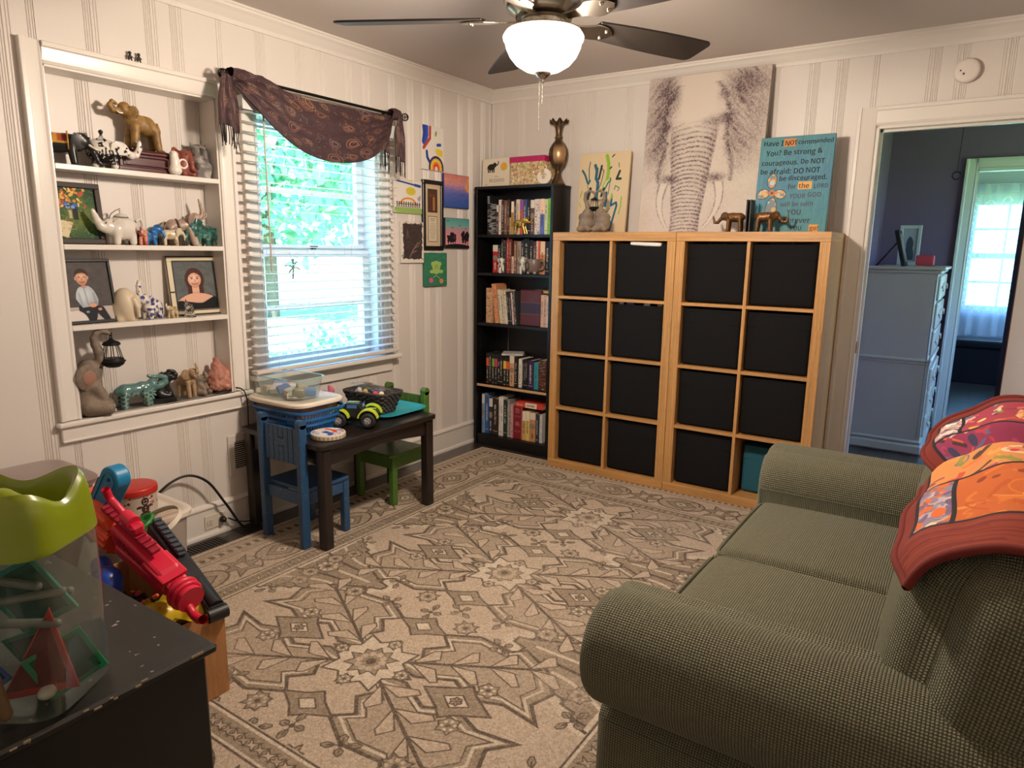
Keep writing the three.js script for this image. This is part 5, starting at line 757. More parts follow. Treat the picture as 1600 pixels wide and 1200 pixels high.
{ // books lying flat, the book facing out, the spiral notebook
  const lay = (w, h, d, col, style, pos, ry, label) => { const o = makeBook(w, h, d, col, style); o.children.forEach((m) => { m.geometry.translate(0, -h / 2, -d); m.geometry.rotateZ(PI / 2); m.geometry.translate(0, w / 2, 0); }); o.name = numbered('book'); o.position.set(...pos); o.rotation.y = ry; o.userData = { label, category: 'book' }; scene.add(o); };
  lay(0.036, 0.222, 0.14, '#d2402f', 12, [0.0144 + 562 * s4, BSH[4] + 0.2355, 0.205], 0.02, 'red and white book lying across the upright books on the bottom shelf');
  lay(0.016, 0.19, 0.13, '#c9a478', 1, [0.0396 + 1085 * s3, BSH[2] + 0.2225, 0.185], 0, 'tan book lying flat on the books at the right of the third shelf');
  lay(0.012, 0.15, 0.15, '#c9c6c0', 1, [0.33, BSH[3] + 0.2145, 0.19], 0.5, 'pale thin book lying on top of the dark books of the fourth shelf');
  const b = thing('book', 'maroon leather book with a purple band, facing out on the third shelf', 'book', [0.0396 + 968 * s3, BSH[2], 0.20]);
  const cg = bx(0.168, 0.243, 0.03, 0, 0.1215, 0, 0.006), art = canvasTex(256, 384, (c) => { c.fillStyle = '#57262c'; c.fillRect(0, 0, 256, 384); rough(c, 160, 256, 384, ['#4e2027', '#633034', '#5d2a33'], 40, 9, 0.4); c.fillStyle = '#35263c'; c.fillRect(0, 138, 256, 116); c.fillStyle = '#8d5b52'; c.fillRect(0, 134, 256, 4); c.fillRect(0, 254, 256, 4); });
  for (let i = 0, p = cg.attributes.position, u = cg.attributes.uv; i < p.count; i++) u.setXY(i, p.getX(i) / 0.17 + 0.5, p.getY(i) / 0.245);
  part('book_cover', cg, M('#ffffff', 0.45, { map: art }), b); part('pages', bx(0.158, 0.236, 0.024, 0.003, 0.121, -0.003, 0.002), pageMat, b);
  const n = thing('spiral_notebook', 'black notebook with a white spiral at the left end of the top shelf', 'notebook', [0.0144 + 163 * s1, BSH[0], 0.19]);
  part('notebook_cover', bx(0.01, 0.262, 0.15, 0.009, 0.131, -0.07, 0.001), M('#1b1a1c', 0.6), n); const rings = []; for (let i = 0; i < 26; i++) rings.push(torus(0.008, 0.0016, 12, 5).rotateX(PI / 2).translate(0.004, 0.008 + i * 0.0098, 0.004)); part('spiral', rings, M('#e8e6e2', 0.4), n, 'white wire spiral');
}
{
  const c2 = document.createElement('canvas'); c2.width = atlasW; c2.height = atlasH; const c = c2.getContext('2d'); c.fillStyle = '#888'; c.fillRect(0, 0, atlasW, atlasH);
  for (const [x, y, col, st] of atlasJobs) {
    c.save(); c.beginPath(); c.rect(x, y, CELLW, 512); c.clip(); c.fillStyle = col; c.fillRect(x, y, CELLW, 512); const L = new THREE.Color(col), dark = L.r + L.g + L.b < 0.55, ink = dark ? '#d9d2c4' : '#3a302c';
    const letters = (a, b, w, q = ink) => { c.fillStyle = q; for (let t = a; t < b; t += 9) if (rc() > 0.18) c.fillRect(x + CELLW / 2 - w / 2 + rc(2), y + t, w * (0.5 + rc(0.5)), 4 + rc(3)); };
    if (st === 1 || st === 2) { letters(60 + rc(60), 300 + rc(60), 11); c.fillStyle = ink; c.fillRect(x + 8, y + 440, CELLW - 16, 5); if (rc() > 0.5) letters(340, 410, 7); }
    if (st === 3) { c.fillStyle = ['#e8dcc0', '#e9c8a8', '#8a4a9a'][Math.floor(rc(3))]; c.fillRect(x, y, CELLW, 150 + rc(80)); letters(170, 380, 13); }
    if (st === 4) { c.fillStyle = '#d9cfc0'; c.fillRect(x, y + 20, CELLW, 110); c.fillStyle = '#8d7a6c'; c.beginPath(); c.ellipse(x + 20, y + 240, 14, 44, 0, 0, 7); c.fill(); letters(320, 450, 11); }
    if (st === 5) for (let i = 0; i < 90; i++) { c.fillStyle = ['#d9c9a4', '#3a2c28', '#b5503a', '#8a8078'][Math.floor(rc(4))]; c.globalAlpha = 0.7; c.fillRect(x + 4 + rc(30), y + 10 + rc(490), 3 + rc(8), 3 + rc(9)); }
    if (st === 6) for (let i = 0; i < 60; i++) { c.fillStyle = i % 3 ? '#d9d6d0' : '#1c1a1c'; c.fillRect(x + 4 + rc(18), y + i * 8.5, 6 + rc(18), 3 + rc(3)); }
    const band = (q) => { c.fillStyle = q; c.fillRect(x, y + 90, CELLW, 130); letters(240, 420, 10); c.fillStyle = q; c.beginPath(); c.arc(x + 20, y + 480, 8, 0, 7); c.fill(); };
    if (st === 7) band('#d9572e'); if (st === 8) band('#6fa83c'); if (st === 9) band('#c93a6a'); if (st === 10) band('#e3b43a');
    if (st === 11) { c.strokeStyle = '#c98a7a'; c.lineWidth = 2; for (const q of [160, 380]) { c.beginPath(); c.arc(x + 20, y + q, 8, 0, 7); c.stroke(); } letters(40, 110, 16, '#b5746a'); letters(240, 300, 16, '#b5746a'); c.strokeRect(x + 6, y + 10, CELLW - 12, 490); }
    if (st === 12) { c.fillStyle = '#e3d8c4'; c.fillRect(x, y + 190, CELLW, 200); letters(40, 150, 12, '#e8c0b0'); letters(220, 350, 12, '#7a3a30'); }
    c.restore();
  }
  const t = new THREE.CanvasTexture(c2); t.colorSpace = THREE.SRGBColorSpace; t.magFilter = THREE.LinearFilter; bookMat.map = t;
}
// on top of the bookcase
{
  const y = 1.8067;
  canvasPic('sign_board', 'cream square sign with a black elephant reading BLESSED, on the bookcase', 'sign', 0.232, 0.19, 0.03, canvasTex(384, 320, (c) => { c.fillStyle = '#dcd2bb'; c.fillRect(0, 0, 384, 320); rough(c, 80, 384, 320, ['#d3c7ac', '#e4dcc8'], 60, 10, 0.4); c.fillStyle = '#dba63c'; c.beginPath(); for (let i = 0; i < 22; i++) { const a = i * PI / 11, r = i % 2 ? 40 : 52; c.lineTo(300 + r * Math.cos(a), 95 + r * Math.sin(a)); } c.fill(); c.fillStyle = '#17140f'; c.beginPath(); c.ellipse(125, 95, 52, 36, 0, 0, 7); c.fill(); c.beginPath(); c.arc(172, 72, 27, 0, 7); c.fill(); for (const x of [85, 108, 140, 163]) c.fillRect(x - 8, 105, 16, 52); stroke(c, '#17140f', 13, [[190, 75], [212, 72], [224, 52], [220, 36]]); stroke(c, '#17140f', 5, [[75, 85], [64, 120]]); c.fillStyle = '#3a332a'; c.textAlign = 'center'; c.font = '48px serif'; c.fillText('BLESSED', 205, 262); stroke(c, '#6b5a42', 3, [[168, 205], [176, 198], [182, 206], [192, 199], [200, 207], [210, 199], [220, 206], [230, 200]]); stroke(c, '#8a8a6a', 4, [[30, 300], [55, 285], [80, 300]]); }), '#c9bd9c', [0.158, y, 0.135], 0.0, 0.03);
  const b = thing('gift_box', 'floral patterned box with a magenta lid on the bookcase top', 'box', [0.434, y, 0.125]);
  const fl = canvasTex(256, 256, (c) => { c.fillStyle = '#c9b48c'; c.fillRect(0, 0, 256, 256); for (let i = 0; i < 130; i++) { const x = rc(256), yy = rc(256), r = 4 + rc(13); c.fillStyle = ['#b5485a', '#8a9a4a', '#d9c9a0', '#c98a4a', '#a5603c', '#e0d4b4'][i % 6]; c.beginPath(); c.arc(x, yy, r, 0, 7); c.fill(); c.strokeStyle = '#7d5a3c'; c.lineWidth = 1.5; c.stroke(); c.fillStyle = '#e3d7b4'; c.beginPath(); c.arc(x, yy, r * 0.4, 0, 7); c.fill(); } }, [6, 6]);
  part('box_body', bx(0.262, 0.165, 0.16, 0, 0.0825, 0, 0.002), M('#ffffff', 0.7, { map: fl }), b); part('lid', bx(0.27, 0.036, 0.168, 0, 0.165, 0, 0.003), M('#b01c5c', 0.5), b, 'plain magenta lid');
  const v = thing('brass_vase', 'tall dark brass engraved vase with a ruffled mouth on the bookcase', 'vase', [0.612, y, 0.105]);
  const ru = lathe([[0.001, 0], [0.05, 0], [0.05, 0.006], [0.044, 0.014], [0.03, 0.04], [0.02, 0.07], [0.017, 0.085], [0.024, 0.1], [0.044, 0.125], [0.058, 0.16], [0.064, 0.195], [0.06, 0.225], [0.044, 0.255], [0.026, 0.275], [0.021, 0.29], [0.024, 0.295], [0.021, 0.3], [0.02, 0.325], [0.023, 0.35], [0.032, 0.375], [0.047, 0.392], [0.062, 0.398], [0.06, 0.394], [0.04, 0.383], [0.018, 0.36]], 56), p = ru.attributes.position, colr = [];
  for (let i = 0; i < p.count; i++) { const yy = p.getY(i), a = Math.atan2(p.getZ(i), p.getX(i)), k = clamp((yy - 0.375) / 0.023); p.setY(i, yy + 0.012 * k * Math.sin(a * 8)); const n = noise(a * 5, yy * 60), g = yy > 0.14 && yy < 0.23 && Math.abs(a - 0.9) < 0.75, br = g ? 0.75 : n > 0.62 ? 0.4 : 0.13; colr.push(0.55 * br, 0.34 * br, 0.17 * br); }
  ru.setAttribute('color', new THREE.Float32BufferAttribute(colr, 3)); ru.computeVertexNormals(); part('vase_body', ru, M('#ffffff', 0.35, { metalness: 0.5, vertexColors: true }), v);
  part('neck_ring', [torus(0.024, 0.004, 30, 8).rotateX(PI / 2).translate(0, 0.298, 0), torus(0.02, 0.003, 30, 8).rotateX(PI / 2).translate(0, 0.088, 0)], M('#8a6a3a', 0.35, { metalness: 0.8 }), v);
  const o = thing('clay_ornament', 'cream clay disc ornament with a pressed paw print leaning before the vase', 'ornament', [0.566, y, 0.205], 0.1);
  const dk = ext((() => { const s = new THREE.Shape(); s.absellipse(0, 0.05, 0.05, 0.05, 0, 2 * PI); return s; })(), 0.012, 0.004, 30); part('disc', dk.rotateX(-0.12).translate(0, 0.001, 0), M('#ded3c0', 0.8), o); part('loop', [torus(0.012, 0.0055, 18, 8).translate(0, 0.108, -0.012), bx(0.03, 0.004, 0.05, 0, 0.002, -0.02, 0.001)], M('#d3c7b2', 0.8), o);
  part('paw_print', [[0, 0.045, 0.011], [-0.014, 0.06, 0.005], [-0.005, 0.067, 0.005], [0.006, 0.067, 0.005], [0.015, 0.06, 0.005]].map(([x, yy, r]) => cyl(r, r, 0.001, 0, 0, 0, 12).rotateX(PI / 2 - 0.12).translate(x, yy, 0.0062 - (yy) * -0.0 + 0.0)).map((g) => g.translate(0, 0, 0.002)), M('#b7aa95', 0.85), o);
}

// ---------- on the cube shelves ----------
const TOPY = UY + 1.4905;
canvasPic('splash_canvas', 'beige canvas with green, teal and black paint dribbles on the cube shelf', 'painting', 0.352, 0.50, 0.018, canvasTex(384, 544, (c) => {
  c.fillStyle = '#d3bd98'; c.fillRect(0, 0, 384, 544); const S = (col, w, ...pts) => { stroke(c, col, w, pts.map(([x, y]) => [(x - 100) * 0.505 + 5, (y - 90) * 0.512])); };
  const tl = '#1f5d72', dk = '#14322f', gr = '#86b32c', g2 = '#2f7a5a';
  S(tl, 15, [135, 310], [180, 370], [225, 470], [240, 490], [262, 450]); S(dk, 6, [250, 200], [235, 280], [245, 380], [250, 440]); S(tl, 22, [330, 250], [360, 320], [355, 420], [390, 480], [385, 700]); S(tl, 12, [370, 290], [345, 430]); S(dk, 15, [430, 260], [400, 430]); S(dk, 5, [440, 300], [470, 330], [440, 480], [410, 560]); S(gr, 24, [500, 130], [530, 220], [540, 330], [530, 430]); S(gr, 7, [520, 430], [470, 520], [460, 640]); S(dk, 10, [580, 280], [560, 300]); S(dk, 8, [610, 120], [580, 150]); S(dk, 4, [685, 230], [695, 290]); S(dk, 16, [710, 340], [670, 440], [730, 440]); S(g2, 11, [575, 430], [580, 460], [550, 480], [490, 590], [450, 660]); S(dk, 16, [490, 560], [455, 660]); S(tl, 20, [530, 620], [530, 790]); S(tl, 5, [575, 480], [560, 640]); S(g2, 6, [650, 580], [660, 530], [720, 560], [700, 600]); S(tl, 15, [620, 670], [615, 790], [690, 750], [700, 790], [660, 960], [620, 1120]); S(gr, 12, [615, 640], [620, 690]); S(gr, 9, [765, 680], [760, 800], [740, 900]); S(gr, 9, [560, 880], [580, 940], [540, 1020]); S(gr, 6, [600, 1040], [560, 1120], [520, 1130]); S(dk, 22, [280, 560], [250, 690]); S(gr, 8, [150, 590], [130, 660]); S(g2, 5, [230, 500], [240, 560]); S(dk, 4, [600, 820], [570, 870], [510, 860]); S(gr, 5, [120, 740], [150, 800]);
}), '#cbb591', [0.925, TOPY, 0.085], 0, 0.1);
canvasPic('elephant_canvas', 'very large pale canvas print of an elephant face with tusks, on the cube shelves', 'painting', 0.705, 0.895, 0.036, pixelTex(720, 912, (X, Y) => {
  const u = X / 720, v = 1 - Y / 912; let t = 0.04 + 0.12 * fbm(u * 9, v * 9, 1); const st = fbm(u * 130, v * 130, 3, 2), st2 = noise(u * 240, v * 240, 9), G = (x, y, sx, sy) => Math.exp(-(((u - x) / sx) ** 2) - (((v - y) / sy) ** 2));
  t += 0.6 * G(0.16, 0.12, 0.08, 0.12) + 0.5 * G(0.78, 0.1, 0.1, 0.11) + 0.35 * G(0.9, 0.08, 0.12, 0.06) + 0.28 * G(0.05, 0.28, 0.14, 0.16) + 0.3 * G(0.95, 0.3, 0.12, 0.16) + 0.45 * G(0.14, 0.38, 0.045, 0.12) + 0.45 * G(0.74, 0.38, 0.05, 0.12) + 0.35 * G(0.08, 0.5, 0.1, 0.08) + 0.25 * G(0.84, 0.48, 0.1, 0.1);
  t += 0.75 * G(0.19, 0.315, 0.03, 0.035) + 0.75 * G(0.68, 0.285, 0.045, 0.03) + 0.4 * G(0.6, 0.3, 0.12, 0.03) + 0.3 * G(0.63, 0.14, 0.04, 0.03) + 0.2 * G(0.26, 0.16, 0.05, 0.06);
  t -= 0.35 * G(0.43, 0.12, 0.14, 0.16);
  // jaw sides and lips
  for (const [cx, s] of [[0.19, -1], [0.71, 1]]) { const ex = cx + s * 0.05 * Math.sin((v - 0.45) * 8), d = Math.abs(u - ex); if (v > 0.42 && v < 0.68) t += 0.45 * Math.exp(-((d / 0.018) ** 2)); t += 0.75 * G(cx + (s < 0 ? 0.05 : -0.08), 0.655, 0.07, 0.025); }
  // trunk with wrinkles
  const tc = 0.435 - 0.03 * v, hw = mix(0.21, 0.125, clamp((v - 0.3) / 0.6)), du = (u - tc) / hw;
  if (v > 0.28 && Math.abs(du) < 1.05) { const f = clamp((v - 0.28) * 8) * (1 - clamp((Math.abs(du) - 0.92) * 8)), ph = (v - 0.045 * du * du * (v < 0.75 ? 1 : 0.5)) * mix(150, 215, v) + 3.6 * fbm(u * 14, v * 9, 5), w = Math.pow(0.5 + 0.5 * Math.sin(ph), 3); t += f * (0.72 * w * (0.4 + st) * (0.6 + 0.8 * noise(u * 22, v * 30, 8)) + 0.07 + 0.4 * Math.pow(Math.abs(du), 5) + 0.16 * clamp(du - 0.1) ); }
  // hair-like strokes in the ears, brow and cheeks
  { const an = u < 0.43 ? 0.9 : -0.9, ca = Math.cos(an), sa = Math.sin(an), q = fbm((u * ca + v * sa) * 70, (v * ca - u * sa) * 12, 4, 3), ear = G(0.14, 0.14, 0.13, 0.2) + G(0.82, 0.12, 0.14, 0.18) + 0.6 * G(0.12, 0.45, 0.12, 0.2) + 0.6 * G(0.8, 0.42, 0.12, 0.2); t += 0.75 * ear * Math.pow(clamp(q * 1.7 - 0.35), 1.5); t += 0.5 * Math.exp(-(((Math.hypot((u - 0.43) / 0.27, (v - 0.3) / 0.3) - 1) / 0.07) ** 2)) * (v < 0.42 ? 1 : 0) * (v > 0.06 ? 1 : 0) * (0.4 + st); }
  // tusks: pale shapes with a shaded rim
  for (const s of [-1, 1]) for (const k of [0]) { const q = clamp((v - 0.68) / 0.29 + k), cx = s < 0 ? 0.2 - 0.06 * Math.sin(q * PI * 0.62) * 1.1 + 0.11 * q * q : 0.66 + 0.05 * Math.sin(q * PI * 0.7) - 0.13 * q * q, w = mix(0.032, 0.012, q), d = (u - cx) / w; if (v > 0.68 && v < 0.97) { if (Math.abs(d) < 1) t *= 0.3; t += 0.5 * Math.exp(-(((Math.abs(d) - 1.15) / 0.25) ** 2)) * (0.4 + st); } }
  t = clamp(t * (0.25 + 1.5 * st) * (0.75 + 0.5 * st2) - 0.03, 0, 0.95); return [mix(206, 78, t), mix(194, 60, t), mix(181, 64, t)];
}), '#8f8580', [1.556, TOPY, 0.098], 0, 0.088);
canvasPic('scripture_canvas', 'turquoise canvas with a hand-lettered verse and orange cross, beside the doorway', 'painting', 0.372, 0.50, 0.02, canvasTex(768, 1024, (c) => {
  const g = c.createLinearGradient(0, 0, 300, 1024); [[0, '#4d868c'], [0.5, '#4f8299'], [1, '#4d8a94']].forEach(([t, q]) => g.addColorStop(t, q)); c.fillStyle = g; c.fillRect(0, 0, 768, 1024); for (let i = 0; i < 500; i++) { c.strokeStyle = ['#67a0a6', '#456f84', '#5a909c', '#4d7a9c', '#669e98'][i % 5]; c.globalAlpha = 0.22; c.lineWidth = 4 + rc(14); const x = rc(768), y = rc(1024); c.beginPath(); c.moveTo(x, y); c.lineTo(x + rc(16) - 8, y + 40 + rc(140)); c.stroke(); } c.globalAlpha = 1;
  const hl = (x, y, w, h, q) => { c.fillStyle = q; c.fillRect(x, y, w, h); }; hl(244, 22, 128, 82, '#c9803f'); hl(440, 486, 144, 82, '#d8a860'); hl(600, 946, 96, 78, '#d99a4c');
  let ln = 0; const tx = (s, x, y, size, q = '#1b2b38', wgt = '') => { let X = x; for (const ch of s) { const k = (ln++ * 7919) % 13 / 13 - 0.5; c.save(); c.translate(X, y + k * 7); c.rotate(k * 0.09); c.font = `${wgt || 'bold'} ${size * 0.96 * (1 + k * 0.12)}px sans-serif`; c.fillStyle = q; c.fillText(ch, 0, 0); const w = c.measureText(ch).width; c.restore(); X += w * 0.93; } };
  tx('Have I', 26, 92, 80, '#16222d', 'bold'); tx('NOT', 252, 92, 72, '#3a1f14', 'bold'); tx('commanded', 392, 88, 68); tx('You? Be strong &', 62, 196, 82); tx('courageous. Do NOT', 26, 300, 76); tx('be afraid: DO NOT', 20, 396, 82); tx('be discouraged.', 230, 470, 74); tx('for', 330, 560, 74, '#3d4a56'); tx('the', 446, 556, 76, '#7a3f1c', 'bold'); tx('LORD', 600, 560, 66, '#3d4a56'); tx('YOUR', 362, 660, 68, '#4a5560'); tx('GOD', 548, 655, 76, '#4a5560'); tx('will be with', 272, 748, 70, '#4a5560'); tx('YOU', 352, 838, 82, '#3d4a56'); tx('wherever', 268, 926, 82, '#39444f'); tx('YOU', 400, 1010, 72, '#39444f'); tx('go!', 606, 1006, 70, '#7a3f1c', 'bold');
  const lobe = (x, y, w, h, a) => { c.save(); c.translate(x, y); c.rotate(a); c.beginPath(); c.ellipse(0, 0, w, h, 0, 0, 7); c.fillStyle = '#7f8a90'; c.fill(); c.clip(); for (let i = 0; i < 11; i++) { c.fillStyle = ['#d9a860', '#d0b070', '#c98a5a', '#b5c4c4'][i % 4]; c.beginPath(); c.arc(rc(2 * w) - w, rc(2 * h) - h, 12 + rc(14), 0, 7); c.fill(); } c.restore(); c.save(); c.translate(x, y); c.rotate(a); c.beginPath(); c.ellipse(0, 0, w, h, 0, 0, 7); c.strokeStyle = '#39424a'; c.lineWidth = 7; c.stroke(); c.restore(); };
  lobe(160, 470, 50, 80, 0.1); lobe(75, 610, 70, 52, -0.3); lobe(260, 615, 66, 48, 0.3); lobe(175, 800, 62, 150, 0.05); c.fillStyle = '#c27a4a'; c.beginPath(); c.arc(172, 600, 34, 0, 7); c.fill(); c.beginPath(); c.arc(172, 600, 13, 0, 7); c.fillStyle = '#6a3a28'; c.fill();
}), '#4a6a72', [2.09, TOPY, 0.175], 0, 0.1);
// on the walls
{
  const d = thing('smoke_detector', 'round white smoke detector on the wall above the doorway', 'smoke detector', [2.803, 2.257, 0.0005]);
  part('detector_body', lathe([[0.001, 0.036], [0.04, 0.035], [0.05, 0.031], [0.055, 0.024], [0.055, 0.008], [0.052, 0.006], [0.052, 0], [0.001, 0]], 40).rotateX(PI / 2), M('#d9cfc6', 0.5), d);
  part('test_button', cyl(0.005, 0.005, 0.003, 0, 0, 0, 14).rotateX(PI / 2).translate(-0.012, -0.016, 0.0365), M('#4a413c', 0.5), d); part('sounder_hole', cyl(0.0035, 0.0035, 0.003, 0, 0, 0, 12).rotateX(PI / 2).translate(-0.026, 0.0, 0.0358), M('#241f1d', 0.6), d);
  const v = thing('wall_vent', 'white wall register grille low on the wall behind the blue chair', 'vent', [0.001, 0.365, 2.09], PI / 2), w = 0.22, h = 0.21;
  const s = roundRect(w, h, 0.006); s.holes.push(new THREE.Path(roundRect(w - 0.07, h - 0.07, 0.003).getPoints(3))); part('vent_frame', ext(s, 0.008, 0.002).translate(0, 0, 0.004), M('#cfc6bd', 0.5), v);
  part('duct_shadow', bx(w - 0.068, h - 0.068, 0.001, 0, 0, 0.001, 0.0002), M('#1c1a19', 0.9), v); for (let i = 0; i < 13; i++) part('louver', bx(w - 0.068, 0.006, 0.0015, 0, 0, 0, 0.0004).rotateX(0.6).translate(0, (i - 6) * 0.0107, 0.0048), M('#cfc6bd', 0.5), v); for (const y of [-1, 1]) part('screw', cyl(0.003, 0.003, 0.002, 0, 0, 0, 10).rotateX(PI / 2).translate(-w / 2 + 0.012, y * 0.06, 0.0085), M('#b5aca4', 0.4), v);
  const o = thing('wall_outlet', 'ivory double outlet in the baseboard with a black plug in it', 'outlet', [0.0145, 0.072, 2.30], PI / 2);
  part('cover_plate', bx(0.114, 0.07, 0.005, 0, 0, 0.0025, 0.002), M('#d3cabb', 0.45), o); for (const x of [-0.03, 0.03]) { const f = part('receptacle', ext(roundRect(0.034, 0.028, 0.009), 0.003, 0.0008).translate(x, 0, 0.006), M('#c9c0b0', 0.45), o); part('slot', [bx(0.0075, 0.002, 0.002, x, 0.006, 0.0075, 0.0003), bx(0.0075, 0.002, 0.002, x, -0.006, 0.0075, 0.0003)], M('#2a2522', 0.7), f); }
  const cordM = M('#100f10', 0.5);
  const c1 = thing('lamp_cable', 'thin black cord from the salt lamp down the wall to the plug', 'cord', [0, 0, 0]);
  part('cable', tube([[-0.035, 0.704, 2.155], [0.01, 0.708, 2.142], [0.045, 0.70, 2.125], [0.058, 0.66, 2.115], [0.05, 0.5, 2.108], [0.045, 0.35, 2.092], [0.05, 0.2, 2.06], [0.06, 0.09, 2.03], [0.07, 0.03, 2.08], [0.06, 0.045, 2.2], [0.045, 0.075, 2.25]], 0.0035, 80, 7), cordM, c1); part('plug', [lathe([[0.001, 0], [0.014, 0], [0.016, 0.01], [0.013, 0.022], [0.006, 0.03], [0.001, 0.03]], 16).rotateZ(-PI / 2).translate(0.023, 0.072, 2.27)], cordM, c1);
  single('power_cable', 'thick black cable arching from behind the white bin to the table leg', 'cord', tube([[0.03, 0.26, 2.62], [0.04, 0.33, 2.52], [0.05, 0.345, 2.44], [0.06, 0.30, 2.36], [0.065, 0.16, 2.27], [0.07, 0.02, 2.19], [0.075, 0.008, 2.17], [0.07, 0.03, 2.12], [0.065, 0.09, 2.06], [0.06, 0.12, 2.01]], 0.006, 70, 8), cordM);
  const fr = thing('floor_register', 'dark brown slotted floor vent by the rug edge', 'vent', [0.105, 0.0, 2.455]); part('vent_frame', ext((() => { const q = roundRect(0.11, 0.28, 0.006); q.holes.push(new THREE.Path(roundRect(0.085, 0.25, 0.003).getPoints(3))); return q; })(), 0.005, 0.0015).rotateX(-PI / 2).translate(0, 0.0025, 0), M('#2b2521', 0.5), fr); part('duct_shadow', bx(0.086, 0.001, 0.252, 0, 0.0008, 0, 0.0002), M('#060505', 0.9), fr); for (let i = 0; i < 15; i++) part('slat', bx(0.084, 0.003, 0.0075, 0, 0.003, (i - 7) * 0.0165, 0.0008), M('#332c27', 0.5), fr);
}

// ---------- elephants and figurines ----------
// A figure is designed about 1 long, nose towards +x, then scaled. o.trunk is a list of [x, y, z?] from the face outwards.
function elephant(o = {}) {
  const L = [], b = o.body || {}, by = b.y ?? 0.52, br = b.r ?? 0.235, bl = b.l ?? 0.24, hx = o.head?.[0] ?? 0.42, hy = o.head?.[1] ?? 0.68, hz = o.head?.[2] ?? 0, hr = o.head?.[3] ?? 0.165, wz = b.w ?? 0.9;
  L.push({ e: [-0.06, by, 0], r: [bl + br * 0.9, br, br * wz], rot: [0, 0, b.tilt || 0] }, { e: [-bl * 0.9, by + 0.01, 0], r: [br * 0.95, br * 0.97, br * wz] });
  L.push([bl * 0.4, by + 0.06, 0, hx - 0.06, hy - 0.02, hz * 0.7, br * 0.78, hr * 0.85]);
  L.push({ e: [hx, hy, hz], r: [hr, hr * 1.06, hr * 0.9] }, { e: [hx - 0.03, hy + hr * 0.62, hz], r: [hr * 0.62, hr * 0.5, hr * 0.6] });
  const lr = o.legR ?? 0.085, lz = b.legZ ?? 0.115, legs = o.legs || [[0.2, 0.24], [-0.3, -0.3]];
  for (const s of [-1, 1]) legs.forEach(([xt, xb], i) => { const off = (o.stride || 0) * s * (i ? 1 : -1); const c = [xt, by - 0.06, s * lz, xb + off, lr * 0.75, s * lz * 1.04, lr * 1.15, lr * 0.92]; c.k = 0.05; L.push(c); const f = [xb + off, 0.035, s * lz * 1.04, xb + off + 0.012, 0.035, s * lz * 1.04, 0.033 + lr * 0.75, 0.033 + lr * 0.75]; f.k = 0.02; void f; });
  const tr = o.trunk || [[0.56, 0.62], [0.66, 0.45], [0.68, 0.25], [0.72, 0.12], [0.8, 0.1]], tp = [[hx + hr * 0.55, hy - 0.03, hz], ...tr.map(([x, y, z]) => [x, y, z ?? hz])];
  L.push(...chain(tp, o.trunkR?.[0] ?? 0.088, o.trunkR?.[1] ?? 0.036, 0.03));
  const ea = o.ear || {}, er = ea.r ?? 0.16;
  for (const s of [-1, 1]) { const e = { e: [hx - 0.1 + (ea.dx || 0), hy - 0.035 + (ea.dy || 0), hz + s * (hr * 0.86 + (ea.out ?? 0.03))], r: [er * 0.92, er * 1.12, 0.022], rot: [s * (ea.flare ?? 0.25), s * (ea.turn ?? 0.45), ea.roll ?? 0.2], k: 0.02 }; L.push(e); }
  if (o.tail !== false) L.push(...chain(o.tail || [[-0.47, by + 0.1, 0], [-0.53, by - 0.05, 0], [-0.52, by - 0.24, 0]], 0.028, 0.018, 0.02));
  if (o.extra) L.push(...o.extra);
  return L;
}
const place = (geo, s) => geo.scale(s, s, s);
// paint helpers give linear colours
const speck = (base, spots, f = 14, th = 0.55, soft = 0.06, off = 0) => { const A = lin(base), B = spots.map(lin); return (p) => { const n = fbm(p.x * f + off, p.y * f, p.z * f + off, 3), k = clamp((n - th + soft) / (2 * soft)), q = B[Math.floor(hash(Math.floor(p.x * f * 0.5 + 50), Math.floor(p.y * f * 0.5 + 50), Math.floor(p.z * f * 0.5 + 50)) * B.length) % B.length]; return [0, 1, 2].map((i) => mix(A[i], q[i], k)); }; };
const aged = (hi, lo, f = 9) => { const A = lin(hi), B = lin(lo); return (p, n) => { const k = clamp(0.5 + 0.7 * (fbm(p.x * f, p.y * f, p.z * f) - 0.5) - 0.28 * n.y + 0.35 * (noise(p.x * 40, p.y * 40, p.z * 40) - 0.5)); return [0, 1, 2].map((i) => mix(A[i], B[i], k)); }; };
const VC = (rough, o = {}) => M('#ffffff', rough, { vertexColors: true, ...o });
const FIG = 'elephant and other figurines in the wall niche';
function figure(name, label, cat, pos, ry, s, L, cell, mat, paint, k = 0.03) { const t = thing(name, label, cat, pos, ry, null); part('body', place(blob(L, cell, k, paint), s), mat, t); return t; }
const eyes = (t, s, hx, hy, hz, r = 0.018, c = '#0b0a0a') => { for (const q of [-1, 1]) part('eye', place(ball(r, hx, hy, q * hz, 10), s), M(c, 0.2), t); };
const tusks = (t, s, pts, r, c = '#e6ddc8', twin = true) => { for (const q of twin ? [-1, 1] : [1]) part('tusk', place(blob(chain(pts.map(([x, y, z]) => [x, y, q * z]), r, r * 0.4, 0.01), 0.012, 0.01), s), M(c, 0.3), t); };
void FIG;
const RT = PI / 2, NX = -0.058; // facing right in the photo is towards -z
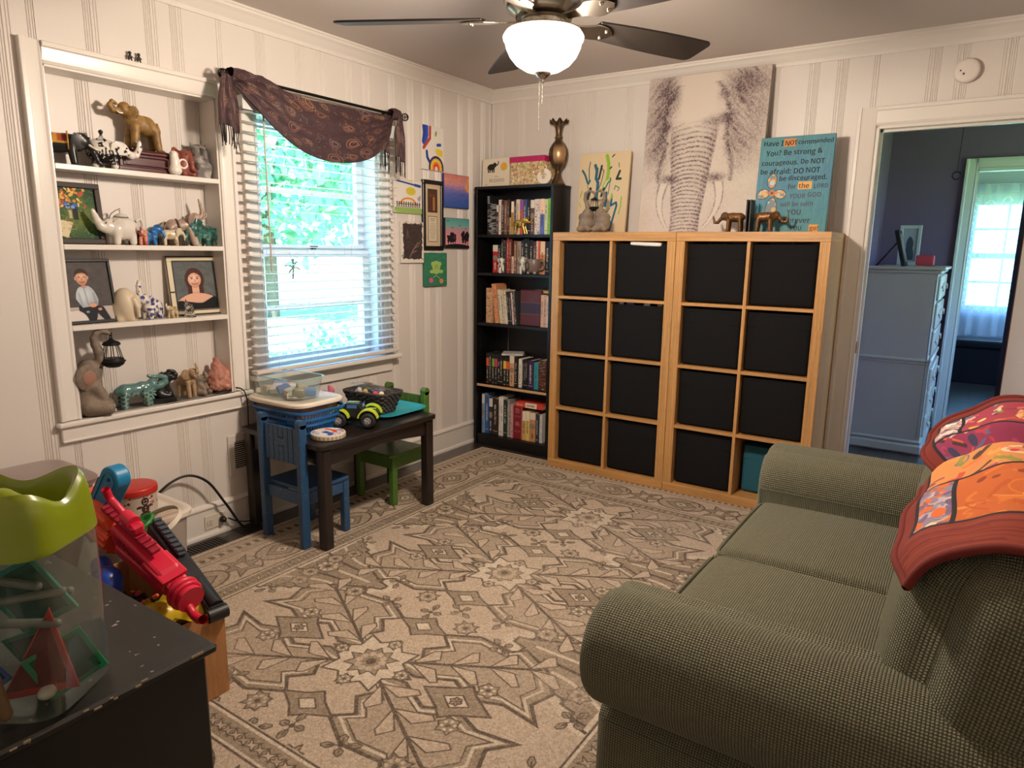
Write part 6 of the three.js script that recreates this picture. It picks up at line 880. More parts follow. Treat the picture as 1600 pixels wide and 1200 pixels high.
// top shelf
{
  const y = 1.6905;
  let t = figure('elephant_figurine', 'black elephant figurine with an orange and red saddle cloth, leftmost on the top niche shelf', 'figurine', [NX - 0.004, y, 2.782], RT - 0.4, 0.16, elephant({ head: [0.44, 0.6, 0, 0.18], trunk: [[0.62, 0.46], [0.7, 0.28], [0.76, 0.12], [0.86, 0.06]], ear: { r: 0.2, out: 0.02, flare: 0.15, turn: 0.3 } }), 0.022, VC(0.3), (p, n) => (p.x < 0.12 && p.y > 0.5 ? (Math.abs(p.x + 0.12) < 0.045 || Math.abs(p.y - 0.53) < 0.02 ? lin('#c9973c') : p.x > 0.02 ? lin('#6b1f1a') : lin('#a8552a')) : lin('#1d1f1f')));
  tusks(t, 0.168, [[0.56, 0.48, 0.1], [0.68, 0.4, 0.12], [0.78, 0.38, 0.1]], 0.03); eyes(t, 0.168, 0.56, 0.64, 0.14, 0.02);
  part('saddle_rim', place(mg([torus(0.24, 0.016, 30, 6).rotateY(RT).translate(0.13, 0.53, 0), torus(0.245, 0.014, 30, 6).rotateY(RT).translate(-0.34, 0.53, 0)]), 0.168), M('#c9973c', 0.4, { metalness: 0.5 }), t);
  t = figure('elephant_teapot', 'black and white patterned elephant teapot with a knobbed lid on the top niche shelf', 'teapot', [NX + 0.022, y, 2.632], RT - 0.38, 0.155, elephant({ body: { y: 0.44, r: 0.31, l: 0.13, w: 0.85 }, head: [0.36, 0.5, 0, 0.2], legs: [[0.16, 0.2], [-0.22, -0.24]], legR: 0.09, trunk: [[0.6, 0.38], [0.72, 0.4], [0.8, 0.55], [0.82, 0.72]], trunkR: [0.1, 0.055], ear: { r: 0.2, turn: 0.35, dy: 0.02, dx: 0.02 }, tail: false }), 0.02, VC(0.18), (p, n) => { const w = lin('#e3ddd4'), b = lin('#141518'); if (p.y < 0.36 && p.x < 0.5) return p.y < 0.09 ? w : noise(p.x * 40, p.y * 40, p.z * 40) > 0.8 ? w : b; if (Math.abs(p.y - 0.4) < 0.05 && p.x < 0.3) return Math.sin((p.x + p.z) * 90) > 0 ? w : b; return fbm(p.x * 13, p.y * 13, p.z * 13, 2) > 0.53 ? b : w; });
  part('lid', place(mg([lathe([[0.001, 0.8], [0.16, 0.73], [0.2, 0.69], [0.001, 0.69]], 26), lathe([[0.001, 0.98], [0.05, 0.95], [0.06, 0.91], [0.035, 0.87], [0.03, 0.83], [0.06, 0.8], [0.001, 0.79]], 16)]).translate(-0.06, 0, 0), 0.155), VC(0.2), t).geometry.setAttribute('color', (() => { const g = t.children[1].geometry, p = g.attributes.position, c = []; for (let i = 0; i < p.count; i++) { const a = Math.atan2(p.getZ(i), p.getX(i) + 0.009), v = p.getY(i) > 0.126 || Math.sin(a * 6) > 0.2 ? 0.01 : 0.7; c.push(v, v, v * 0.95); } return new THREE.Float32BufferAttribute(c, 3); })());
  eyes(t, 0.155, 0.5, 0.54, 0.15, 0.022);
  // mahogany box with the golden elephant on it
  const bz = 2.468;
  t = thing('keepsake_box', 'dark mahogany wooden box with moulded edges under the brown carved elephant', 'box', [-0.07, y, bz], 0.0);
  const mah = M('#ffffff', 0.28, { map: pixelTex(128, 128, (x, yy) => { const n = fbm(x * 0.02, yy * 0.3); return [84, 34, 34].map((c) => c * (0.6 + 0.7 * n)); }, [8, 8]), clearcoat: 0.4 });
  part('box_body', [bx(0.072, 0.062, 0.22, 0, 0.042, 0, 0.003), bx(0.083, 0.02, 0.235, 0, 0.011, 0, 0.004), bx(0.087, 0.008, 0.24, 0, 0.004, 0, 0.002)], mah, t); part('lid', [bx(0.081, 0.012, 0.232, 0, 0.08, 0, 0.003), bx(0.073, 0.007, 0.222, 0, 0.089, 0, 0.003)], mah, t); part('front_panel', [bx(0.004, 0.004, 0.18, 0.051, 0.062, 0, 0.001), bx(0.004, 0.004, 0.18, 0.051, 0.028, 0, 0.001), bx(0.004, 0.036, 0.004, 0.051, 0.045, 0.09, 0.001), bx(0.004, 0.036, 0.004, 0.051, 0.045, -0.09, 0.001)], mah, t);
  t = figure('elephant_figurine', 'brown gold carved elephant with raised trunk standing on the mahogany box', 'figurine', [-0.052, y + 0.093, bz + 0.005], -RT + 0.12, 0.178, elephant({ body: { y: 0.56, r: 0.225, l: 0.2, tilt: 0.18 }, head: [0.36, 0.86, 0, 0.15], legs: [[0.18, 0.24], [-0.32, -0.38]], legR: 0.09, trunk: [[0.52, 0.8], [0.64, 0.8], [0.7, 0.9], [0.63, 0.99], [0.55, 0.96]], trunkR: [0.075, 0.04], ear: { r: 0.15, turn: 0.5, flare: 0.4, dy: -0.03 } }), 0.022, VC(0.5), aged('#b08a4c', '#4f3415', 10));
  tusks(t, 0.178, [[0.46, 0.76, 0.08], [0.54, 0.75, 0.1], [0.62, 0.8, 0.09]], 0.024); part('saddle_cloth', place(blob([{ e: [-0.1, 0.56, 0], r: [0.2, 0.235, 0.215], rot: [0, 0, 0.18] }], 0.02, 0.02, aged('#9c7a40', '#5d4420', 14)), 0.178), VC(0.5), t);
  t = thing('elephant_pitcher', 'small black and white patterned pitcher with a ring handle before the mahogany box', 'pitcher', [-0.012, y, 2.352], 0); t.scale.setScalar(1.15);
  const pit = (p) => (fbm(p.x * 330, p.y * 330, p.z * 330, 2) > 0.56 ? lin('#26221f') : lin('#e2dbd0'));
  part('body', blob([[0, 0.02, 0, 0, 0.05, 0, 0.02, 0.018], [0, 0.05, 0, 0, 0.074, 0.002, 0.014, 0.016], { e: [0, 0.018, 0], r: [0.022, 0.02, 0.024] }], 0.003, 0.008, pit), VC(0.3), t); part('ring_handle', torus(0.016, 0.0038, 24, 8).rotateY(RT).translate(0, 0.045, -0.034), M('#ded7cc', 0.3), t);
  const terra = M('#84463a', 0.45);
  t = thing('elephant_figurine', 'reddish terracotta elephant facing out from the right of the top niche shelf', 'figurine', [-0.05, y, 2.288], 0.25);
  part('body', blob([{ e: [0, 0.05, 0], r: [0.042, 0.05, 0.045] }, { e: [0.012, 0.082, 0], r: [0.034, 0.036, 0.034] }, ...chain([[0.04, 0.082, 0], [0.05, 0.06, 0.004], [0.05, 0.035, 0.0], [0.05, 0.026, -0.016]], 0.012, 0.008, 0.006), { e: [0.004, 0.088, 0.046], r: [0.008, 0.036, 0.028], rot: [0.3, 0.2, 0] }, { e: [0.004, 0.088, -0.046], r: [0.008, 0.036, 0.028], rot: [-0.3, -0.2, 0] }, [0.02, 0.02, 0.026, 0.028, 0.012, 0.026, 0.016, 0.013], [0.02, 0.02, -0.026, 0.028, 0.012, -0.026, 0.016, 0.013]], 0.004, 0.01), terra, t); part('ear_groove', [torus(0.022, 0.002, 20, 6, PI).rotateY(RT).translate(0.013, 0.088, 0.046), torus(0.022, 0.002, 20, 6, PI).rotateY(RT).translate(0.013, 0.088, -0.046)], M('#5f3026', 0.5), t); eyes(t, 1, 0.04, 0.094, 0.02, 0.0028);
  t = thing('stone_figurine', 'grey marbled stone animal at the right end of the top niche shelf', 'figurine', [-0.06, y, 2.205], 0.1);
  part('body', blob([{ e: [0, 0.065, 0], r: [0.042, 0.07, 0.042] }, { e: [0, 0.12, 0.002], r: [0.036, 0.032, 0.04] }, [0, 0.14, 0.032, 0, 0.155, 0.042, 0.008, 0.003], [0, 0.138, -0.03, 0, 0.152, -0.036, 0.009, 0.004], [0.02, 0.01, 0.02, 0.03, 0.05, 0.02, 0.018, 0.02], [0.02, 0.01, -0.02, 0.03, 0.05, -0.02, 0.018, 0.02], [0.034, 0.11, 0, 0.045, 0.09, 0, 0.014, 0.01]], 0.005, 0.015, speck('#6e6a66', ['#b5aea6', '#3b3a3a', '#97918a'], 60, 0.5, 0.15)), VC(0.35), t); eyes(t, 1, 0.034, 0.128, 0.016, 0.003);
}
// photo frames: opening print and a rail all round
function frameThing(label, w, h, b, d, mat, tex, pos, ry, lean, easel = true) {
  const f = thing('photo_frame', label, 'picture frame', pos, ry), X = (g) => g.rotateX(-lean);
  for (const [x, y, ww, hh] of [[0, h - b / 2, w, b], [0, b / 2, w, b], [-w / 2 + b / 2, h / 2, b, h - 2 * b], [w / 2 - b / 2, h / 2, b, h - 2 * b]]) part('frame_rail', X(bx(ww, hh, d, x, y, d / 2, 0.002)), mat, f);
  part('backing', X(bx(w - b, h - b, 0.003, 0, h / 2, 0.003, 0.0005)), M('#1b1918', 0.8), f); part('picture', X(new THREE.PlaneGeometry(w - 2 * b + 0.002, h - 2 * b + 0.002).translate(0, h / 2, d * 0.55)), M('#ffffff', 0.6, { map: tex, specularIntensity: 0.4 }), f); void easel; return f;
}
const brownF = M('#2b1d16', 0.6), blackF = M('#0e0d0d', 0.5);
{ // second shelf
  const y = 1.3865;
  frameThing('brown framed picture of flowers and leaves in the left corner of the niche', 0.205, 0.243, 0.021, 0.02, brownF, canvasTex(256, 320, (c) => { const g = c.createRadialGradient(160, 180, 20, 130, 160, 220); [[0, '#6f7a3a'], [0.45, '#3f5a34'], [1, '#16302e']].forEach(([t, q]) => g.addColorStop(t, q)); c.fillStyle = g; c.fillRect(0, 0, 256, 320); rough(c, 240, 256, 320, ['#5d7a3a', '#2f5540', '#8a9a4a', '#1f4038'], 40, 8, 0.4); for (let i = 0; i < 46; i++) { c.fillStyle = ['#c98a3a', '#d9a85a', '#b5562f', '#e3c27a'][i % 4]; c.beginPath(); c.ellipse(rc(90) + (i % 3) * 55, rc(120), 5 + rc(13), 4 + rc(10), rc(3), 0, 7); c.fill(); } c.fillStyle = '#d97a5a'; c.beginPath(); c.arc(34, 92, 22, 0, 7); c.fill(); for (let i = 0; i < 16; i++) { c.fillStyle = ['#3f66b5', '#7a9ad0', '#2b3f7a'][i % 3]; c.beginPath(); c.arc(75 + rc(75), 95 + rc(40), 6 + rc(8), 0, 7); c.fill(); } c.fillStyle = '#cfc4a4'; c.beginPath(); c.moveTo(20, 200); c.lineTo(110, 215); c.lineTo(70, 310); c.lineTo(20, 300); c.fill(); c.fillStyle = '#2b2a20'; c.fillRect(115, 130, 30, 70); c.fillStyle = '#b5b09a'; c.fillRect(92, 140, 16, 50); rough(c, 60, 110, 320, ['#a5642f', '#d9b06a'], 30, 5, 0.6); }), [-0.082, y, 2.748], RT, 0.1);
  const white = M('#d8d2c8', 0.15, { clearcoat: 0.5 });
  let t = figure('elephant_teapot', 'glossy white elephant teapot with trunk spout facing left on the second niche shelf', 'teapot', [-0.045, y, 2.598], -RT + 0.1, 0.16, elephant({ body: { y: 0.42, r: 0.3, l: 0.16, w: 0.85 }, head: [0.3, 0.46, 0, 0.18], legs: [[0.14, 0.16], [-0.26, -0.28]], legR: 0.095, trunk: [[0.48, 0.46], [0.56, 0.58], [0.62, 0.72], [0.66, 0.84]], trunkR: [0.13, 0.055], ear: { r: 0.17, turn: 0.4, dx: -0.06, dy: 0.06 }, tail: false }), 0.02, white, null);
  part('lid', place(lathe([[0.001, 0.92], [0.03, 0.9], [0.035, 0.86], [0.02, 0.84], [0.03, 0.82], [0.15, 0.76], [0.19, 0.7], [0.001, 0.7]], 26).translate(-0.06, 0, 0), 0.16), white, t); part('wire_bail', place(tube([[0.2, 0.66, 0.1], [0.16, 0.78, 0.06], [0.05, 0.88, 0.01], [-0.06, 0.93, 0]], 0.012, 20, 6), 0.16), M('#7a6a55', 0.4, { metalness: 0.6 }), t); part('loop_handle', place(tube([[-0.46, 0.62, 0], [-0.6, 0.68, 0], [-0.66, 0.56, 0], [-0.62, 0.36, 0], [-0.52, 0.28, 0]], 0.035, 20, 8), 0.16), white, t); eyes(t, 0.16, 0.42, 0.55, 0.13, 0.018);
  const small = (label, z, x, s, ry, paint, extra = {}, rough2 = 0.3) => { const q = figure('elephant_figurine', label, 'figurine', [x, y, z], ry, s, elephant(extra), 0.028, VC(rough2), paint); eyes(q, s, (extra.head?.[0] ?? 0.42) + 0.1, (extra.head?.[1] ?? 0.68) + 0.05, 0.125, 0.022); return q; };
  small('tiny dark brown and gold elephant right of the white teapot', 2.536, -0.05, 0.075, -RT + 0.4, speck('#3a241a', ['#b58a4a', '#7a3a22', '#d9c9a4'], 9, 0.52), { trunk: [[0.56, 0.6], [0.62, 0.45], [0.6, 0.3]] });
  small('tiny orange and pink elephant with raised trunk left of the blue one', 2.506, -0.03, 0.08, -RT + 0.9, speck('#d98a6a', ['#b5402a', '#e3c9b0', '#8a5a8a'], 8, 0.5), { trunk: [[0.6, 0.74], [0.66, 0.88], [0.6, 1.0]], body: { y: 0.5, r: 0.2, l: 0.16 } });
  small('small blue swirled elephant on the second niche shelf', 2.472, -0.035, 0.092, RT - 0.6, speck('#2464a5', ['#5b9ad0', '#163f7a'], 12, 0.5, 0.1), { head: [0.3, 0.72, 0, 0.22], body: { y: 0.42, r: 0.27, l: 0.1 }, legs: [[0.14, 0.16], [-0.16, -0.16]], trunk: [[0.5, 0.62], [0.58, 0.46], [0.56, 0.34]], ear: { r: 0.2 } });
  small('small grey elephant with curled trunk behind the blue one', 2.43, -0.072, 0.105, RT + 0.4, aged('#9a9690', '#6a6763'), { trunk: [[0.56, 0.74], [0.66, 0.84], [0.6, 0.96], [0.48, 0.94]] });
  small('cream flower-painted elephant on the second niche shelf', 2.388, -0.026, 0.09, RT - 0.3, speck('#cdbfa5', ['#8a6a4a', '#a58a5a', '#d9cdb5'], 14, 0.55), { trunk: [[0.56, 0.6], [0.64, 0.44], [0.62, 0.28]] }, 0.25);
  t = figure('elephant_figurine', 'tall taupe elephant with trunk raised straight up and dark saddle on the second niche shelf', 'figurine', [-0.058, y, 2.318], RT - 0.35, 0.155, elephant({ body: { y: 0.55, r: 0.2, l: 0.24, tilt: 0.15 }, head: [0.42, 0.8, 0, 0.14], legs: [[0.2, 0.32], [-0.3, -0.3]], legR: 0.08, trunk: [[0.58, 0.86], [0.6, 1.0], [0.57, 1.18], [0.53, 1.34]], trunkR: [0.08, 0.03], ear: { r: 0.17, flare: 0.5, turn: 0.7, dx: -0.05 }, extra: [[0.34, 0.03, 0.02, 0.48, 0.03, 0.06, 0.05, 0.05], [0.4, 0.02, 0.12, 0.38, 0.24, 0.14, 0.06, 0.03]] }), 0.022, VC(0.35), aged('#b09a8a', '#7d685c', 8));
  part('saddle_band', place(torus(0.213, 0.022, 30, 6).rotateY(RT).rotateZ(0.25).translate(-0.08, 0.55, 0), 0.155), M('#4a3530', 0.4), t); part('trunk_loop', place(tube([[0.58, 0.98, 0], [0.68, 0.98, 0.03], [0.7, 0.86, 0.04], [0.6, 0.78, 0.05]], 0.022, 16, 6), 0.155), M('#a58f80', 0.35), t); tusks(t, 0.155, [[0.5, 0.74, 0.08], [0.58, 0.7, 0.1], [0.64, 0.72, 0.1]], 0.02);
  t = figure('elephant_figurine', 'jade green glazed elephant with embossed flowers at the right of the second niche shelf', 'figurine', [-0.052, y, 2.215], -RT - 0.4 + 0.6, 0.15, elephant({ body: { y: 0.38, r: 0.2, l: 0.34 }, head: [0.44, 0.52, 0, 0.19], legs: [[0.3, 0.34], [-0.06, -0.04], [-0.42, -0.44]], legR: 0.085, trunk: [[0.62, 0.42], [0.66, 0.26], [0.64, 0.14]], ear: { r: 0.17, flare: -0.2, turn: 0.9, dy: 0.14, dx: 0.02 }, extra: [[0.4, 0.68, 0.12, 0.38, 0.82, 0.15, 0.05, 0.02], [0.4, 0.68, -0.12, 0.38, 0.82, -0.15, 0.05, 0.02]] }), 0.022, VC(0.12, { clearcoat: 0.6 }), speck('#2b5f57', ['#1b443f', '#6f9a8a'], 11, 0.52, 0.12));
  const fl = []; for (let i = 0; i < 26; i++) { const a = rnd(-1.2, 1.2), x = rnd(-0.4, 0.2); for (let k = 0; k < 5; k++) fl.push(ball(0.018, x + 0.026 * Math.cos(k * 1.26), 0.4 + 0.2 * Math.cos(a) + 0.01, (0.19 * Math.sin(a)) + 0.026 * Math.sin(k * 1.26), 6)); } part('embossed_flowers', place(mg(fl), 0.15), M('#3f7668', 0.15, { clearcoat: 0.5 }), t).userData.kind = 'stuff'; eyes(t, 0.15, 0.58, 0.58, 0.13, 0.02);
}
{ // third shelf
  const y = 1.0665;
  const portrait = (boy) => canvasTex(320, 400, (c) => {
    c.fillStyle = boy ? '#4d4948' : '#585c5d'; c.fillRect(0, 0, 320, 400); rough(c, 160, 320, 300, boy ? ['#5c5654', '#403b3b', '#67605d'] : ['#666b6b', '#454a4b', '#73787a'], 90, 40, 0.16);
    const ell = (x, y2, a, b2, q, r = 0) => { c.fillStyle = q; c.beginPath(); c.ellipse(x, y2, a, b2, r, 0, 7); c.fill(); };
    const shade = (x, y2, r2, a, b2) => { const g = c.createRadialGradient(x, y2, r2 * 0.2, x, y2, r2); g.addColorStop(0, a); g.addColorStop(1, b2); return g; }; c.save(); c.shadowColor = 'rgba(20,15,15,0.55)'; c.shadowBlur = 9;
    if (boy) {
      c.fillStyle = '#b5aaa5'; c.fillRect(0, 305, 320, 95); c.fillStyle = '#d3c9c4'; c.beginPath(); c.moveTo(10, 330); c.lineTo(190, 318); c.lineTo(200, 400); c.lineTo(0, 400); c.fill();
      c.fillStyle = '#20242a'; c.beginPath(); c.moveTo(85, 300); c.quadraticCurveTo(170, 285, 250, 310); c.lineTo(290, 400); c.lineTo(245, 400); c.lineTo(205, 350); c.lineTo(190, 400); c.lineTo(140, 400); c.quadraticCurveTo(130, 350, 85, 330); c.fill(); ell(140, 340, 12, 8, '#8a8f94'); ell(225, 325, 14, 10, '#c08a72');
      c.fillStyle = shade(130, 220, 120, '#c2cbd2', '#8d979f'); c.beginPath(); c.moveTo(112, 168); c.lineTo(165, 162); c.quadraticCurveTo(205, 175, 225, 260); c.lineTo(215, 300); c.lineTo(110, 310); c.lineTo(75, 250); c.quadraticCurveTo(80, 185, 112, 168); c.fill(); c.strokeStyle = '#98a2aa'; c.lineWidth = 4; for (const p of [[138, 175, 150, 290], [100, 210, 110, 300], [195, 210, 205, 290]]) { c.beginPath(); c.moveTo(p[0], p[1]); c.lineTo(p[2], p[3]); c.stroke(); }
      ell(182, 296, 26, 15, '#cf9a80'); c.fillStyle = '#c08d74'; c.fillRect(124, 140, 30, 32); ell(134, 108, 40, 50, shade(134, 104, 52, '#deb096', '#b98468')); ell(94, 112, 8, 13, '#c89279'); ell(174, 108, 8, 13, '#c89279'); c.fillStyle = '#3a2a22'; c.beginPath(); c.moveTo(92, 98); c.quadraticCurveTo(90, 50, 134, 46); c.quadraticCurveTo(180, 50, 176, 96); c.quadraticCurveTo(165, 72, 134, 74); c.quadraticCurveTo(102, 74, 92, 98); c.fill(); ell(118, 104, 5, 3, '#2f221e'); ell(151, 104, 5, 3, '#2f221e'); stroke(c, '#a8725c', 3, [[133, 108], [137, 122], [131, 124]]); stroke(c, '#a3524a', 5, [[119, 136], [134, 141], [150, 135]]);
    } else {
      c.fillStyle = '#4a2a22'; c.beginPath(); c.ellipse(160, 150, 72, 96, 0, 0, 7); c.fill(); ell(120, 250, 18, 60, '#472720'); ell(204, 250, 18, 60, '#472720');
      c.fillStyle = '#d6a78f'; c.fillRect(134, 200, 54, 70); c.beginPath(); c.moveTo(20, 320); c.quadraticCurveTo(90, 262, 160, 262); c.quadraticCurveTo(240, 262, 300, 300); c.lineTo(310, 340); c.lineTo(20, 350); c.fill(); c.fillStyle = '#131417'; c.beginPath(); c.moveTo(0, 340); c.lineTo(30, 322); c.lineTo(195, 352); c.lineTo(300, 292); c.lineTo(320, 310); c.lineTo(320, 400); c.lineTo(0, 400); c.fill();
      ell(160, 148, 50, 66, shade(152, 140, 70, '#e8bfa8', '#c48f78')); c.fillStyle = '#4a2a22'; c.beginPath(); c.moveTo(104, 150); c.quadraticCurveTo(108, 70, 160, 66); c.quadraticCurveTo(214, 72, 216, 150); c.quadraticCurveTo(204, 100, 160, 92); c.quadraticCurveTo(122, 98, 104, 150); c.fill(); ell(140, 142, 7, 4, '#3b2a26'); ell(182, 142, 7, 4, '#3b2a26'); stroke(c, '#5a382c', 3, [[128, 130], [150, 129]]); stroke(c, '#5a382c', 3, [[172, 129], [194, 130]]); stroke(c, '#b98470', 3, [[160, 146], [165, 166], [156, 168]]); stroke(c, '#b3604f', 6, [[138, 183], [160, 190], [184, 182]]);
    }
    c.restore(); c.globalAlpha = 0.35; for (let i = 0; i < 70; i++) { const a = boy ? [92 + rc(84), 50 + rc(28), 6, 14] : [100 + rc(120), 66 + rc(40), 10, 40]; c.strokeStyle = i % 2 ? '#2a1a15' : '#6b4636'; c.lineWidth = 1.5; c.beginPath(); c.moveTo(a[0], a[1]); c.lineTo(a[0] + rc(a[2] * 2) - a[2], a[1] + a[3] * 0.4); c.stroke(); } c.globalAlpha = 1;
  });
  frameThing('black framed photo of a boy in a pale shirt seated on a box', 0.212, 0.262, 0.012, 0.016, blackF, portrait(true), [-0.05, y, 2.742], RT + 0.06, 0.14);
  const f = frameThing('cream and black framed photo of a young woman in a dark dress', 0.255, 0.275, 0.027, 0.014, M('#cfc2a4', 0.4), portrait(false), [-0.07, y, 2.258], RT - 0.05, 0.12);
  part('black_edging', [[0, 0.271, 0.257, 0.006], [0, 0.004, 0.257, 0.006], [-0.1265, 0.1375, 0.005, 0.264], [0.1265, 0.1375, 0.005, 0.264], [-0.1145, 0.11, 0.022, 0.006], [0.1145, 0.11, 0.022, 0.006], [0, 0.251, 0.2, 0.004], [0, 0.024, 0.2, 0.004], [-0.1, 0.1375, 0.004, 0.224], [0.1, 0.1375, 0.004, 0.224]].map(([a, b, w, h]) => bx(w, h, 0.003, a, b, 0.0152, 0.0006).rotateX(-0.12)), blackF, f, 'black inlaid edging');
  let t = thing('stone_bookend', 'smooth cream half-round stone bookend shaped like an elephant', 'figurine', [-0.055, y, 2.603], 0.1);
  part('body', blob([{ e: [0, 0.068, 0], r: [0.05, 0.072, 0.044] }, [0.01, 0.06, -0.01, 0.02, 0.012, -0.02, 0.026, 0.02], [-0.01, 0.05, 0.02, 0, 0.012, 0.026, 0.03, 0.02], ...chain([[0.046, 0.09, -0.016], [0.056, 0.06, -0.022], [0.054, 0.02, -0.028]], 0.012, 0.008, 0.008), { e: [0.03, 0.08, -0.036], r: [0.02, 0.04, 0.012], rot: [0.2, 0.3, 0] }], 0.005, 0.012), M('#cbbda4', 0.5), t);
  t = figure('elephant_figurine', 'blue and white porcelain elephant with trunk raised in a curl', 'figurine', [-0.05, y, 2.488], -RT + 0.35, 0.122, elephant({ body: { y: 0.45, r: 0.26, l: 0.18 }, head: [0.34, 0.72, 0, 0.18], legs: [[0.16, 0.2], [-0.26, -0.26]], legR: 0.1, trunk: [[0.5, 0.82], [0.54, 1.0], [0.55, 1.2], [0.5, 1.34], [0.42, 1.34]], trunkR: [0.11, 0.06], ear: { r: 0.17, turn: 0.6 } }), 0.024, VC(0.12, { clearcoat: 0.5 }), speck('#ddd6cc', ['#2b3a7a', '#3d4f94'], 11, 0.5, 0.03)); eyes(t, 0.122, 0.46, 0.78, 0.14, 0.02);
  t = figure('elephant_figurine', 'tiny cream and gold elephant between the porcelain and glass ones', 'figurine', [-0.03, y, 2.405], -RT + 0.5, 0.066, elephant({ trunk: [[0.6, 0.74], [0.68, 0.86], [0.64, 1.0]] }), 0.03, VC(0.3, { metalness: 0.3 }), speck('#d3c29a', ['#a8823c', '#efe6d2'], 8, 0.5)); eyes(t, 0.066, 0.52, 0.73, 0.125, 0.024);
  t = figure('glass_elephant', 'small clear crystal elephant on a glass base before the woman\'s photo', 'figurine', [-0.012, y + 0.0065, 2.335], -RT + 0.7, 0.075, elephant({ body: { y: 0.36, r: 0.24, l: 0.1 }, head: [0.3, 0.6, 0, 0.18], legs: [[0.14, 0.18], [-0.18, -0.2]], legR: 0.09, trunk: [[0.46, 0.7], [0.5, 0.86], [0.48, 1.0]], ear: { r: 0.16 } }), 0.028, new THREE.MeshPhysicalMaterial({ color: '#ffffff', roughness: 0.03, transmission: 1, thickness: 0.02, ior: 1.5, side: THREE.DoubleSide }), null); part('glass_base', cyl(0.026, 0.028, 0.006, 0, -0.0032, 0, 20), new THREE.MeshPhysicalMaterial({ color: '#f4fff8', roughness: 0.03, transmission: 1, thickness: 0.01, ior: 1.5 }), t); eyes(t, 0.075, 0.42, 0.68, 0.13, 0.02); part('blue_stone', ball(0.006, 0.012, 0.03, 0.016, 10), M('#2b3f8a', 0.1), t);
}
// a lantern cage: cap, bars, bowl; hangs by its ring from (0, 0, 0)
function lantern(t, s, mat) {
  part('hanger', [torus(0.05, 0.012, 16, 6).translate(0, -0.04, 0), torus(0.035, 0.012, 16, 6).rotateY(RT).translate(0, -0.11, 0)].map((g) => place(g, s)), mat, t);
  part('cap', place(lathe([[0.001, -0.13], [0.04, -0.14], [0.05, -0.18], [0.09, -0.2], [0.1, -0.22], [0.19, -0.25], [0.23, -0.3], [0.235, -0.335], [0.2, -0.35], [0.001, -0.35]], 24), s), mat, t);
  for (let i = 0; i < 8; i++) { const a = i * PI / 4; part('bar', place(tube([[0.17 * Math.cos(a), -0.34, 0.17 * Math.sin(a)], [0.26 * Math.cos(a), -0.74, 0.26 * Math.sin(a)]], 0.013, 2, 6), s), mat, t); }
  part('bowl', place(lathe([[0.001, -0.98], [0.16, -0.97], [0.27, -0.9], [0.31, -0.82], [0.33, -0.81], [0.33, -0.79], [0.29, -0.78], [0.28, -0.72], [0.25, -0.71], [0.001, -0.72]], 28), s), mat, t);
}
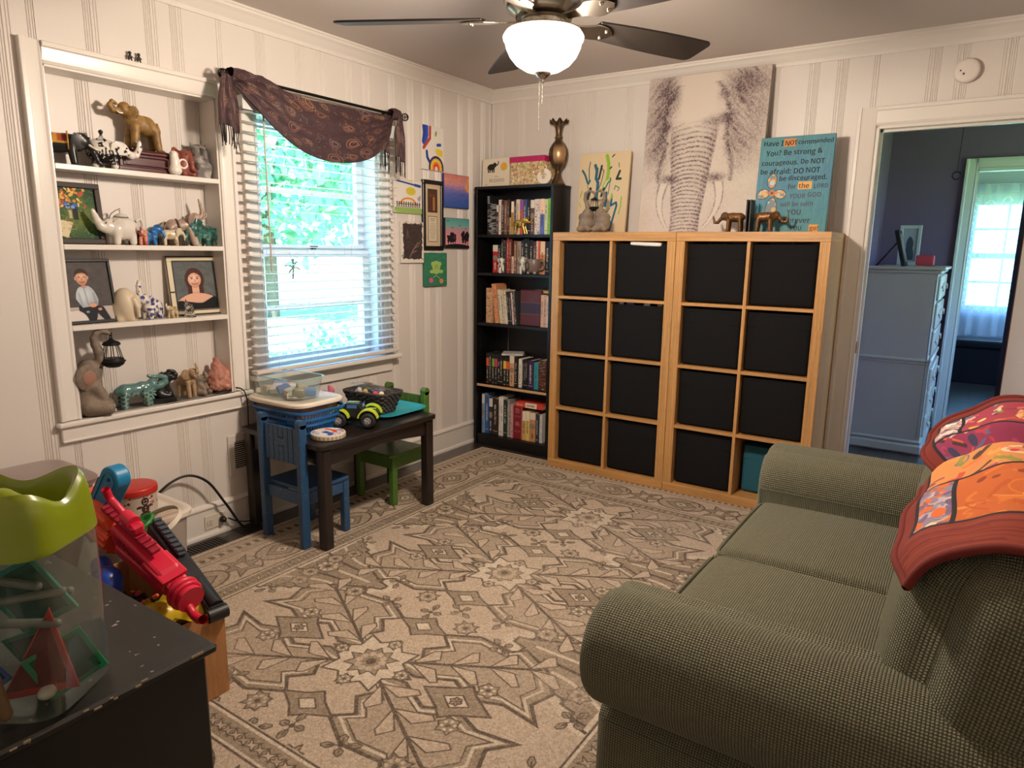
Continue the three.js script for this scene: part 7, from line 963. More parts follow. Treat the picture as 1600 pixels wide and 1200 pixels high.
{ // sill of the niche
  const y = 0.6885, gm = aged('#8d7f70', '#55493f', 12);
  let t = thing('elephant_statue', 'large grey seated elephant statue with trunk arched up to carry a lantern', 'statue', [-0.036, y, 2.785], RT - 0.42);
  // seated, facing +x and turned right: trunk arches up and forward
  part('body', blob([{ e: [-0.012, 0.095, 0], r: [0.05, 0.1, 0.058] }, { e: [-0.008, 0.05, 0], r: [0.06, 0.055, 0.066] }, { e: [0.01, 0.185, -0.005], r: [0.042, 0.046, 0.044] }, [0.0, 0.13, 0, 0.004, 0.17, 0, 0.05, 0.042], [0.0, 0.035, 0.045, 0.06, 0.03, 0.052, 0.034, 0.026], [0.0, 0.035, -0.045, 0.06, 0.03, -0.052, 0.034, 0.026], [0.02, 0.12, 0.04, 0.05, 0.07, 0.035, 0.022, 0.018], [0.02, 0.12, -0.04, 0.05, 0.07, -0.035, 0.022, 0.018],
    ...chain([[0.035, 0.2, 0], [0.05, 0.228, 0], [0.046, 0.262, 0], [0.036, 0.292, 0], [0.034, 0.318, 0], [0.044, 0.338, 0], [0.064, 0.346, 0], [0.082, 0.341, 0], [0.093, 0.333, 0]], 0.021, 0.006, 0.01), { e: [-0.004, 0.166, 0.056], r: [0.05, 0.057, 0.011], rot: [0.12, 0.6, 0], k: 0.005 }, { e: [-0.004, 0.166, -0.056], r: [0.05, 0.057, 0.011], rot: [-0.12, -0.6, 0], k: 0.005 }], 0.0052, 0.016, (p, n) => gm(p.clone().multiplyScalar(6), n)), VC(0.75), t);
  part('ear_lining', blob([{ e: [0.004, 0.164, 0.061], r: [0.03, 0.033, 0.0075], rot: [0.12, 0.6, 0.3] }], 0.003, 0.004), M('#96705f', 0.85), t, 'pinkish ear lining'); for (const z of [0.022, -0.03]) part('eye', ball(0.0045, 0.047, 0.2, z, 10), M('#0c0a0a', 0.15), t);
  const toes = []; for (const z of [0.05, -0.05]) for (let k = 0; k < 3; k++) toes.push(ball(0.006, 0.084, 0.02 + 0.004 * (k === 1), z + (k - 1) * 0.014, 8)); part('toenails', toes, M('#a59a8c', 0.6), t);
  t = thing('lantern', 'small black wire lantern hanging from the grey statue\'s trunk', 'lantern', [0.002, 1.0265, 2.699], 0.2); lantern(t, 0.148, M('#15171a', 0.5, { metalness: 0.5 }));
  const teal = VC(0.12, { clearcoat: 0.6 });
  t = figure('elephant_figurine', 'teal glazed elephant with pierced scale pattern standing on the niche sill', 'figurine', [-0.035, y, 2.595], RT - 0.2, 0.2, elephant({ body: { y: 0.38, r: 0.15, l: 0.26, w: 1.0 }, head: [0.34, 0.44, 0, 0.13], legs: [[0.2, 0.22], [-0.26, -0.28]], legR: 0.075, trunk: [[0.5, 0.42], [0.6, 0.48], [0.6, 0.58], [0.5, 0.62], [0.36, 0.62], [0.26, 0.66]], trunkR: [0.085, 0.035], ear: { r: 0.15, turn: 0.2, flare: 0.1, dy: -0.1, dx: -0.03, out: 0.05 }, tail: false }), 0.02, teal, (p, n) => { const a = lin('#557a78'), b = lin('#2c5356'), c = lin('#86a398'); if (p.y < 0.33 && p.x < 0.25) { const q = Math.hypot(((p.x * 11 + 50) % 1) - 0.5, ((p.y * 11 + (Math.floor(p.x * 11 + 50) % 2) * 0.5 + 50) % 1) - 0.5); return q > 0.42 ? c : q > 0.3 ? a : b; } return a; });
  const ribs = []; for (const s of [-1, 1]) for (let k = 0; k < 6; k++) { const a = -2.2 + k * 0.62; ribs.push(tube([[0.22, 0.33, s * 0.175], [0.22 + 0.13 * Math.cos(a), 0.29 + 0.15 * Math.sin(a), s * 0.19]], 0.009, 3, 5)); } part('ear_ribs', place(mg(ribs), 0.2), M('#8fb8a8', 0.15), t); eyes(t, 0.2, 0.42, 0.49, 0.105, 0.014);
  const bk = M('#131314', 0.35);
  t = thing('elephant_figurine', 'black seated elephant with curled trunk on a black plinth on the niche sill', 'figurine', [-0.045, y, 2.475], RT - 0.35);
  part('plinth', bx(0.105, 0.022, 0.075, 0, 0.011, 0, 0.004), bk, t); part('body', blob([{ e: [-0.014, 0.05, 0], r: [0.036, 0.034, 0.032] }, [-0.016, 0.05, 0, 0.014, 0.1, 0, 0.032, 0.024], { e: [0.022, 0.112, 0], r: [0.024, 0.025, 0.022] }, ...chain([[0.04, 0.106, 0], [0.054, 0.106, 0], [0.06, 0.12, 0], [0.052, 0.134, 0], [0.04, 0.138, 0], [0.03, 0.142, 0]], 0.012, 0.006, 0.006), [0.016, 0.08, 0.016, 0.036, 0.028, 0.018, 0.011, 0.01], [0.016, 0.08, -0.016, 0.036, 0.028, -0.018, 0.011, 0.01], [-0.01, 0.036, 0.024, 0.024, 0.03, 0.026, 0.015, 0.011], [-0.01, 0.036, -0.024, 0.024, 0.03, -0.026, 0.015, 0.011], { e: [0.008, 0.112, 0.026], r: [0.018, 0.023, 0.004], rot: [0.3, 0.4, 0], k: 0.005 }, { e: [0.008, 0.112, -0.026], r: [0.018, 0.023, 0.004], rot: [-0.3, -0.4, 0], k: 0.005 }], 0.0042, 0.01), bk, t); for (const s of [-1, 1]) part('eye', ball(0.0025, 0.038, 0.12, s * 0.017, 8), M('#b5b0a8', 0.3), t);
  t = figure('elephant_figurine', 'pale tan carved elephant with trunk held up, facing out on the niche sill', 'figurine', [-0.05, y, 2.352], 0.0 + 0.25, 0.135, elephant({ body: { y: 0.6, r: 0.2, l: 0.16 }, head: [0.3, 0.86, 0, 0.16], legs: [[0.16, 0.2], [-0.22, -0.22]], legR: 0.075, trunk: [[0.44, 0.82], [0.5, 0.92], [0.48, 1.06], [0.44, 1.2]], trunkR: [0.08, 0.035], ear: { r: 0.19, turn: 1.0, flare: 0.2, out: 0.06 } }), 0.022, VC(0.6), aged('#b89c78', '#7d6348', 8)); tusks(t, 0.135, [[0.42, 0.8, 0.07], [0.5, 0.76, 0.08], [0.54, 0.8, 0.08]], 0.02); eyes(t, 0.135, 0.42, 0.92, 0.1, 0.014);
  t = thing('elephant_figurine', 'small grey-brown seated elephant beside the salt lamp', 'figurine', [-0.045, y, 2.288], 0.5);
  part('body', blob([{ e: [-0.004, 0.038, 0], r: [0.028, 0.038, 0.03] }, { e: [0.008, 0.078, 0], r: [0.022, 0.023, 0.022] }, ...chain([[0.024, 0.078, 0], [0.032, 0.09, 0.002], [0.03, 0.104, 0.003], [0.024, 0.11, 0.003]], 0.011, 0.006, 0.006), [0.004, 0.016, 0.022, 0.032, 0.014, 0.024, 0.014, 0.012], [0.004, 0.016, -0.022, 0.032, 0.014, -0.024, 0.014, 0.012], [0.01, 0.055, 0.018, 0.028, 0.032, 0.012, 0.009, 0.008], [0.01, 0.055, -0.018, 0.028, 0.032, -0.012, 0.009, 0.008], { e: [0, 0.076, 0.024], r: [0.014, 0.02, 0.004], rot: [0.3, 0.5, 0], k: 0.005 }, { e: [0, 0.076, -0.024], r: [0.014, 0.02, 0.004], rot: [-0.3, -0.5, 0], k: 0.005 }], 0.0038, 0.01, (p, n) => aged('#8f8070', '#5b4e42', 60)(p, n)), VC(0.7), t); for (const s of [-1, 1]) part('eye', ball(0.0024, 0.024, 0.085, s * 0.015, 8), M('#100d0c', 0.2), t);
  t = thing('salt_lamp', 'pointed pink salt lamp on a dark base at the right of the niche sill', 'lamp', [-0.04, y, 2.19], 0.2);
  part('base', lathe([[0.001, 0], [0.05, 0], [0.052, 0.004], [0.048, 0.011], [0.001, 0.011]], 28), M('#1d1512', 0.5), t);
  const rk = blob([{ e: [0, 0.065, 0], r: [0.05, 0.06, 0.058] }, [0, 0.06, 0, -0.004, 0.16, 0.012, 0.05, 0.014], { e: [0, 0.035, 0], r: [0.052, 0.03, 0.058] }], 0.0055, 0.02, (p) => { const n = fbm(p.x * 30, p.y * 30, p.z * 30); return lin('#b07866').map((v, i) => v * (0.65 + 0.7 * n) + (n > 0.62 ? 0.12 * [1, 0.7, 0.6][i] : 0)); }), rp = rk.attributes.position, rn = rk.attributes.normal; for (let i = 0; i < rp.count; i++) { const q = (fbm(rp.getX(i) * 45, rp.getY(i) * 45, rp.getZ(i) * 45) - 0.5) * 0.022; rp.setXYZ(i, rp.getX(i) + rn.getX(i) * q, Math.max(0.0115, rp.getY(i) + rn.getY(i) * q), rp.getZ(i) + rn.getZ(i) * q); } rk.computeVertexNormals(); part('salt_rock', rk, VC(0.6), t);
}
{ // two tiny figures on the niche's head casing
  for (const [z, lab] of [[2.523, 'left one of the two tiny black figures on top of the niche casing'], [2.487, 'right one of the two tiny black figures on top of the niche casing']]) { const t = thing('tiny_figurine', lab, 'figurine', [0.014, 2.1195, z], 0); part('body', blob([[0, 0.004, 0.006, 0, 0.014, 0.003, 0.0032, 0.003], [0, 0.004, -0.006, 0, 0.014, -0.003, 0.0032, 0.003], [0, 0.013, 0, 0, 0.022, 0, 0.0052, 0.0045], [0, 0.02, 0.002, 0.004, 0.014, 0.009, 0.0025, 0.002], [0, 0.02, -0.002, 0.004, 0.014, -0.009, 0.0025, 0.002]], 0.0012, 0.003), M('#1a1716', 0.5), t); part('head', ball(0.0065, 0, 0.0305, 0, 10), M('#231d1b', 0.5), t); }
}
{ // on the bookcase shelves
  let t = figure('elephant_figurine', 'shiny gold elephant with raised trunk before the books of the top shelf', 'figurine', [0.0144 + 625 * s1, BSH[0], 0.228], 0.0, 0.115, elephant({ body: { y: 0.62, r: 0.22, l: 0.2 }, head: [0.4, 0.78, 0, 0.16], legs: [[0.22, 0.38], [-0.24, -0.3]], legR: 0.065, trunk: [[0.56, 0.7], [0.68, 0.68], [0.76, 0.78], [0.74, 0.9]], trunkR: [0.08, 0.035] }), 0.026, VC(0.25, { metalness: 0.8 }), speck('#c9a24a', ['#6e5422', '#efe0a4'], 12, 0.52, 0.1)); eyes(t, 0.115, 0.52, 0.83, 0.125, 0.016);
  t = figure('elephant_figurine', 'black and white seated elephant beside the elephant mug', 'figurine', [0.0144 + 655 * s1, BSH[1], 0.222], -RT + 0.5, 0.105, elephant({ body: { y: 0.42, r: 0.26, l: 0.1 }, head: [0.26, 0.84, 0, 0.24], legs: [[0.16, 0.2], [-0.2, -0.16]], trunk: [[0.46, 0.72], [0.5, 0.5], [0.44, 0.34]], ear: { r: 0.24 } }), 0.028, VC(0.3), speck('#d3cec6', ['#2a2a2c', '#807b76'], 7, 0.52, 0.05));
  t = figure('elephant_figurine', 'white elephant with black flowers before the black books of the second shelf', 'figurine', [0.0144 + 378 * s1, BSH[1] + 0.0, 0.226], 0.0 - RT * 0.5, 0.085, elephant({ body: { y: 0.55, r: 0.28, l: 0.1 }, head: [0.26, 1.0, 0, 0.22], trunk: [[0.46, 0.9], [0.5, 0.66], [0.44, 0.5]], ear: { r: 0.22 } }), 0.03, VC(0.3), speck('#e0dad0', ['#1c1b1c'], 8, 0.54, 0.03));
  const m = thing('elephant_mug', 'brown-grey elephant mug with a big ear and handle on the second shelf', 'mug', [0.0144 + 790 * s1, BSH[1], 0.222], 0.0), mm = M('#75655c', 0.35);
  part('mug_body', lathe([[0.001, 0.008], [0.034, 0.009], [0.046, 0.022], [0.054, 0.05], [0.055, 0.075], [0.05, 0.098], [0.047, 0.1], [0.045, 0.097], [0.05, 0.07], [0.048, 0.04], [0.001, 0.016]], 36), mm, m); part('handle', tube([[0.05, 0.085, 0], [0.075, 0.086, 0], [0.083, 0.062, 0], [0.07, 0.035, 0], [0.048, 0.032, 0]], 0.0065, 24, 8), mm, m); for (const x of [-0.025, 0.025]) for (const z of [0.025, -0.02]) part('foot', ball(0.0125, x, 0.0115, z, 12, [1, 0.85, 1]), M('#a3968c', 0.4), m); part('ear_outline', [torus(0.022, 0.0028, 24, 6).scale(0.9, 1.15, 1).rotateY(-0.35).translate(-0.02, 0.055, 0.0505)], M('#2a2422', 0.4), m);
}
{ // on top of the cube shelves
  const y = TOPY, gm = VC(0.75), ag = aged('#93826f', '#5d5043', 9);
  const t = thing('elephant_statue', 'pair of grey seated elephants with trunks joined in a heart round a lantern', 'statue', [0.985, y, 0.285], 0.1);
  const L = []; for (const s of [-1, 1]) L.push({ e: [s * 0.052, 0.05, 0], r: [0.05, 0.052, 0.045] }, [s * 0.05, 0.05, 0, s * 0.042, 0.1, 0.005, 0.042, 0.034], { e: [s * 0.04, 0.112, 0.01], r: [0.034, 0.034, 0.034] }, { e: [s * 0.078, 0.09, 0.02], r: [0.03, 0.026, 0.008], rot: [0.2, s * 0.5, s * -0.2], k: 0.006 }, [s * 0.04, 0.03, 0.03, s * 0.02, 0.02, 0.05, 0.024, 0.018], [s * 0.075, 0.025, 0.02, s * 0.08, 0.02, 0.045, 0.022, 0.018], ...chain([[s * 0.036, 0.128, 0.012], [s * 0.046, 0.16, 0.012], [s * 0.062, 0.196, 0.012], [s * 0.06, 0.23, 0.012], [s * 0.036, 0.247, 0.012], [s * 0.01, 0.238, 0.012], [s * 0.002, 0.226, 0.012]], 0.013, 0.0055, 0.006));
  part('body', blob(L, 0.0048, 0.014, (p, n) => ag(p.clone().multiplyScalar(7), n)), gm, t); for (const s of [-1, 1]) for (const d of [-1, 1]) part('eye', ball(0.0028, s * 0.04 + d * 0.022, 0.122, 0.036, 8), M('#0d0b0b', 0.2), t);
  const l = thing('lantern', 'tiny black lantern hanging inside the heart of the paired trunks', 'lantern', [0.985, y + 0.224, 0.296], 0.2); lantern(l, 0.1, M('#15171a', 0.5, { metalness: 0.5 })); part('cord', tube([[0, 0.012, 0], [0, -0.004, 0]], 0.0012, 2, 5), M('#15171a', 0.5), l);
  const br = VC(0.4, { metalness: 0.55 }), pt = aged('#8a5f34', '#241a10', 7);
  for (const s of [-1, 1]) { const b = thing('elephant_bookend', s < 0 ? 'bronze elephant bookend walking left, before the big elephant canvas' : 'bronze elephant bookend walking right, before the turquoise canvas', 'bookend', [1.912 + s * 0.006, y, 0.285], 0);
    part('body', place(blob(elephant({ body: { y: 0.62, r: 0.2, l: 0.22 }, head: [0.46, 0.68, 0, 0.165], legs: [[0.24, 0.26], [-0.24, -0.28]], legR: 0.075, trunk: [[0.62, 0.56], [0.74, 0.42], [0.88, 0.42], [0.93, 0.58], [0.95, 0.68]], trunkR: [0.085, 0.032], tail: false }), 0.022, 0.03, pt), 0.125).translate(0.072, 0, 0).rotateY(s < 0 ? PI : 0), br, b); part('upright', bx(0.007, 0.168, 0.075, s * 0.0036, 0.084, 0, 0.001), M('#14110f', 0.5), b); part('base_plate', bx(0.05, 0.003, 0.075, s * 0.03, 0.0016, 0, 0.0006), M('#14110f', 0.5), b); }
}

// ---------- on the play table ----------
const clearP = (c = '#f2f6f6', r = 0.06) => new THREE.MeshPhysicalMaterial({ color: c, roughness: r, transmission: 0.96, thickness: 0, side: THREE.DoubleSide });
// tub wall: rounded rectangle swept up with taper; half sizes at the bottom (a0, b0) and at the top (a1, b1)
const rr = (t, a, b, e = 5) => { const c = Math.cos(t), s = Math.sin(t), k = Math.pow(Math.pow(Math.abs(c), e) + Math.pow(Math.abs(s), e), -1 / e); return [a * k * c, b * k * s]; };
const sweep = (rows, n = 64) => { const g = grid(n, rows.length - 1, (u, v) => { const q = rows[Math.round(v * (rows.length - 1))], [x, z] = rr(u * 2 * PI, q[0], q[1], q[3] || 5); return [x, q[2], z]; }); return smooth(g, 55); };
const tubGeo = (a0, b0, a1, b1, h, lip = 0.008) => sweep([[0.001, 0.001, 0.002], [a0 - 0.006, b0 - 0.006, 0.002], [a0, b0, 0.008], [a1, b1, h - 0.004], [a1 + lip, b1 + lip, h - 0.003], [a1 + lip, b1 + lip, h - 0.01]]);
const TY = 0.5168;
{
  const blue = M('#1f62a0', 0.4), b = thing('plastic_basket', 'blue perforated plastic basket on the near end of the play table', 'basket', [0.27, TY, 1.975]);
  part('rim', sweep([[0.203, 0.152, 0.105], [0.207, 0.156, 0.108], [0.207, 0.156, 0.118], [0.199, 0.148, 0.118], [0.197, 0.146, 0.106], [0.203, 0.152, 0.105]]), blue, b);
  part('floor_panel', sweep([[0.001, 0.001, 0.003], [0.17, 0.122, 0.003], [0.172, 0.124, 0.02], [0.168, 0.12, 0.006], [0.001, 0.001, 0.006]]), blue, b);
  const bars = [], N = 72; for (let i = 0; i < N; i++) { const t = i / N * 2 * PI, p = rr(t, 0.172, 0.124), q = rr(t, 0.2, 0.149); bars.push(tube([[p[0], 0.018, p[1]], [q[0], 0.108, q[1]]], 0.0034, 2, 5)); } part('lattice_bar', bars, blue, b).userData.kind = 'stuff';
  for (const f of [0.36, 0.68]) { const a = mix(0.172, 0.2, f), c = mix(0.124, 0.149, f), y = mix(0.018, 0.108, f); part('lattice_band', sweep([[a + 0.003, c + 0.003, y - 0.006], [a + 0.003, c + 0.003, y + 0.006], [a - 0.002, c - 0.002, y + 0.006], [a - 0.002, c - 0.002, y - 0.006]]), blue, b); }
  const s = thing('storage_tub', 'tan plastic tub with a flat cream lid sitting inside the blue basket', 'bin', [0.245, TY + 0.0075, 1.97]);
  part('tub', sweep([[0.001, 0.001, 0], [0.155, 0.108, 0], [0.158, 0.11, 0.006], [0.19, 0.14, 0.128], [0.001, 0.001, 0.128]]), M('#7d6a66', 0.3), s); part('lid', sweep([[0.2, 0.15, 0.126], [0.207, 0.158, 0.128], [0.209, 0.16, 0.14], [0.203, 0.154, 0.147], [0.19, 0.14, 0.148], [0.186, 0.136, 0.145], [0.001, 0.001, 0.145]]), M('#d8cdbb', 0.35), s, 'cream lid');
  const t = thing('clear_tub', 'clear plastic shoebox tub of craft bits stacked on the cream lid', 'bin', [0.235, TY + 0.156, 1.995]);
  part('tub', tubGeo(0.145, 0.082, 0.162, 0.098, 0.108), new THREE.MeshPhysicalMaterial({ color: '#e6f1f1', roughness: 0.22, transmission: 0.9, thickness: 0, side: THREE.DoubleSide }), t);
  const cols = ['#b5a184', '#d3c7c9', '#4f6ea8', '#c9b3a0', '#8a7a5c', '#7f9cc4', '#d9a9b4', '#e2dcd2', '#a58f70', '#5f86b8'], labs = ['tan', 'pale grey', 'blue', 'beige', 'olive', 'light blue', 'pink', 'white', 'brown', 'sky blue'];
  for (let i = 0; i < 10; i++) { const x = -0.11 + (i % 5) * 0.055, z = i < 5 ? 0.035 : -0.03; single('craft_bundle', `${labs[i]} craft bundle inside the clear shoebox tub`, 'craft supply', T(cushion(0.058, 0.03, 0.05, 0.004, [0.001, 0.003, 0.001], 6), 0, 0, 0, rnd(-0.25, 0.25), rnd(6), rnd(-0.25, 0.25)), M(cols[i], 0.7), [0.235 + x, TY + 0.156 + 0.028 + (i % 3) * 0.006, 1.995 + z]); }
  single('craft_label', 'printed white card packet inside the clear shoebox tub', 'packet', T(bx(0.075, 0.042, 0.006, 0, 0, 0, 0.001), 0, 0, 0, 0, 0.9, 0), M('#ffffff', 0.6, { map: canvasTex(128, 64, (c) => { c.fillStyle = '#ddd5cc'; c.fillRect(0, 0, 128, 64); c.fillStyle = '#2a2a2e'; c.font = 'bold 26px sans-serif'; c.fillText('40', 12, 30); c.fillRect(70, 10, 44, 6); c.fillRect(70, 24, 40, 5); c.fillRect(12, 44, 60, 8); }, [13, 24]) }), [0.348, TY + 0.156 + 0.03, 2.052]);
  const p = thing('round_tin', 'flat round tin with an orange and blue printed lid at the table corner', 'tin', [0.532, TY, 2.022]);
  part('tin_body', lathe([[0.001, 0], [0.076, 0], [0.08, 0.004], [0.08, 0.022], [0.078, 0.026], [0.001, 0.026]], 44), M('#cfc3b0', 0.4), p); const ticks = []; for (let i = 0; i < 26; i++) ticks.push(bx(0.0012, 0.016, 0.011, 0.0802, 0.012, 0, 0.0003).rotateY(i * PI / 13)); part('side_ridge', ticks, M('#a3937c', 0.5), p).userData.kind = 'stuff';
  const dg = new THREE.CircleGeometry(0.073, 40).rotateX(-PI / 2).translate(0, 0.0266, 0); part('printed_lid', dg, M('#ffffff', 0.35, { map: canvasTex(192, 192, (c) => { c.fillStyle = '#e0dbd6'; c.fillRect(0, 0, 192, 192); rough(c, 50, 192, 192, ['#3f66b8', '#2f4f9a', '#7a9ad0', '#d9603a', '#e38a4a', '#f0d0b0'], 60, 20, 0.85); stroke(c, '#d4502f', 26, [[40, 60], [90, 50], [130, 70]]); stroke(c, '#2f56a8', 30, [[90, 120], [140, 110], [160, 140]]); }) }), p);
  // toy truck
  const k = thing('toy_truck', 'black toy monster truck with neon yellow fenders on the play table', 'toy', [0.47, TY, 1.79], 0.62), blk = M('#14161a', 0.35), neon = M('#b3c92f', 0.4);
  part('truck_body', [ext([[-0.1, 0.045], [0.1, 0.045], [0.112, 0.062], [0.108, 0.078], [0.05, 0.086], [0.022, 0.118], [-0.04, 0.12], [-0.062, 0.086], [-0.105, 0.082], [-0.112, 0.06]], 0.078, 0.008), bx(0.14, 0.02, 0.05, 0, 0.04, 0, 0.004)], blk, k); part('windshield', [bx(0.003, 0.03, 0.06, 0.04, 0.1, 0, 0.001).rotateZ(0), bx(0.05, 0.018, 0.08, -0.01, 0.103, 0, 0.002)], M('#3f6aa5', 0.1), k);
  for (const x of [-0.07, 0.072]) for (const z of [-0.062, 0.062]) { const w = part('wheel', [torus(0.026, 0.014, 26, 10).scale(1, 1, 1.5).translate(x, 0.0405, z), cyl(0.026, 0.026, 0.032, 0, 0, 0, 24).rotateX(PI / 2).translate(x, 0.0405, z)], M('#17181a', 0.7), k); const sg = Math.sign(z), hub = [cyl(0.017, 0.02, 0.006, 0, 0, 0, 22).rotateX(PI / 2 * sg).translate(x, 0.0405, z + sg * 0.0175)]; for (let i = 0; i < 5; i++) hub.push(bx(0.005, 0.016, 0.003, 0, 0.009, 0, 0.001).rotateZ(i * 1.2566).translate(x, 0.0405, z + sg * 0.0205)); part('hub_cap', hub, M('#a3a5a8', 0.35, { metalness: 0.6 }), w);
    part('fender', ext((() => { const s2 = new THREE.Shape(); s2.absarc(0, 0, 0.052, 0.15, PI - 0.15, false); s2.absarc(0, 0, 0.044, PI - 0.15, 0.15, true); return s2; })(), 0.036, 0.002, 14).translate(x, 0.046, z * 0.95), neon, k, 'neon yellow fender'); }
  part('stripe', [bx(0.05, 0.0015, 0.02, 0.075, 0.0835, 0.02, 0.0004).rotateZ(-0.02), bx(0.05, 0.0015, 0.02, 0.075, 0.0835, -0.02, 0.0004), bx(0.05, 0.0015, 0.016, -0.01, 0.1205, 0, 0.0004)], neon, k);
  // tray, wicker basket, soft toy, bowl
  const tr = thing('serving_tray', 'turquoise plastic tray under the dark wicker basket', 'tray', [0.355, TY, 1.47]);
  part('tray_body', sweep([[0.001, 0.001, 0], [0.152, 0.152, 0], [0.178, 0.172, 0.018], [0.186, 0.18, 0.02], [0.186, 0.18, 0.016], [0.156, 0.156, 0.005], [0.001, 0.001, 0.005]]), M('#2fa5b5', 0.3), tr);
  const wb = thing('wicker_basket', 'dark woven wicker basket of small toys with a clear lid tipped in it', 'basket', [0.325, TY + 0.0055, 1.525], 0.06), wk = M('#3f3732', 0.7);
  const wov = []; for (let r = 0; r < 9; r++) { const f = r / 8, a = mix(0.105, 0.143, f), c = mix(0.062, 0.09, f), y = 0.006 + f * 0.1, pts = []; for (let i = 0; i < 72; i++) { const t = i / 72 * 2 * PI, q = rr(t, a, c, 7), o = 0.0035 * (((i >> 1) + r) % 2 ? 1 : -1), l = Math.hypot(...q); pts.push([q[0] * (1 + o / l), y + 0.0012 * Math.sin(i), q[1] * (1 + o / l)]); } wov.push(tube(pts, 0.0062, 144, 5, true)); } part('woven_strand', wov, wk, wb); const stk = []; for (let i = 0; i < 36; i++) { const t = (i + 0.5) / 36 * 2 * PI, p0 = rr(t, 0.105, 0.062, 7), p1 = rr(t, 0.143, 0.09, 7); stk.push(tube([[p0[0], 0.003, p0[1]], [p1[0], 0.108, p1[1]]], 0.0035, 2, 5)); } part('stake', stk, M('#574a42', 0.7), wb).userData.kind = 'stuff'; part('basket_floor', bx(0.2, 0.004, 0.115, 0, 0.003, 0, 0.001), wk, wb); part('rolled_rim', tube(Array.from({ length: 48 }, (_, i) => { const q = rr(i / 48 * 2 * PI, 0.145, 0.092, 7); return [q[0], 0.112, q[1]]; }), 0.007, 96, 7, true), wk, wb);
  [['#d9cfc4', -0.09, 0.02, 'cream'], ['#cfae6a', -0.035, 0.03, 'yellow'], ['#d14a6a', 0.05, 0.04, 'pink'], ['#e0d3a0', 0.085, 0.03, 'pale yellow'], ['#7a5f8a', 0.02, -0.03, 'purple']].forEach(([c, x, z, n]) => single('small_toy', `${n} small soft toy inside the dark wicker basket`, 'toy', blob([{ e: [0, 0, 0], r: [0.026, 0.02, 0.022] }, { e: [0.012, 0.02, 0.004], r: [0.015, 0.014, 0.014] }], 0.004, 0.01), M(c, 0.7), [0.325 + x, TY + 0.095, 1.525 + z]));
  const cl = thing('plastic_cover', 'clear plastic lid tipped up in the wicker basket', 'lid', [0.31, TY + 0.135, 1.5], 0.1); part('lid_body', sweep([[0.001, 0.001, 0], [0.11, 0.075, 0], [0.116, 0.08, -0.008], [0.12, 0.084, -0.009], [0.12, 0.084, -0.014]]).rotateX(-0.15).rotateZ(-0.12), clearP('#eef4f8', 0.05), cl);
  const d = thing('soft_toy', 'blue and pink rag soft toy behind the wicker basket', 'soft toy', [0.11, TY + 0.002, 1.66], 0.3);
  part('blue_body', blob([{ e: [0, 0.04, 0.03], r: [0.05, 0.042, 0.05] }, { e: [0.01, 0.07, 0.05], r: [0.03, 0.03, 0.03] }, { e: [0.02, 0.035, 0.075], r: [0.03, 0.034, 0.03] }, { e: [-0.01, 0.085, 0.01], r: [0.028, 0.026, 0.028] }], 0.006, 0.02), M('#2f6db0', 0.85), d); part('pink_limb', blob([...chain([[0, 0.07, -0.02], [0.01, 0.105, -0.035], [0.0, 0.125, -0.03]], 0.02, 0.01, 0.01), ...chain([[0, 0.05, -0.03], [0.03, 0.04, -0.06], [0.045, 0.012, -0.09]], 0.022, 0.012, 0.01), { e: [0.005, 0.09, 0.075], r: [0.016, 0.014, 0.02] }], 0.005, 0.012), M('#c4697a', 0.85), d);
  const bo = thing('plastic_bowl', 'aqua plastic bowl beside the toy truck', 'bowl', [0.27, TY, 1.73]); part('bowl_body', lathe([[0.001, 0.004], [0.035, 0.004], [0.036, 0], [0.04, 0], [0.055, 0.02], [0.066, 0.045], [0.068, 0.046], [0.063, 0.042], [0.05, 0.018], [0.034, 0.008], [0.001, 0.008]], 32), M('#3a9aa5', 0.3), bo);
}

// ---------- the heap of toys at the left ----------
const GY = 0.0098;
{
  const chest = thing('low_chest', 'low black painted wooden chest with chipped edges in the foreground', 'chest', [1.15, GY, 3.86]);
  const chip = pixelTex(512, 512, (x, y) => { const n = fbm(x * 0.02, y * 0.02), s = noise(x * 0.12, y * 0.12, 4) > 0.925 && noise(x * 0.02, y * 0.03, 9) > 0.55; return s ? [150, 140, 132] : [24 + 14 * n, 23 + 13 * n, 21 + 12 * n]; }, [1.3, 1.3]), bl = M('#ffffff', 0.4, { map: chip });
  part('body', bx(0.93, 0.465, 1.06, -0.002, 0.2325, 0, 0.006), M('#141312', 0.5), chest); part('top_board', bx(0.96, 0.022, 1.1, 0, 0.476, 0, 0.006), bl, chest);
  const w = []; for (let i = 0; i < 24; i++) { const L = rnd(0.006, 0.03); w.push(bx(0.0016, rnd(0.003, 0.007), L, 0.4803, 0.487 - rnd(0.01), rnd(-0.53, 0.4), 0.0006)); } part('bare_chip', w, M('#a08a6a', 0.8), chest, 'bare wood chips along the edge').userData.kind = 'stuff';
}
const CY = GY + 0.4875; // top of the chest
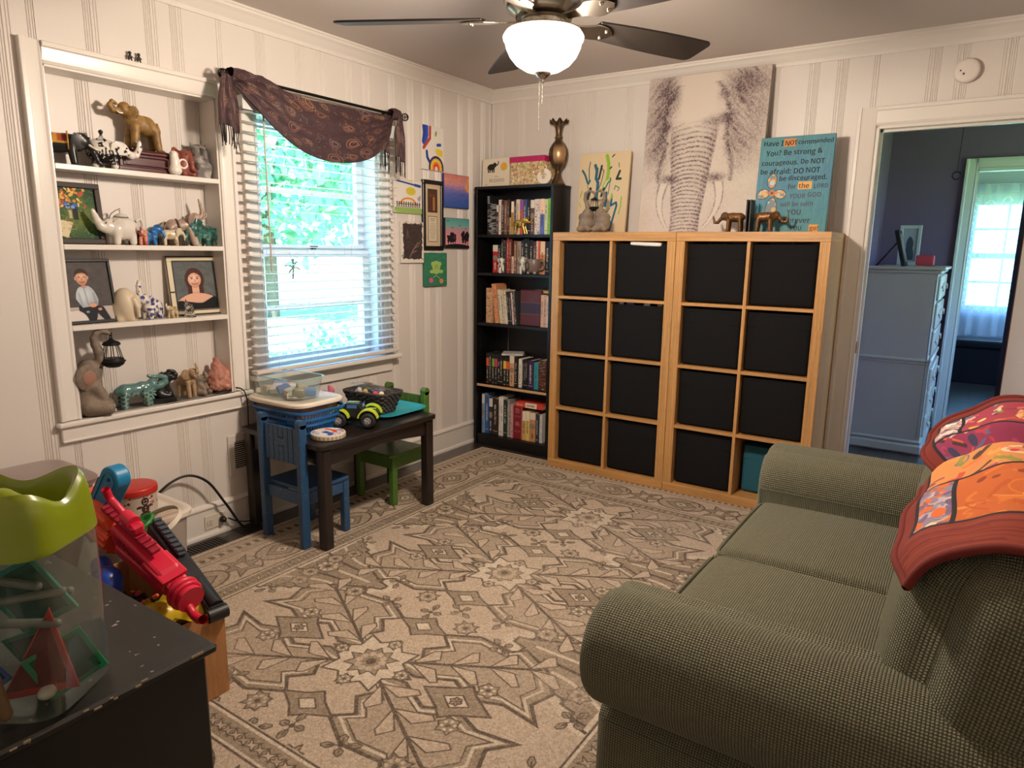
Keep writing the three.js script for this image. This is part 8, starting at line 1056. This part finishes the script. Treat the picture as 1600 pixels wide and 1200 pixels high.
{
  const t = thing('toy_tub', 'large clear plastic tub of toys with a lime green handled lid on the black chest', 'bin', [1.453, CY, 3.655], 0.56);
  part('clear_tub', sweep([[0.001, 0.001, 0.002], [0.15, 0.093, 0.002], [0.165, 0.108, 0.014], [0.166, 0.11, 0.2], [0.166, 0.11, 0.335], [0.169, 0.113, 0.34]]), new THREE.MeshPhysicalMaterial({ color: '#dfe6e2', roughness: 0.1, transmission: 0.97, thickness: 0, side: THREE.DoubleSide }), t);
  const lime = M('#7c8a0c', 0.3, { clearcoat: 0.35, clearcoatRoughness: 0.25 });
  const prof = [[1.03, 0], [1.035, 0.03], [1.02, 0.3], [1.0, 0.66], [0.965, 0.9], [0.92, 1], [0.86, 0.9], [0.8, 0.6], [0.76, 0.34], [0.72, 0.26], [0.4, 0.24], [0.01, 0.24]];
  part('lid', smooth(grid(96, 33, (u, v) => { const f = v * (prof.length - 1), i = Math.min(prof.length - 2, Math.floor(f)), q = sm(f - i) * 0.4 + (f - i) * 0.6, k = mix(prof[i][0], prof[i + 1][0], q), yy = mix(prof[i][1], prof[i + 1][1], q), th = u * 2 * PI, [x, z] = rr(th, 0.165 * k, 0.112 * k, mix(4.5, 3, v)), bump = 0.5 + 0.5 * Math.cos(4 * (Math.atan2(z * 1.47, x) - PI / 4)), h = 0.08 + 0.04 * bump; return [x, 0.333 + yy * h, z]; }), 70), lime, t, 'lime green lid with raised corners');
  part('lid_handle', blob([...chain([[-0.13, 0.345, 0], [-0.1, 0.385, 0], [-0.04, 0.402, 0], [0.04, 0.402, 0], [0.1, 0.385, 0], [0.13, 0.345, 0]], 0.02, 0.02, 0.01)], 0.006, 0.01).scale(0.92, 1.02, 1.1), lime, t);
  const tile = (label, col, pts, pos, rot) => { const s = thing('magnet_tile', label, 'toy', pos); const g = (h) => T(h, 0, 0, 0, ...rot); part('frame', g(ext(pts, 0.006, 0.0015, 4, [pts.map(([x, y]) => [x * 0.82, y * 0.82])])), M(col, 0.3), s); part('window', g(ext(pts.map(([x, y]) => [x * 0.83, y * 0.83]), 0.003)), new THREE.MeshPhysicalMaterial({ color: col, roughness: 0.15, transmission: 0.7, thickness: 0, side: THREE.DoubleSide }), s); };
  const sq = (a) => [[-a, -a], [a, -a], [a, a], [-a, a]];
  tile('large red triangular magnet tile standing inside the lime lidded tub', '#b0281f', [[-0.07, -0.075], [0.07, -0.075], [0.05, 0.1]], [1.541, CY + 0.1, 3.64], [0, 0.8, 0.1]);
  tile('green square magnet tile standing inside the lime lidded tub', '#1f8a5a', sq(0.055), [1.556, CY + 0.07, 3.59], [0.1, 1.3, 0.3]); tile('dark green square magnet tile lying tilted in the lime lidded tub', '#146b4a', sq(0.06), [1.491, CY + 0.075, 3.60], [0.3, 0.6, 0.2]); tile('blue square magnet tile at the bottom of the lime lidded tub', '#1f4fa0', sq(0.045), [1.461, CY + 0.055, 3.71], [-1.2, 0.3, 0]); tile('teal square magnet tile high at the back of the lime lidded tub', '#2f8f7a', sq(0.07), [1.471, CY + 0.2, 3.61], [0.2, 0.6, 0.4]);
  const tb = (label, col, L, k, cell = 0.005) => single('toy_piece', label, 'toy', blob(L, cell, k), M(col, 0.4), [1.453, CY, 3.655], 0.56);
  tb('orange and yellow knobbly toy piece low at the side of the tub', '#d98a1f', [{ e: [0.115, 0.075, -0.02], r: [0.018, 0.016, 0.016] }, { e: [0.118, 0.095, -0.032], r: [0.013, 0.012, 0.016] }, { e: [0.11, 0.06, -0.005], r: [0.014, 0.012, 0.016] }], 0.012);
  tb('small white toy piece at the bottom corner of the tub', '#d9d3c6', [{ e: [0.105, 0.03, 0.035], r: [0.016, 0.012, 0.02] }, { e: [0.112, 0.04, 0.015], r: [0.01, 0.01, 0.012] }], 0.008);
  tb('brown wooden toy stick standing at the front of the tub', '#8a5f3a', [[0.06, 0.02, 0.09, 0.045, 0.15, 0.1, 0.014, 0.012]], 0.01); tb('grey toy rods jumbled across the middle of the tub', '#77786f', [[-0.02, 0.2, 0.02, 0.11, 0.21, -0.03, 0.009, 0.009], [0.0, 0.18, 0.05, 0.13, 0.17, 0.02, 0.009, 0.009], [-0.04, 0.23, -0.03, 0.1, 0.245, 0.02, 0.009, 0.009], [0.02, 0.12, -0.06, 0.11, 0.2, -0.05, 0.009, 0.009]], 0.006);
}
{ // cardboard box and what sticks out of it
  const cb = M('#ffffff', 0.85, { map: pixelTex(64, 64, (x, y) => [173, 122, 76].map((c) => c * (0.9 + 0.12 * noise(x * 0.5, y * 0.06) + 0.06 * hash(x, y, 1))), [4, 4]) }), b = thing('cardboard_box', 'open brown cardboard box of toys between the wall bins and the chest', 'box', [0.875, GY, 3.142]), W = 0.57, D = 0.29, h = 0.285;
  for (const s of [-1, 1]) { part('side', bx(0.005, h, D, s * (W / 2 - 0.0025), h / 2, 0, 0.001), cb, b); part('side', bx(W - 0.011, h, 0.005, 0, h / 2, s * (D / 2 - 0.0025), 0.001), cb, b); } part('bottom', bx(W - 0.011, 0.005, D - 0.011, 0, 0.003, 0, 0.001), cb, b);
  const y0 = GY + h, pk = M('#d11f3f', 0.4), og = M('#e8502a', 0.4), pkD = M('#9a1430', 0.4);
  const B = thing('toy_blaster', 'big pinkish red toy blaster with an orange front, leaning out of the cardboard box', 'toy', [0.645, 0.527, 3.105], 0), R = (g) => g.rotateX(0.25).rotateZ(-0.262);
  // local x runs from the orange front (x = 0) to the rear
  part('orange_shroud', [ext([[-0.06, -0.01], [0.11, 0.0], [0.15, 0.02], [0.13, 0.05], [0.05, 0.06], [-0.05, 0.055]], 0.075, 0.012), bx(0.07, 0.02, 0.055, -0.02, -0.02, 0, 0.006)].map(R), og, B, 'orange front shroud'); const drum = [cyl(0.046, 0.046, 0.13, 0, 0, 0, 30).rotateZ(RT).translate(0.075, -0.045, 0.006)]; for (let i = 0; i < 12; i++) drum.push(cyl(0.008, 0.008, 0.12, 0.044 * Math.cos(i * PI / 6), 0, 0.044 * Math.sin(i * PI / 6), 8).rotateZ(RT).translate(0.075, -0.045, 0.006)); part('dart_drum', drum.map(R), og, B, 'orange drum');
  part('receiver', [ext([[0.16, -0.07], [0.2, -0.085], [0.4, -0.075], [0.46, -0.05], [0.48, 0.0], [0.43, 0.03], [0.3, 0.045], [0.17, 0.05], [0.15, 0.02]], 0.066, 0.01)].map(R), pk, B); part('top_rail', [bx(0.3, 0.016, 0.03, 0.23, 0.062, 0, 0.003), ...Array.from({ length: 10 }, (_, i) => bx(0.014, 0.01, 0.034, 0.1 + i * 0.028, 0.073, 0, 0.002))].map(R), pkD, B); part('side_vent', Array.from({ length: 5 }, (_, i) => T(bx(0.045, 0.007, 0.005, 0, 0, 0, 0.002), 0.2 + i * 0.028, 0.015, 0.034, 0, 0, -0.8)).map(R), pkD, B);
  part('side_plate', [ext([[0.17, -0.06], [0.4, -0.055], [0.46, -0.02], [0.42, -0.005], [0.18, -0.02]], 0.078, 0.006), ext([[0.34, 0.0], [0.46, -0.01], [0.47, 0.02], [0.36, 0.03]], 0.08, 0.006)].map(R), pk, B); part('scope', [bx(0.075, 0.036, 0.04, 0.26, 0.095, 0, 0.008), cyl(0.02, 0.022, 0.05, 0, 0, 0, 18).rotateZ(RT).translate(0.25, 0.112, 0)].map(R), pk, B); part('barrel_pipe', R(tube([[0.245, 0.1, 0], [0.2, 0.135, 0.006], [0.17, 0.155, 0.01], [0.165, 0.19, 0.012]], 0.0125, 24, 10)), pk, B); part('rear_ring', [torus(0.04, 0.01, 30, 8).rotateY(RT).translate(0.495, -0.025, 0), torus(0.042, 0.007, 30, 8).rotateY(RT).translate(0.515, -0.025, 0), cyl(0.036, 0.041, 0.07, 0, 0, 0, 26).rotateZ(RT).translate(0.505, -0.025, 0)].map(R), pk, B); part('grip_tube', R(tube([[0.52, -0.04, 0.01], [0.56, -0.062, 0.012], [0.595, -0.055, 0.014], [0.625, -0.03, 0.016]], 0.0135, 24, 10)), pk, B);
  const bk = M('#16171b', 0.45), K = thing('toy_blaster', 'black toy blaster lying behind the pinkish red one', 'toy', [0.78, 0.42, 2.975], 0), Q = (g) => g.rotateZ(-0.33).rotateY(-0.12);
  part('receiver', [ext([[-0.05, -0.03], [0.12, -0.05], [0.25, -0.04], [0.38, -0.03], [0.42, -0.01], [0.4, 0.02], [0.2, 0.03], [-0.04, 0.035]], 0.055, 0.008)].map(Q), bk, K); part('top_rail', [bx(0.2, 0.012, 0.024, 0.06, 0.04, 0, 0.002), ...Array.from({ length: 8 }, (_, i) => bx(0.012, 0.012, 0.028, -0.03 + i * 0.025, 0.05, 0, 0.002))].map(Q), M('#3c4450', 0.45), K); part('barrel', Q(cyl(0.02, 0.024, 0.13, 0, 0, 0, 20).rotateZ(RT).translate(0.33, 0.012, 0)), bk, K); part('orange_button', Q(cyl(0.009, 0.009, 0.062, 0, 0, 0, 12).rotateX(RT).translate(0.26, 0.0, 0)), og, K, 'orange button'); part('stock_joint', Q(cyl(0.022, 0.022, 0.06, 0, 0, 0, 20).rotateX(RT).translate(0.405, -0.005, 0)), bk, K);
  const G = thing('toy_magazine', 'dark grey boxy toy magazine perched behind the black blaster', 'toy', [0.64, y0 + 0.003, 2.968], 0.25); part('shell', ext([[-0.09, 0], [0.09, 0.0], [0.1, 0.05], [0.06, 0.075], [-0.06, 0.07], [-0.09, 0.04]], 0.05, 0.006, 4, [[[0.03, 0.015], [0.075, 0.015], [0.075, 0.05], [0.045, 0.055]]]), M('#43463f', 0.5), G); part('spring_row', Array.from({ length: 6 }, (_, i) => bx(0.014, 0.016, 0.03, -0.065 + i * 0.023, 0.078, 0, 0.002)), bk, G); part('cap', bx(0.07, 0.005, 0.056, 0.055, 0.079, 0, 0.002), bk, G);
  const tl = M('#1279a8', 0.4), m = thing('toy_magazine', 'long teal blue curved toy magazine standing up out of the cardboard box', 'toy', [0.655, 0.515, 3.10], 0), A = (g) => g.rotateZ(-0.62).rotateY(0.15), o = new THREE.Shape(); o.moveTo(-0.036, -0.1); o.lineTo(0.036, -0.1); o.lineTo(0.042, 0.17); o.absarc(0, 0.17, 0.042, 0, PI, false); o.lineTo(-0.036, -0.1);
  part('shell', A(ext(o, 0.05, 0.006, 14)), tl, m); part('raised_rib', A(ext((() => { const s = new THREE.Shape(); s.absarc(0, 0.165, 0.03, 0, PI, false); s.lineTo(-0.026, -0.09); s.lineTo(-0.02, -0.09); s.lineTo(-0.023, 0.165); s.absarc(0, 0.165, 0.023, PI, 0, true); s.lineTo(0.02, -0.09); s.lineTo(0.026, -0.09); s.lineTo(0.03, 0.165); return s; })(), 0.056, 0.001, 12)), tl, m); part('pivot', A(mg([cyl(0.006, 0.006, 0.058, 0, 0, 0, 14).rotateX(RT).translate(0, 0.17, 0), cyl(0.004, 0.004, 0.058, 0, 0, 0, 10).rotateX(RT).translate(0.02, -0.05, 0)])), M('#0d3f58', 0.4), m); part('ammo_window', A(bx(0.02, 0.11, 0.04, -0.04, 0.08, 0, 0.003)), M('#3a1d1c', 0.3), m, 'dark see-through window');
  single('toy_scoop', 'rounded royal blue plastic toy piece at the left in the cardboard box', 'toy', blob([[0, 0, 0, 0.05, 0.07, 0, 0.05, 0.042], { e: [0.06, 0.05, 0.01], r: [0.05, 0.055, 0.045] }, [-0.03, 0.05, -0.03, -0.07, 0.07, -0.04, 0.035, 0.03]], 0.008, 0.02), M('#173f9e', 0.3), [0.83, y0 + 0.02, 3.2]);
  const yl = thing('toy_cloth', 'crumpled yellow plastic wrapper at the right in the cardboard box', 'toy', [1.06, y0 - 0.035, 3.12]); part('sheet', grid(26, 22, (u, v) => [mix(-0.11, 0.085, u), 0.03 * Math.sin(u * 9 + v * 4) * Math.sin(v * 7 + 1) + 0.035 * fbm(u * 5, v * 5) + 0.02 * (1 - u), mix(-0.11, 0.11, v)]), M('#d3b51f', 0.35), yl);
  const dg = new THREE.Group(), db = sh(new THREE.Mesh(cyl(0.0062, 0.0062, 0.058, 0, 0, 0, 10).rotateZ(RT), M('#3a1f3a', 0.8))); db.name = 'foam_body'; const dt = sh(new THREE.Mesh(mg([cyl(0.0066, 0.0066, 0.012, 0, 0, 0, 12).rotateZ(RT).translate(0.033, 0, 0), ball(0.0066, 0.039, 0, 0, 10)]), og)); dt.name = 'soft_tip'; dg.add(db, dt);
  const dm = ['#2a1626', '#8aa82a', '#5a1f3a', '#c98a1f', '#31203a'].map((c) => M(c, 0.8)), tm = ['#e8602a', '#e8602a', '#d94a5a', '#8ac23a', '#ef7a2f'].map((c) => M(c, 0.5));
  for (let i = 0; i < 54; i++) { const d = dg.clone(); d.children[0].material = dm[i % 5]; d.children[1].material = tm[(i * 3) % 5]; d.name = numbered('foam_dart'); d.children.forEach((c) => { c.name = numbered(c.name); }); d.position.set(rnd(0.84, 1.02), y0 - 0.03 + 0.03 * (i / 54) + rnd(0.012), rnd(3.1, 3.26)); d.rotation.set(rnd(6.3), rnd(6.3), rnd(-0.7, 0.7)); d.userData = { label: 'little foam dart in the heap of darts inside the cardboard box', category: 'toy dart', group: 'foam darts heaped in the cardboard box' }; scene.add(d); }
  single('dark_toy', 'lumpy dark toys filling the cardboard box under the blasters', 'toy', blob([{ e: [0, 0, 0], r: [0.26, 0.11, 0.12] }, { e: [-0.12, 0.04, 0], r: [0.1, 0.08, 0.1] }], 0.014, 0.03), M('#1d1a22', 0.7), [0.875, GY + 0.135, 3.142]);
}
{ // bins against the wall
  const wt = M('#d3c8ba', 0.4), tr = (c) => new THREE.MeshPhysicalMaterial({ color: c, roughness: 0.35, transmission: 0.55, thickness: 0, side: THREE.DoubleSide });
  const bin = (label, pos, a, b, h, col, lidM) => { const t = thing('storage_bin', label, 'bin', pos); part('tub', sweep([[0.001, 0.001, 0.002], [a - 0.03, b - 0.03, 0.002], [a - 0.022, b - 0.022, 0.012], [a - 0.006, b - 0.006, h - 0.03], [a, b, h - 0.028], [a, b, h - 0.02]]), tr(col), t); part('lid', sweep([[a + 0.008, b + 0.008, h - 0.024], [a + 0.01, b + 0.01, h - 0.006], [a + 0.004, b + 0.004, h], [a - 0.02, b - 0.02, h], [a - 0.026, b - 0.026, h - 0.008], [a - 0.05, b - 0.05, h - 0.008], [a - 0.054, b - 0.054, h - 0.003], [0.001, 0.001, h - 0.003]]), lidM, t, 'flat moulded lid'); return t; };
  bin('frosted storage bin with a white lid under the red gingerbread tin', [0.235, 0.001, 2.80], 0.19, 0.17, 0.335, '#cfc4bb', wt);
  bin('tall cream lidded storage bin behind the lime lidded tub', [0.33, 0.001, 3.2], 0.235, 0.165, 0.535, '#b5ada3', M('#cfc8b4', 0.4));
  const cb = thing('clear_box', 'clear plastic box with a purple-brown tint on top of the tall bin', 'box', [0.36, 0.537, 3.16]); part('box_body', tubGeo(0.17, 0.12, 0.18, 0.13, 0.055), tr('#a3908c'), cb); part('lid', sweep([[0.186, 0.136, 0.05], [0.19, 0.14, 0.062], [0.17, 0.12, 0.066], [0.001, 0.001, 0.066]]), tr('#b5a09a'), cb);
  const tin = thing('cookie_tin', 'round red lidded tin printed with gingerbread men on the white bin', 'tin', [0.315, 0.336, 2.82], 0.95);
  part('tin_body', (() => { const g = new THREE.CylinderGeometry(0.082, 0.08, 0.1, 48, 1, true).translate(0, 0.05, 0); return g; })(), M('#ffffff', 0.35, { map: canvasTex(1024, 192, (c) => { c.fillStyle = '#b9a99c'; c.fillRect(0, 0, 1024, 192); for (let i = 0; i < 60; i++) { c.fillStyle = ['#b5473a', '#e3dacd', '#5a2a26', '#9a3a34'][i % 4]; c.beginPath(); c.arc(rc(1024), rc(192), 3 + rc(9), 0, 7); c.fill(); } for (let i = 0; i < 5; i++) { const x = 102 + i * 205, el = (a, b, r, q, q2 = r) => { c.fillStyle = q; c.beginPath(); c.ellipse(x + a, b, r, q2, 0, 0, 7); c.fill(); }; const q = '#3a211d'; el(0, 45, 30, q); el(0, 105, 30, q, 36); el(-42, 88, 24, q, 14); el(42, 88, 24, q, 14); el(-24, 155, 22, q, 26); el(24, 155, 22, q, 26); c.strokeStyle = '#e6d9c8'; c.lineWidth = 4; for (const [a, b] of [[-24, 165], [24, 165], [-44, 88], [44, 88]]) { c.beginPath(); c.arc(x + a, b, 12, 0.3, 2.8); c.stroke(); } c.beginPath(); c.arc(x, 48, 14, 0.3, 2.8); c.stroke(); el(-10, 38, 4, '#e6d9c8'); el(10, 38, 4, '#e6d9c8'); el(0, 92, 4, '#e6d9c8'); el(0, 112, 4, '#e6d9c8'); } }) }), tin); part('lid', lathe([[0.001, 0.131], [0.07, 0.13], [0.083, 0.126], [0.086, 0.12], [0.086, 0.1], [0.083, 0.099], [0.001, 0.1]], 48), M('#b32a22', 0.35), tin, 'plain red lid'); part('tin_base', cyl(0.08, 0.08, 0.002, 0, 0.001, 0, 40), M('#8a8078', 0.4), tin);
  const ov = thing('oval_cover', 'white rimmed oval clear lid leaning beside the white bin', 'lid', [0.555, 0.375, 2.885], 0.15), O = (g) => g.rotateX(0.45).rotateZ(0.3); part('rim', O(sweep([[0.126, 0.096, 0.006, 2], [0.13, 0.1, 0.006, 2], [0.13, 0.1, -0.012, 2], [0.126, 0.096, -0.012, 2], [0.126, 0.096, 0.006, 2]], 72)), M('#d9d0bf', 0.4), ov); part('clear_panel', O(sweep([[0.127, 0.097, -0.004, 2], [0.001, 0.001, -0.004, 2]])), clearP('#dedad2', 0.15), ov);
  single('plastic_ring', 'green plastic ring dish behind the oval clear lid', 'toy', T(lathe([[0.03, -0.01], [0.05, -0.012], [0.056, 0], [0.052, 0.008], [0.044, 0.004], [0.04, -0.006], [0.001, -0.008]], 30), 0, 0, 0, 0.5, 0, 0.2), M('#2f8a3a', 0.4), [0.485, 0.365, 2.89]);
}

// ---------- beyond the doorway ----------
{
  const pt = M('#d4c8ba', 0.35), d = thing('tall_dresser', 'tall two-tier dresser painted pale blue-grey in the hall beyond the doorway', 'dresser', [2.30, 0.001, -2.28]);
  // local x out from the wall, z along it
  part('lower_case', bx(0.45, 0.56, 0.9, 0.225, 0.38, 0.46, 0.004), pt, d); part('upper_case', bx(0.43, 0.6, 0.88, 0.22, 0.97, 0.46, 0.004), pt, d); part('top_board', [bx(0.475, 0.022, 0.935, 0.2375, 1.303, 0.46, 0.006), bx(0.455, 0.026, 0.91, 0.228, 1.28, 0.46, 0.008)], pt, d); part('waist_moulding', [bx(0.462, 0.026, 0.92, 0.231, 0.672, 0.46, 0.009), bx(0.455, 0.014, 0.912, 0.228, 0.652, 0.46, 0.005)], pt, d); part('base_moulding', [bx(0.47, 0.075, 0.93, 0.235, 0.0385, 0.46, 0.014), bx(0.462, 0.03, 0.92, 0.231, 0.092, 0.46, 0.012)], pt, d);
  part('edge_bead', [0.425, 0.445].map((x) => bx(0.003, 1.1, 0.003, x, 0.68, 0.922, 0.001)), M('#4c5656', 0.6), d);
  for (const [y, h] of [[0.2, 0.15], [0.37, 0.15], [0.54, 0.15], [0.79, 0.17], [0.98, 0.17], [1.17, 0.17]]) { const w = part('drawer', bx(0.022, h, 0.82, y < 0.66 ? 0.458 : 0.444, y, 0.46, 0.006), pt, d), x = y < 0.66 ? 0.47 : 0.456; for (const z of [0.2, 0.72]) part('ornate_pull', [torus(0.022, 0.004, 16, 6, PI).rotateZ(PI).rotateY(RT).translate(x + 0.012, y, z), ball(0.012, x + 0.004, y + 0.006, z - 0.022, 8), ball(0.012, x + 0.004, y + 0.006, z + 0.022, 8), torus(0.03, 0.005, 14, 6).rotateY(RT).scale(0.6, 0.7, 1.3).translate(x * 0.4 + x * 0.0 + x * 0.6 - 0.0, y * 0.3 + y * 0.0, z * -0.3).translate(0, y * 0.7, z * 1.3 - z * 0.0)].slice(0, 3), pt, w); part('carved_scroll', [0.35, 0.57].map((z) => torus(0.026, 0.007, 18, 6, PI * 1.5).rotateY(RT).translate(x, y, z)), pt, w); }
  const TYd = 1.315;
  const f = thing('easel_frame', 'black easel-backed picture frame seen from the side on the dresser', 'picture frame', [2.515, TYd, -1.53], RT); const X = (g) => g.rotateX(-0.26); part('frame_body', X(bx(0.2, 0.255, 0.028, 0, 0.128, 0, 0.003)), M('#101012', 0.5), f); part('picture', X(new THREE.PlaneGeometry(0.15, 0.2).translate(0, 0.128, 0.0145)), M('#8a7f7a', 0.5), f); part('easel_leg', T(bx(0.06, 0.215, 0.006, 0, -0.1075, 0, 0.001), 0, 0.175, -0.055, 0.62, 0, 0), M('#121214', 0.6), f);
  const w = thing('white_frame', 'white upright frame with a dark silhouette at the back of the dresser', 'picture frame', [2.475, TYd, -2.2], 0); for (const [x, y, a, b] of [[0, 0.295, 0.15, 0.025], [0, 0.0125, 0.15, 0.025], [-0.0625, 0.154, 0.025, 0.258], [0.0625, 0.154, 0.025, 0.258]]) part('frame_rail', bx(a, b, 0.02, x, y, 0, 0.003), M('#c9c6c6', 0.5), w); part('picture', new THREE.PlaneGeometry(0.102, 0.26).translate(0, 0.154, 0.003), M('#ffffff', 0.6, { map: canvasTex(96, 256, (c) => { c.fillStyle = '#a9a6b0'; c.fillRect(0, 0, 96, 256); c.fillStyle = '#3b4250'; c.beginPath(); c.moveTo(48, 60); c.quadraticCurveTo(80, 90, 70, 150); c.quadraticCurveTo(86, 200, 78, 240); c.lineTo(22, 240); c.quadraticCurveTo(14, 190, 28, 150); c.quadraticCurveTo(18, 90, 48, 60); c.fill(); }) }), w);
  const cd = thing('pillar_candle', 'square coral pink candle on a glass dish on the dresser', 'candle', [2.64, TYd, -1.47]); part('glass_dish', bx(0.125, 0.008, 0.1, 0, 0.005, 0, 0.003), clearP('#ffe0e0', 0.05), cd); part('wax_block', cushion(0.108, 0.068, 0.085, 0.008, [0.001, 0.002, 0.001], 8).translate(0, 0.044, 0), M('#d9485a', 0.45), cd); part('wick', [-0.03, 0, 0.03].map((x) => tube([[x, 0.078, 0], [x + 0.001, 0.086, 0]], 0.0012, 2, 5)), M('#2a1d1a', 0.8), cd);
  const ch = thing('pull_cord', 'dark pull cord with a ring hanging from the hall ceiling', 'cord', [2.765, 1.9, -1.3]); part('cord', tube([[0, 0.025, 0], [0.004, 0.3, 0], [0, H - 1.9, 0]], 0.0025, 8, 6), M('#15161c', 0.6), ch); part('ring', torus(0.024, 0.004, 28, 8).translate(0, 0, 0), M('#15161c', 0.4), ch);
  const bn = thing('storage_bench', 'black upholstered storage bench under the lace curtained window', 'bench', [3.3, 0.001, -5.2]), lk = M('#10131a', 0.35); part('bench_box', bx(1.06, 0.39, 0.42, 0, 0.196, 0, 0.006), lk, bn); part('padded_lid', cushion(1.09, 0.085, 0.45, 0.025, [0, 0.012, 0], 14).translate(0, 0.437, 0), lk, bn);
  const lace = canvasTex(512, 1024, (c, W, Hh) => { c.fillStyle = '#8a8a8a'; c.fillRect(0, 0, W, Hh); c.fillStyle = '#b8b8b8'; c.fillRect(0, 0, W, 60); c.fillRect(0, 860, W, 164); for (let k = 0; k < 5; k++) for (let i = 0; i < 18; i++) { const x = 50 + k * 103, y = 90 + i * 43 + (k % 2) * 20; c.strokeStyle = '#ececec'; c.lineWidth = 5; c.beginPath(); c.moveTo(x, y); c.bezierCurveTo(x + 34, y + 6, x + 30, y + 34, x, y + 43); c.bezierCurveTo(x - 34, y + 30, x - 28, y + 4, x, y); c.stroke(); c.fillStyle = '#e2e2e2'; for (const s of [-1, 1]) { c.beginPath(); c.ellipse(x + s * 24, y + 18, 13, 6, s * 0.7, 0, 7); c.fill(); } } }, [1, 1], false);
  const cu = thing('lace_curtain', 'sheer white lace curtain over the far room window', 'curtain', [3.32, 0, -5.42]); part('sheer_panel', grid(160, 12, (u, v) => [mix(-0.58, 0.62, u), mix(2.19, 0.5, v), 0.018 * Math.sin(u * 62) * (0.7 + 0.3 * Math.sin(u * 17)), u * 1.6, 1 - v]), new THREE.MeshPhysicalMaterial({ color: '#e6edf2', roughness: 0.95, transmission: 0.6, thickness: 0, side: THREE.DoubleSide, transparent: true, alphaMap: (lace.wrapS = THREE.RepeatWrapping, lace) }), cu); part('rod', tube([[-0.66, 2.185, 0], [0.7, 2.185, 0]], 0.009, 2, 10), M('#c9ccd0', 0.4), cu); for (const x of [-0.62, 0.66]) part('bracket', bx(0.012, 0.03, 0.12, x, 2.185, -0.06, 0.003), M('#c9ccd0', 0.4), cu);
}

renderer.render(scene, camera);
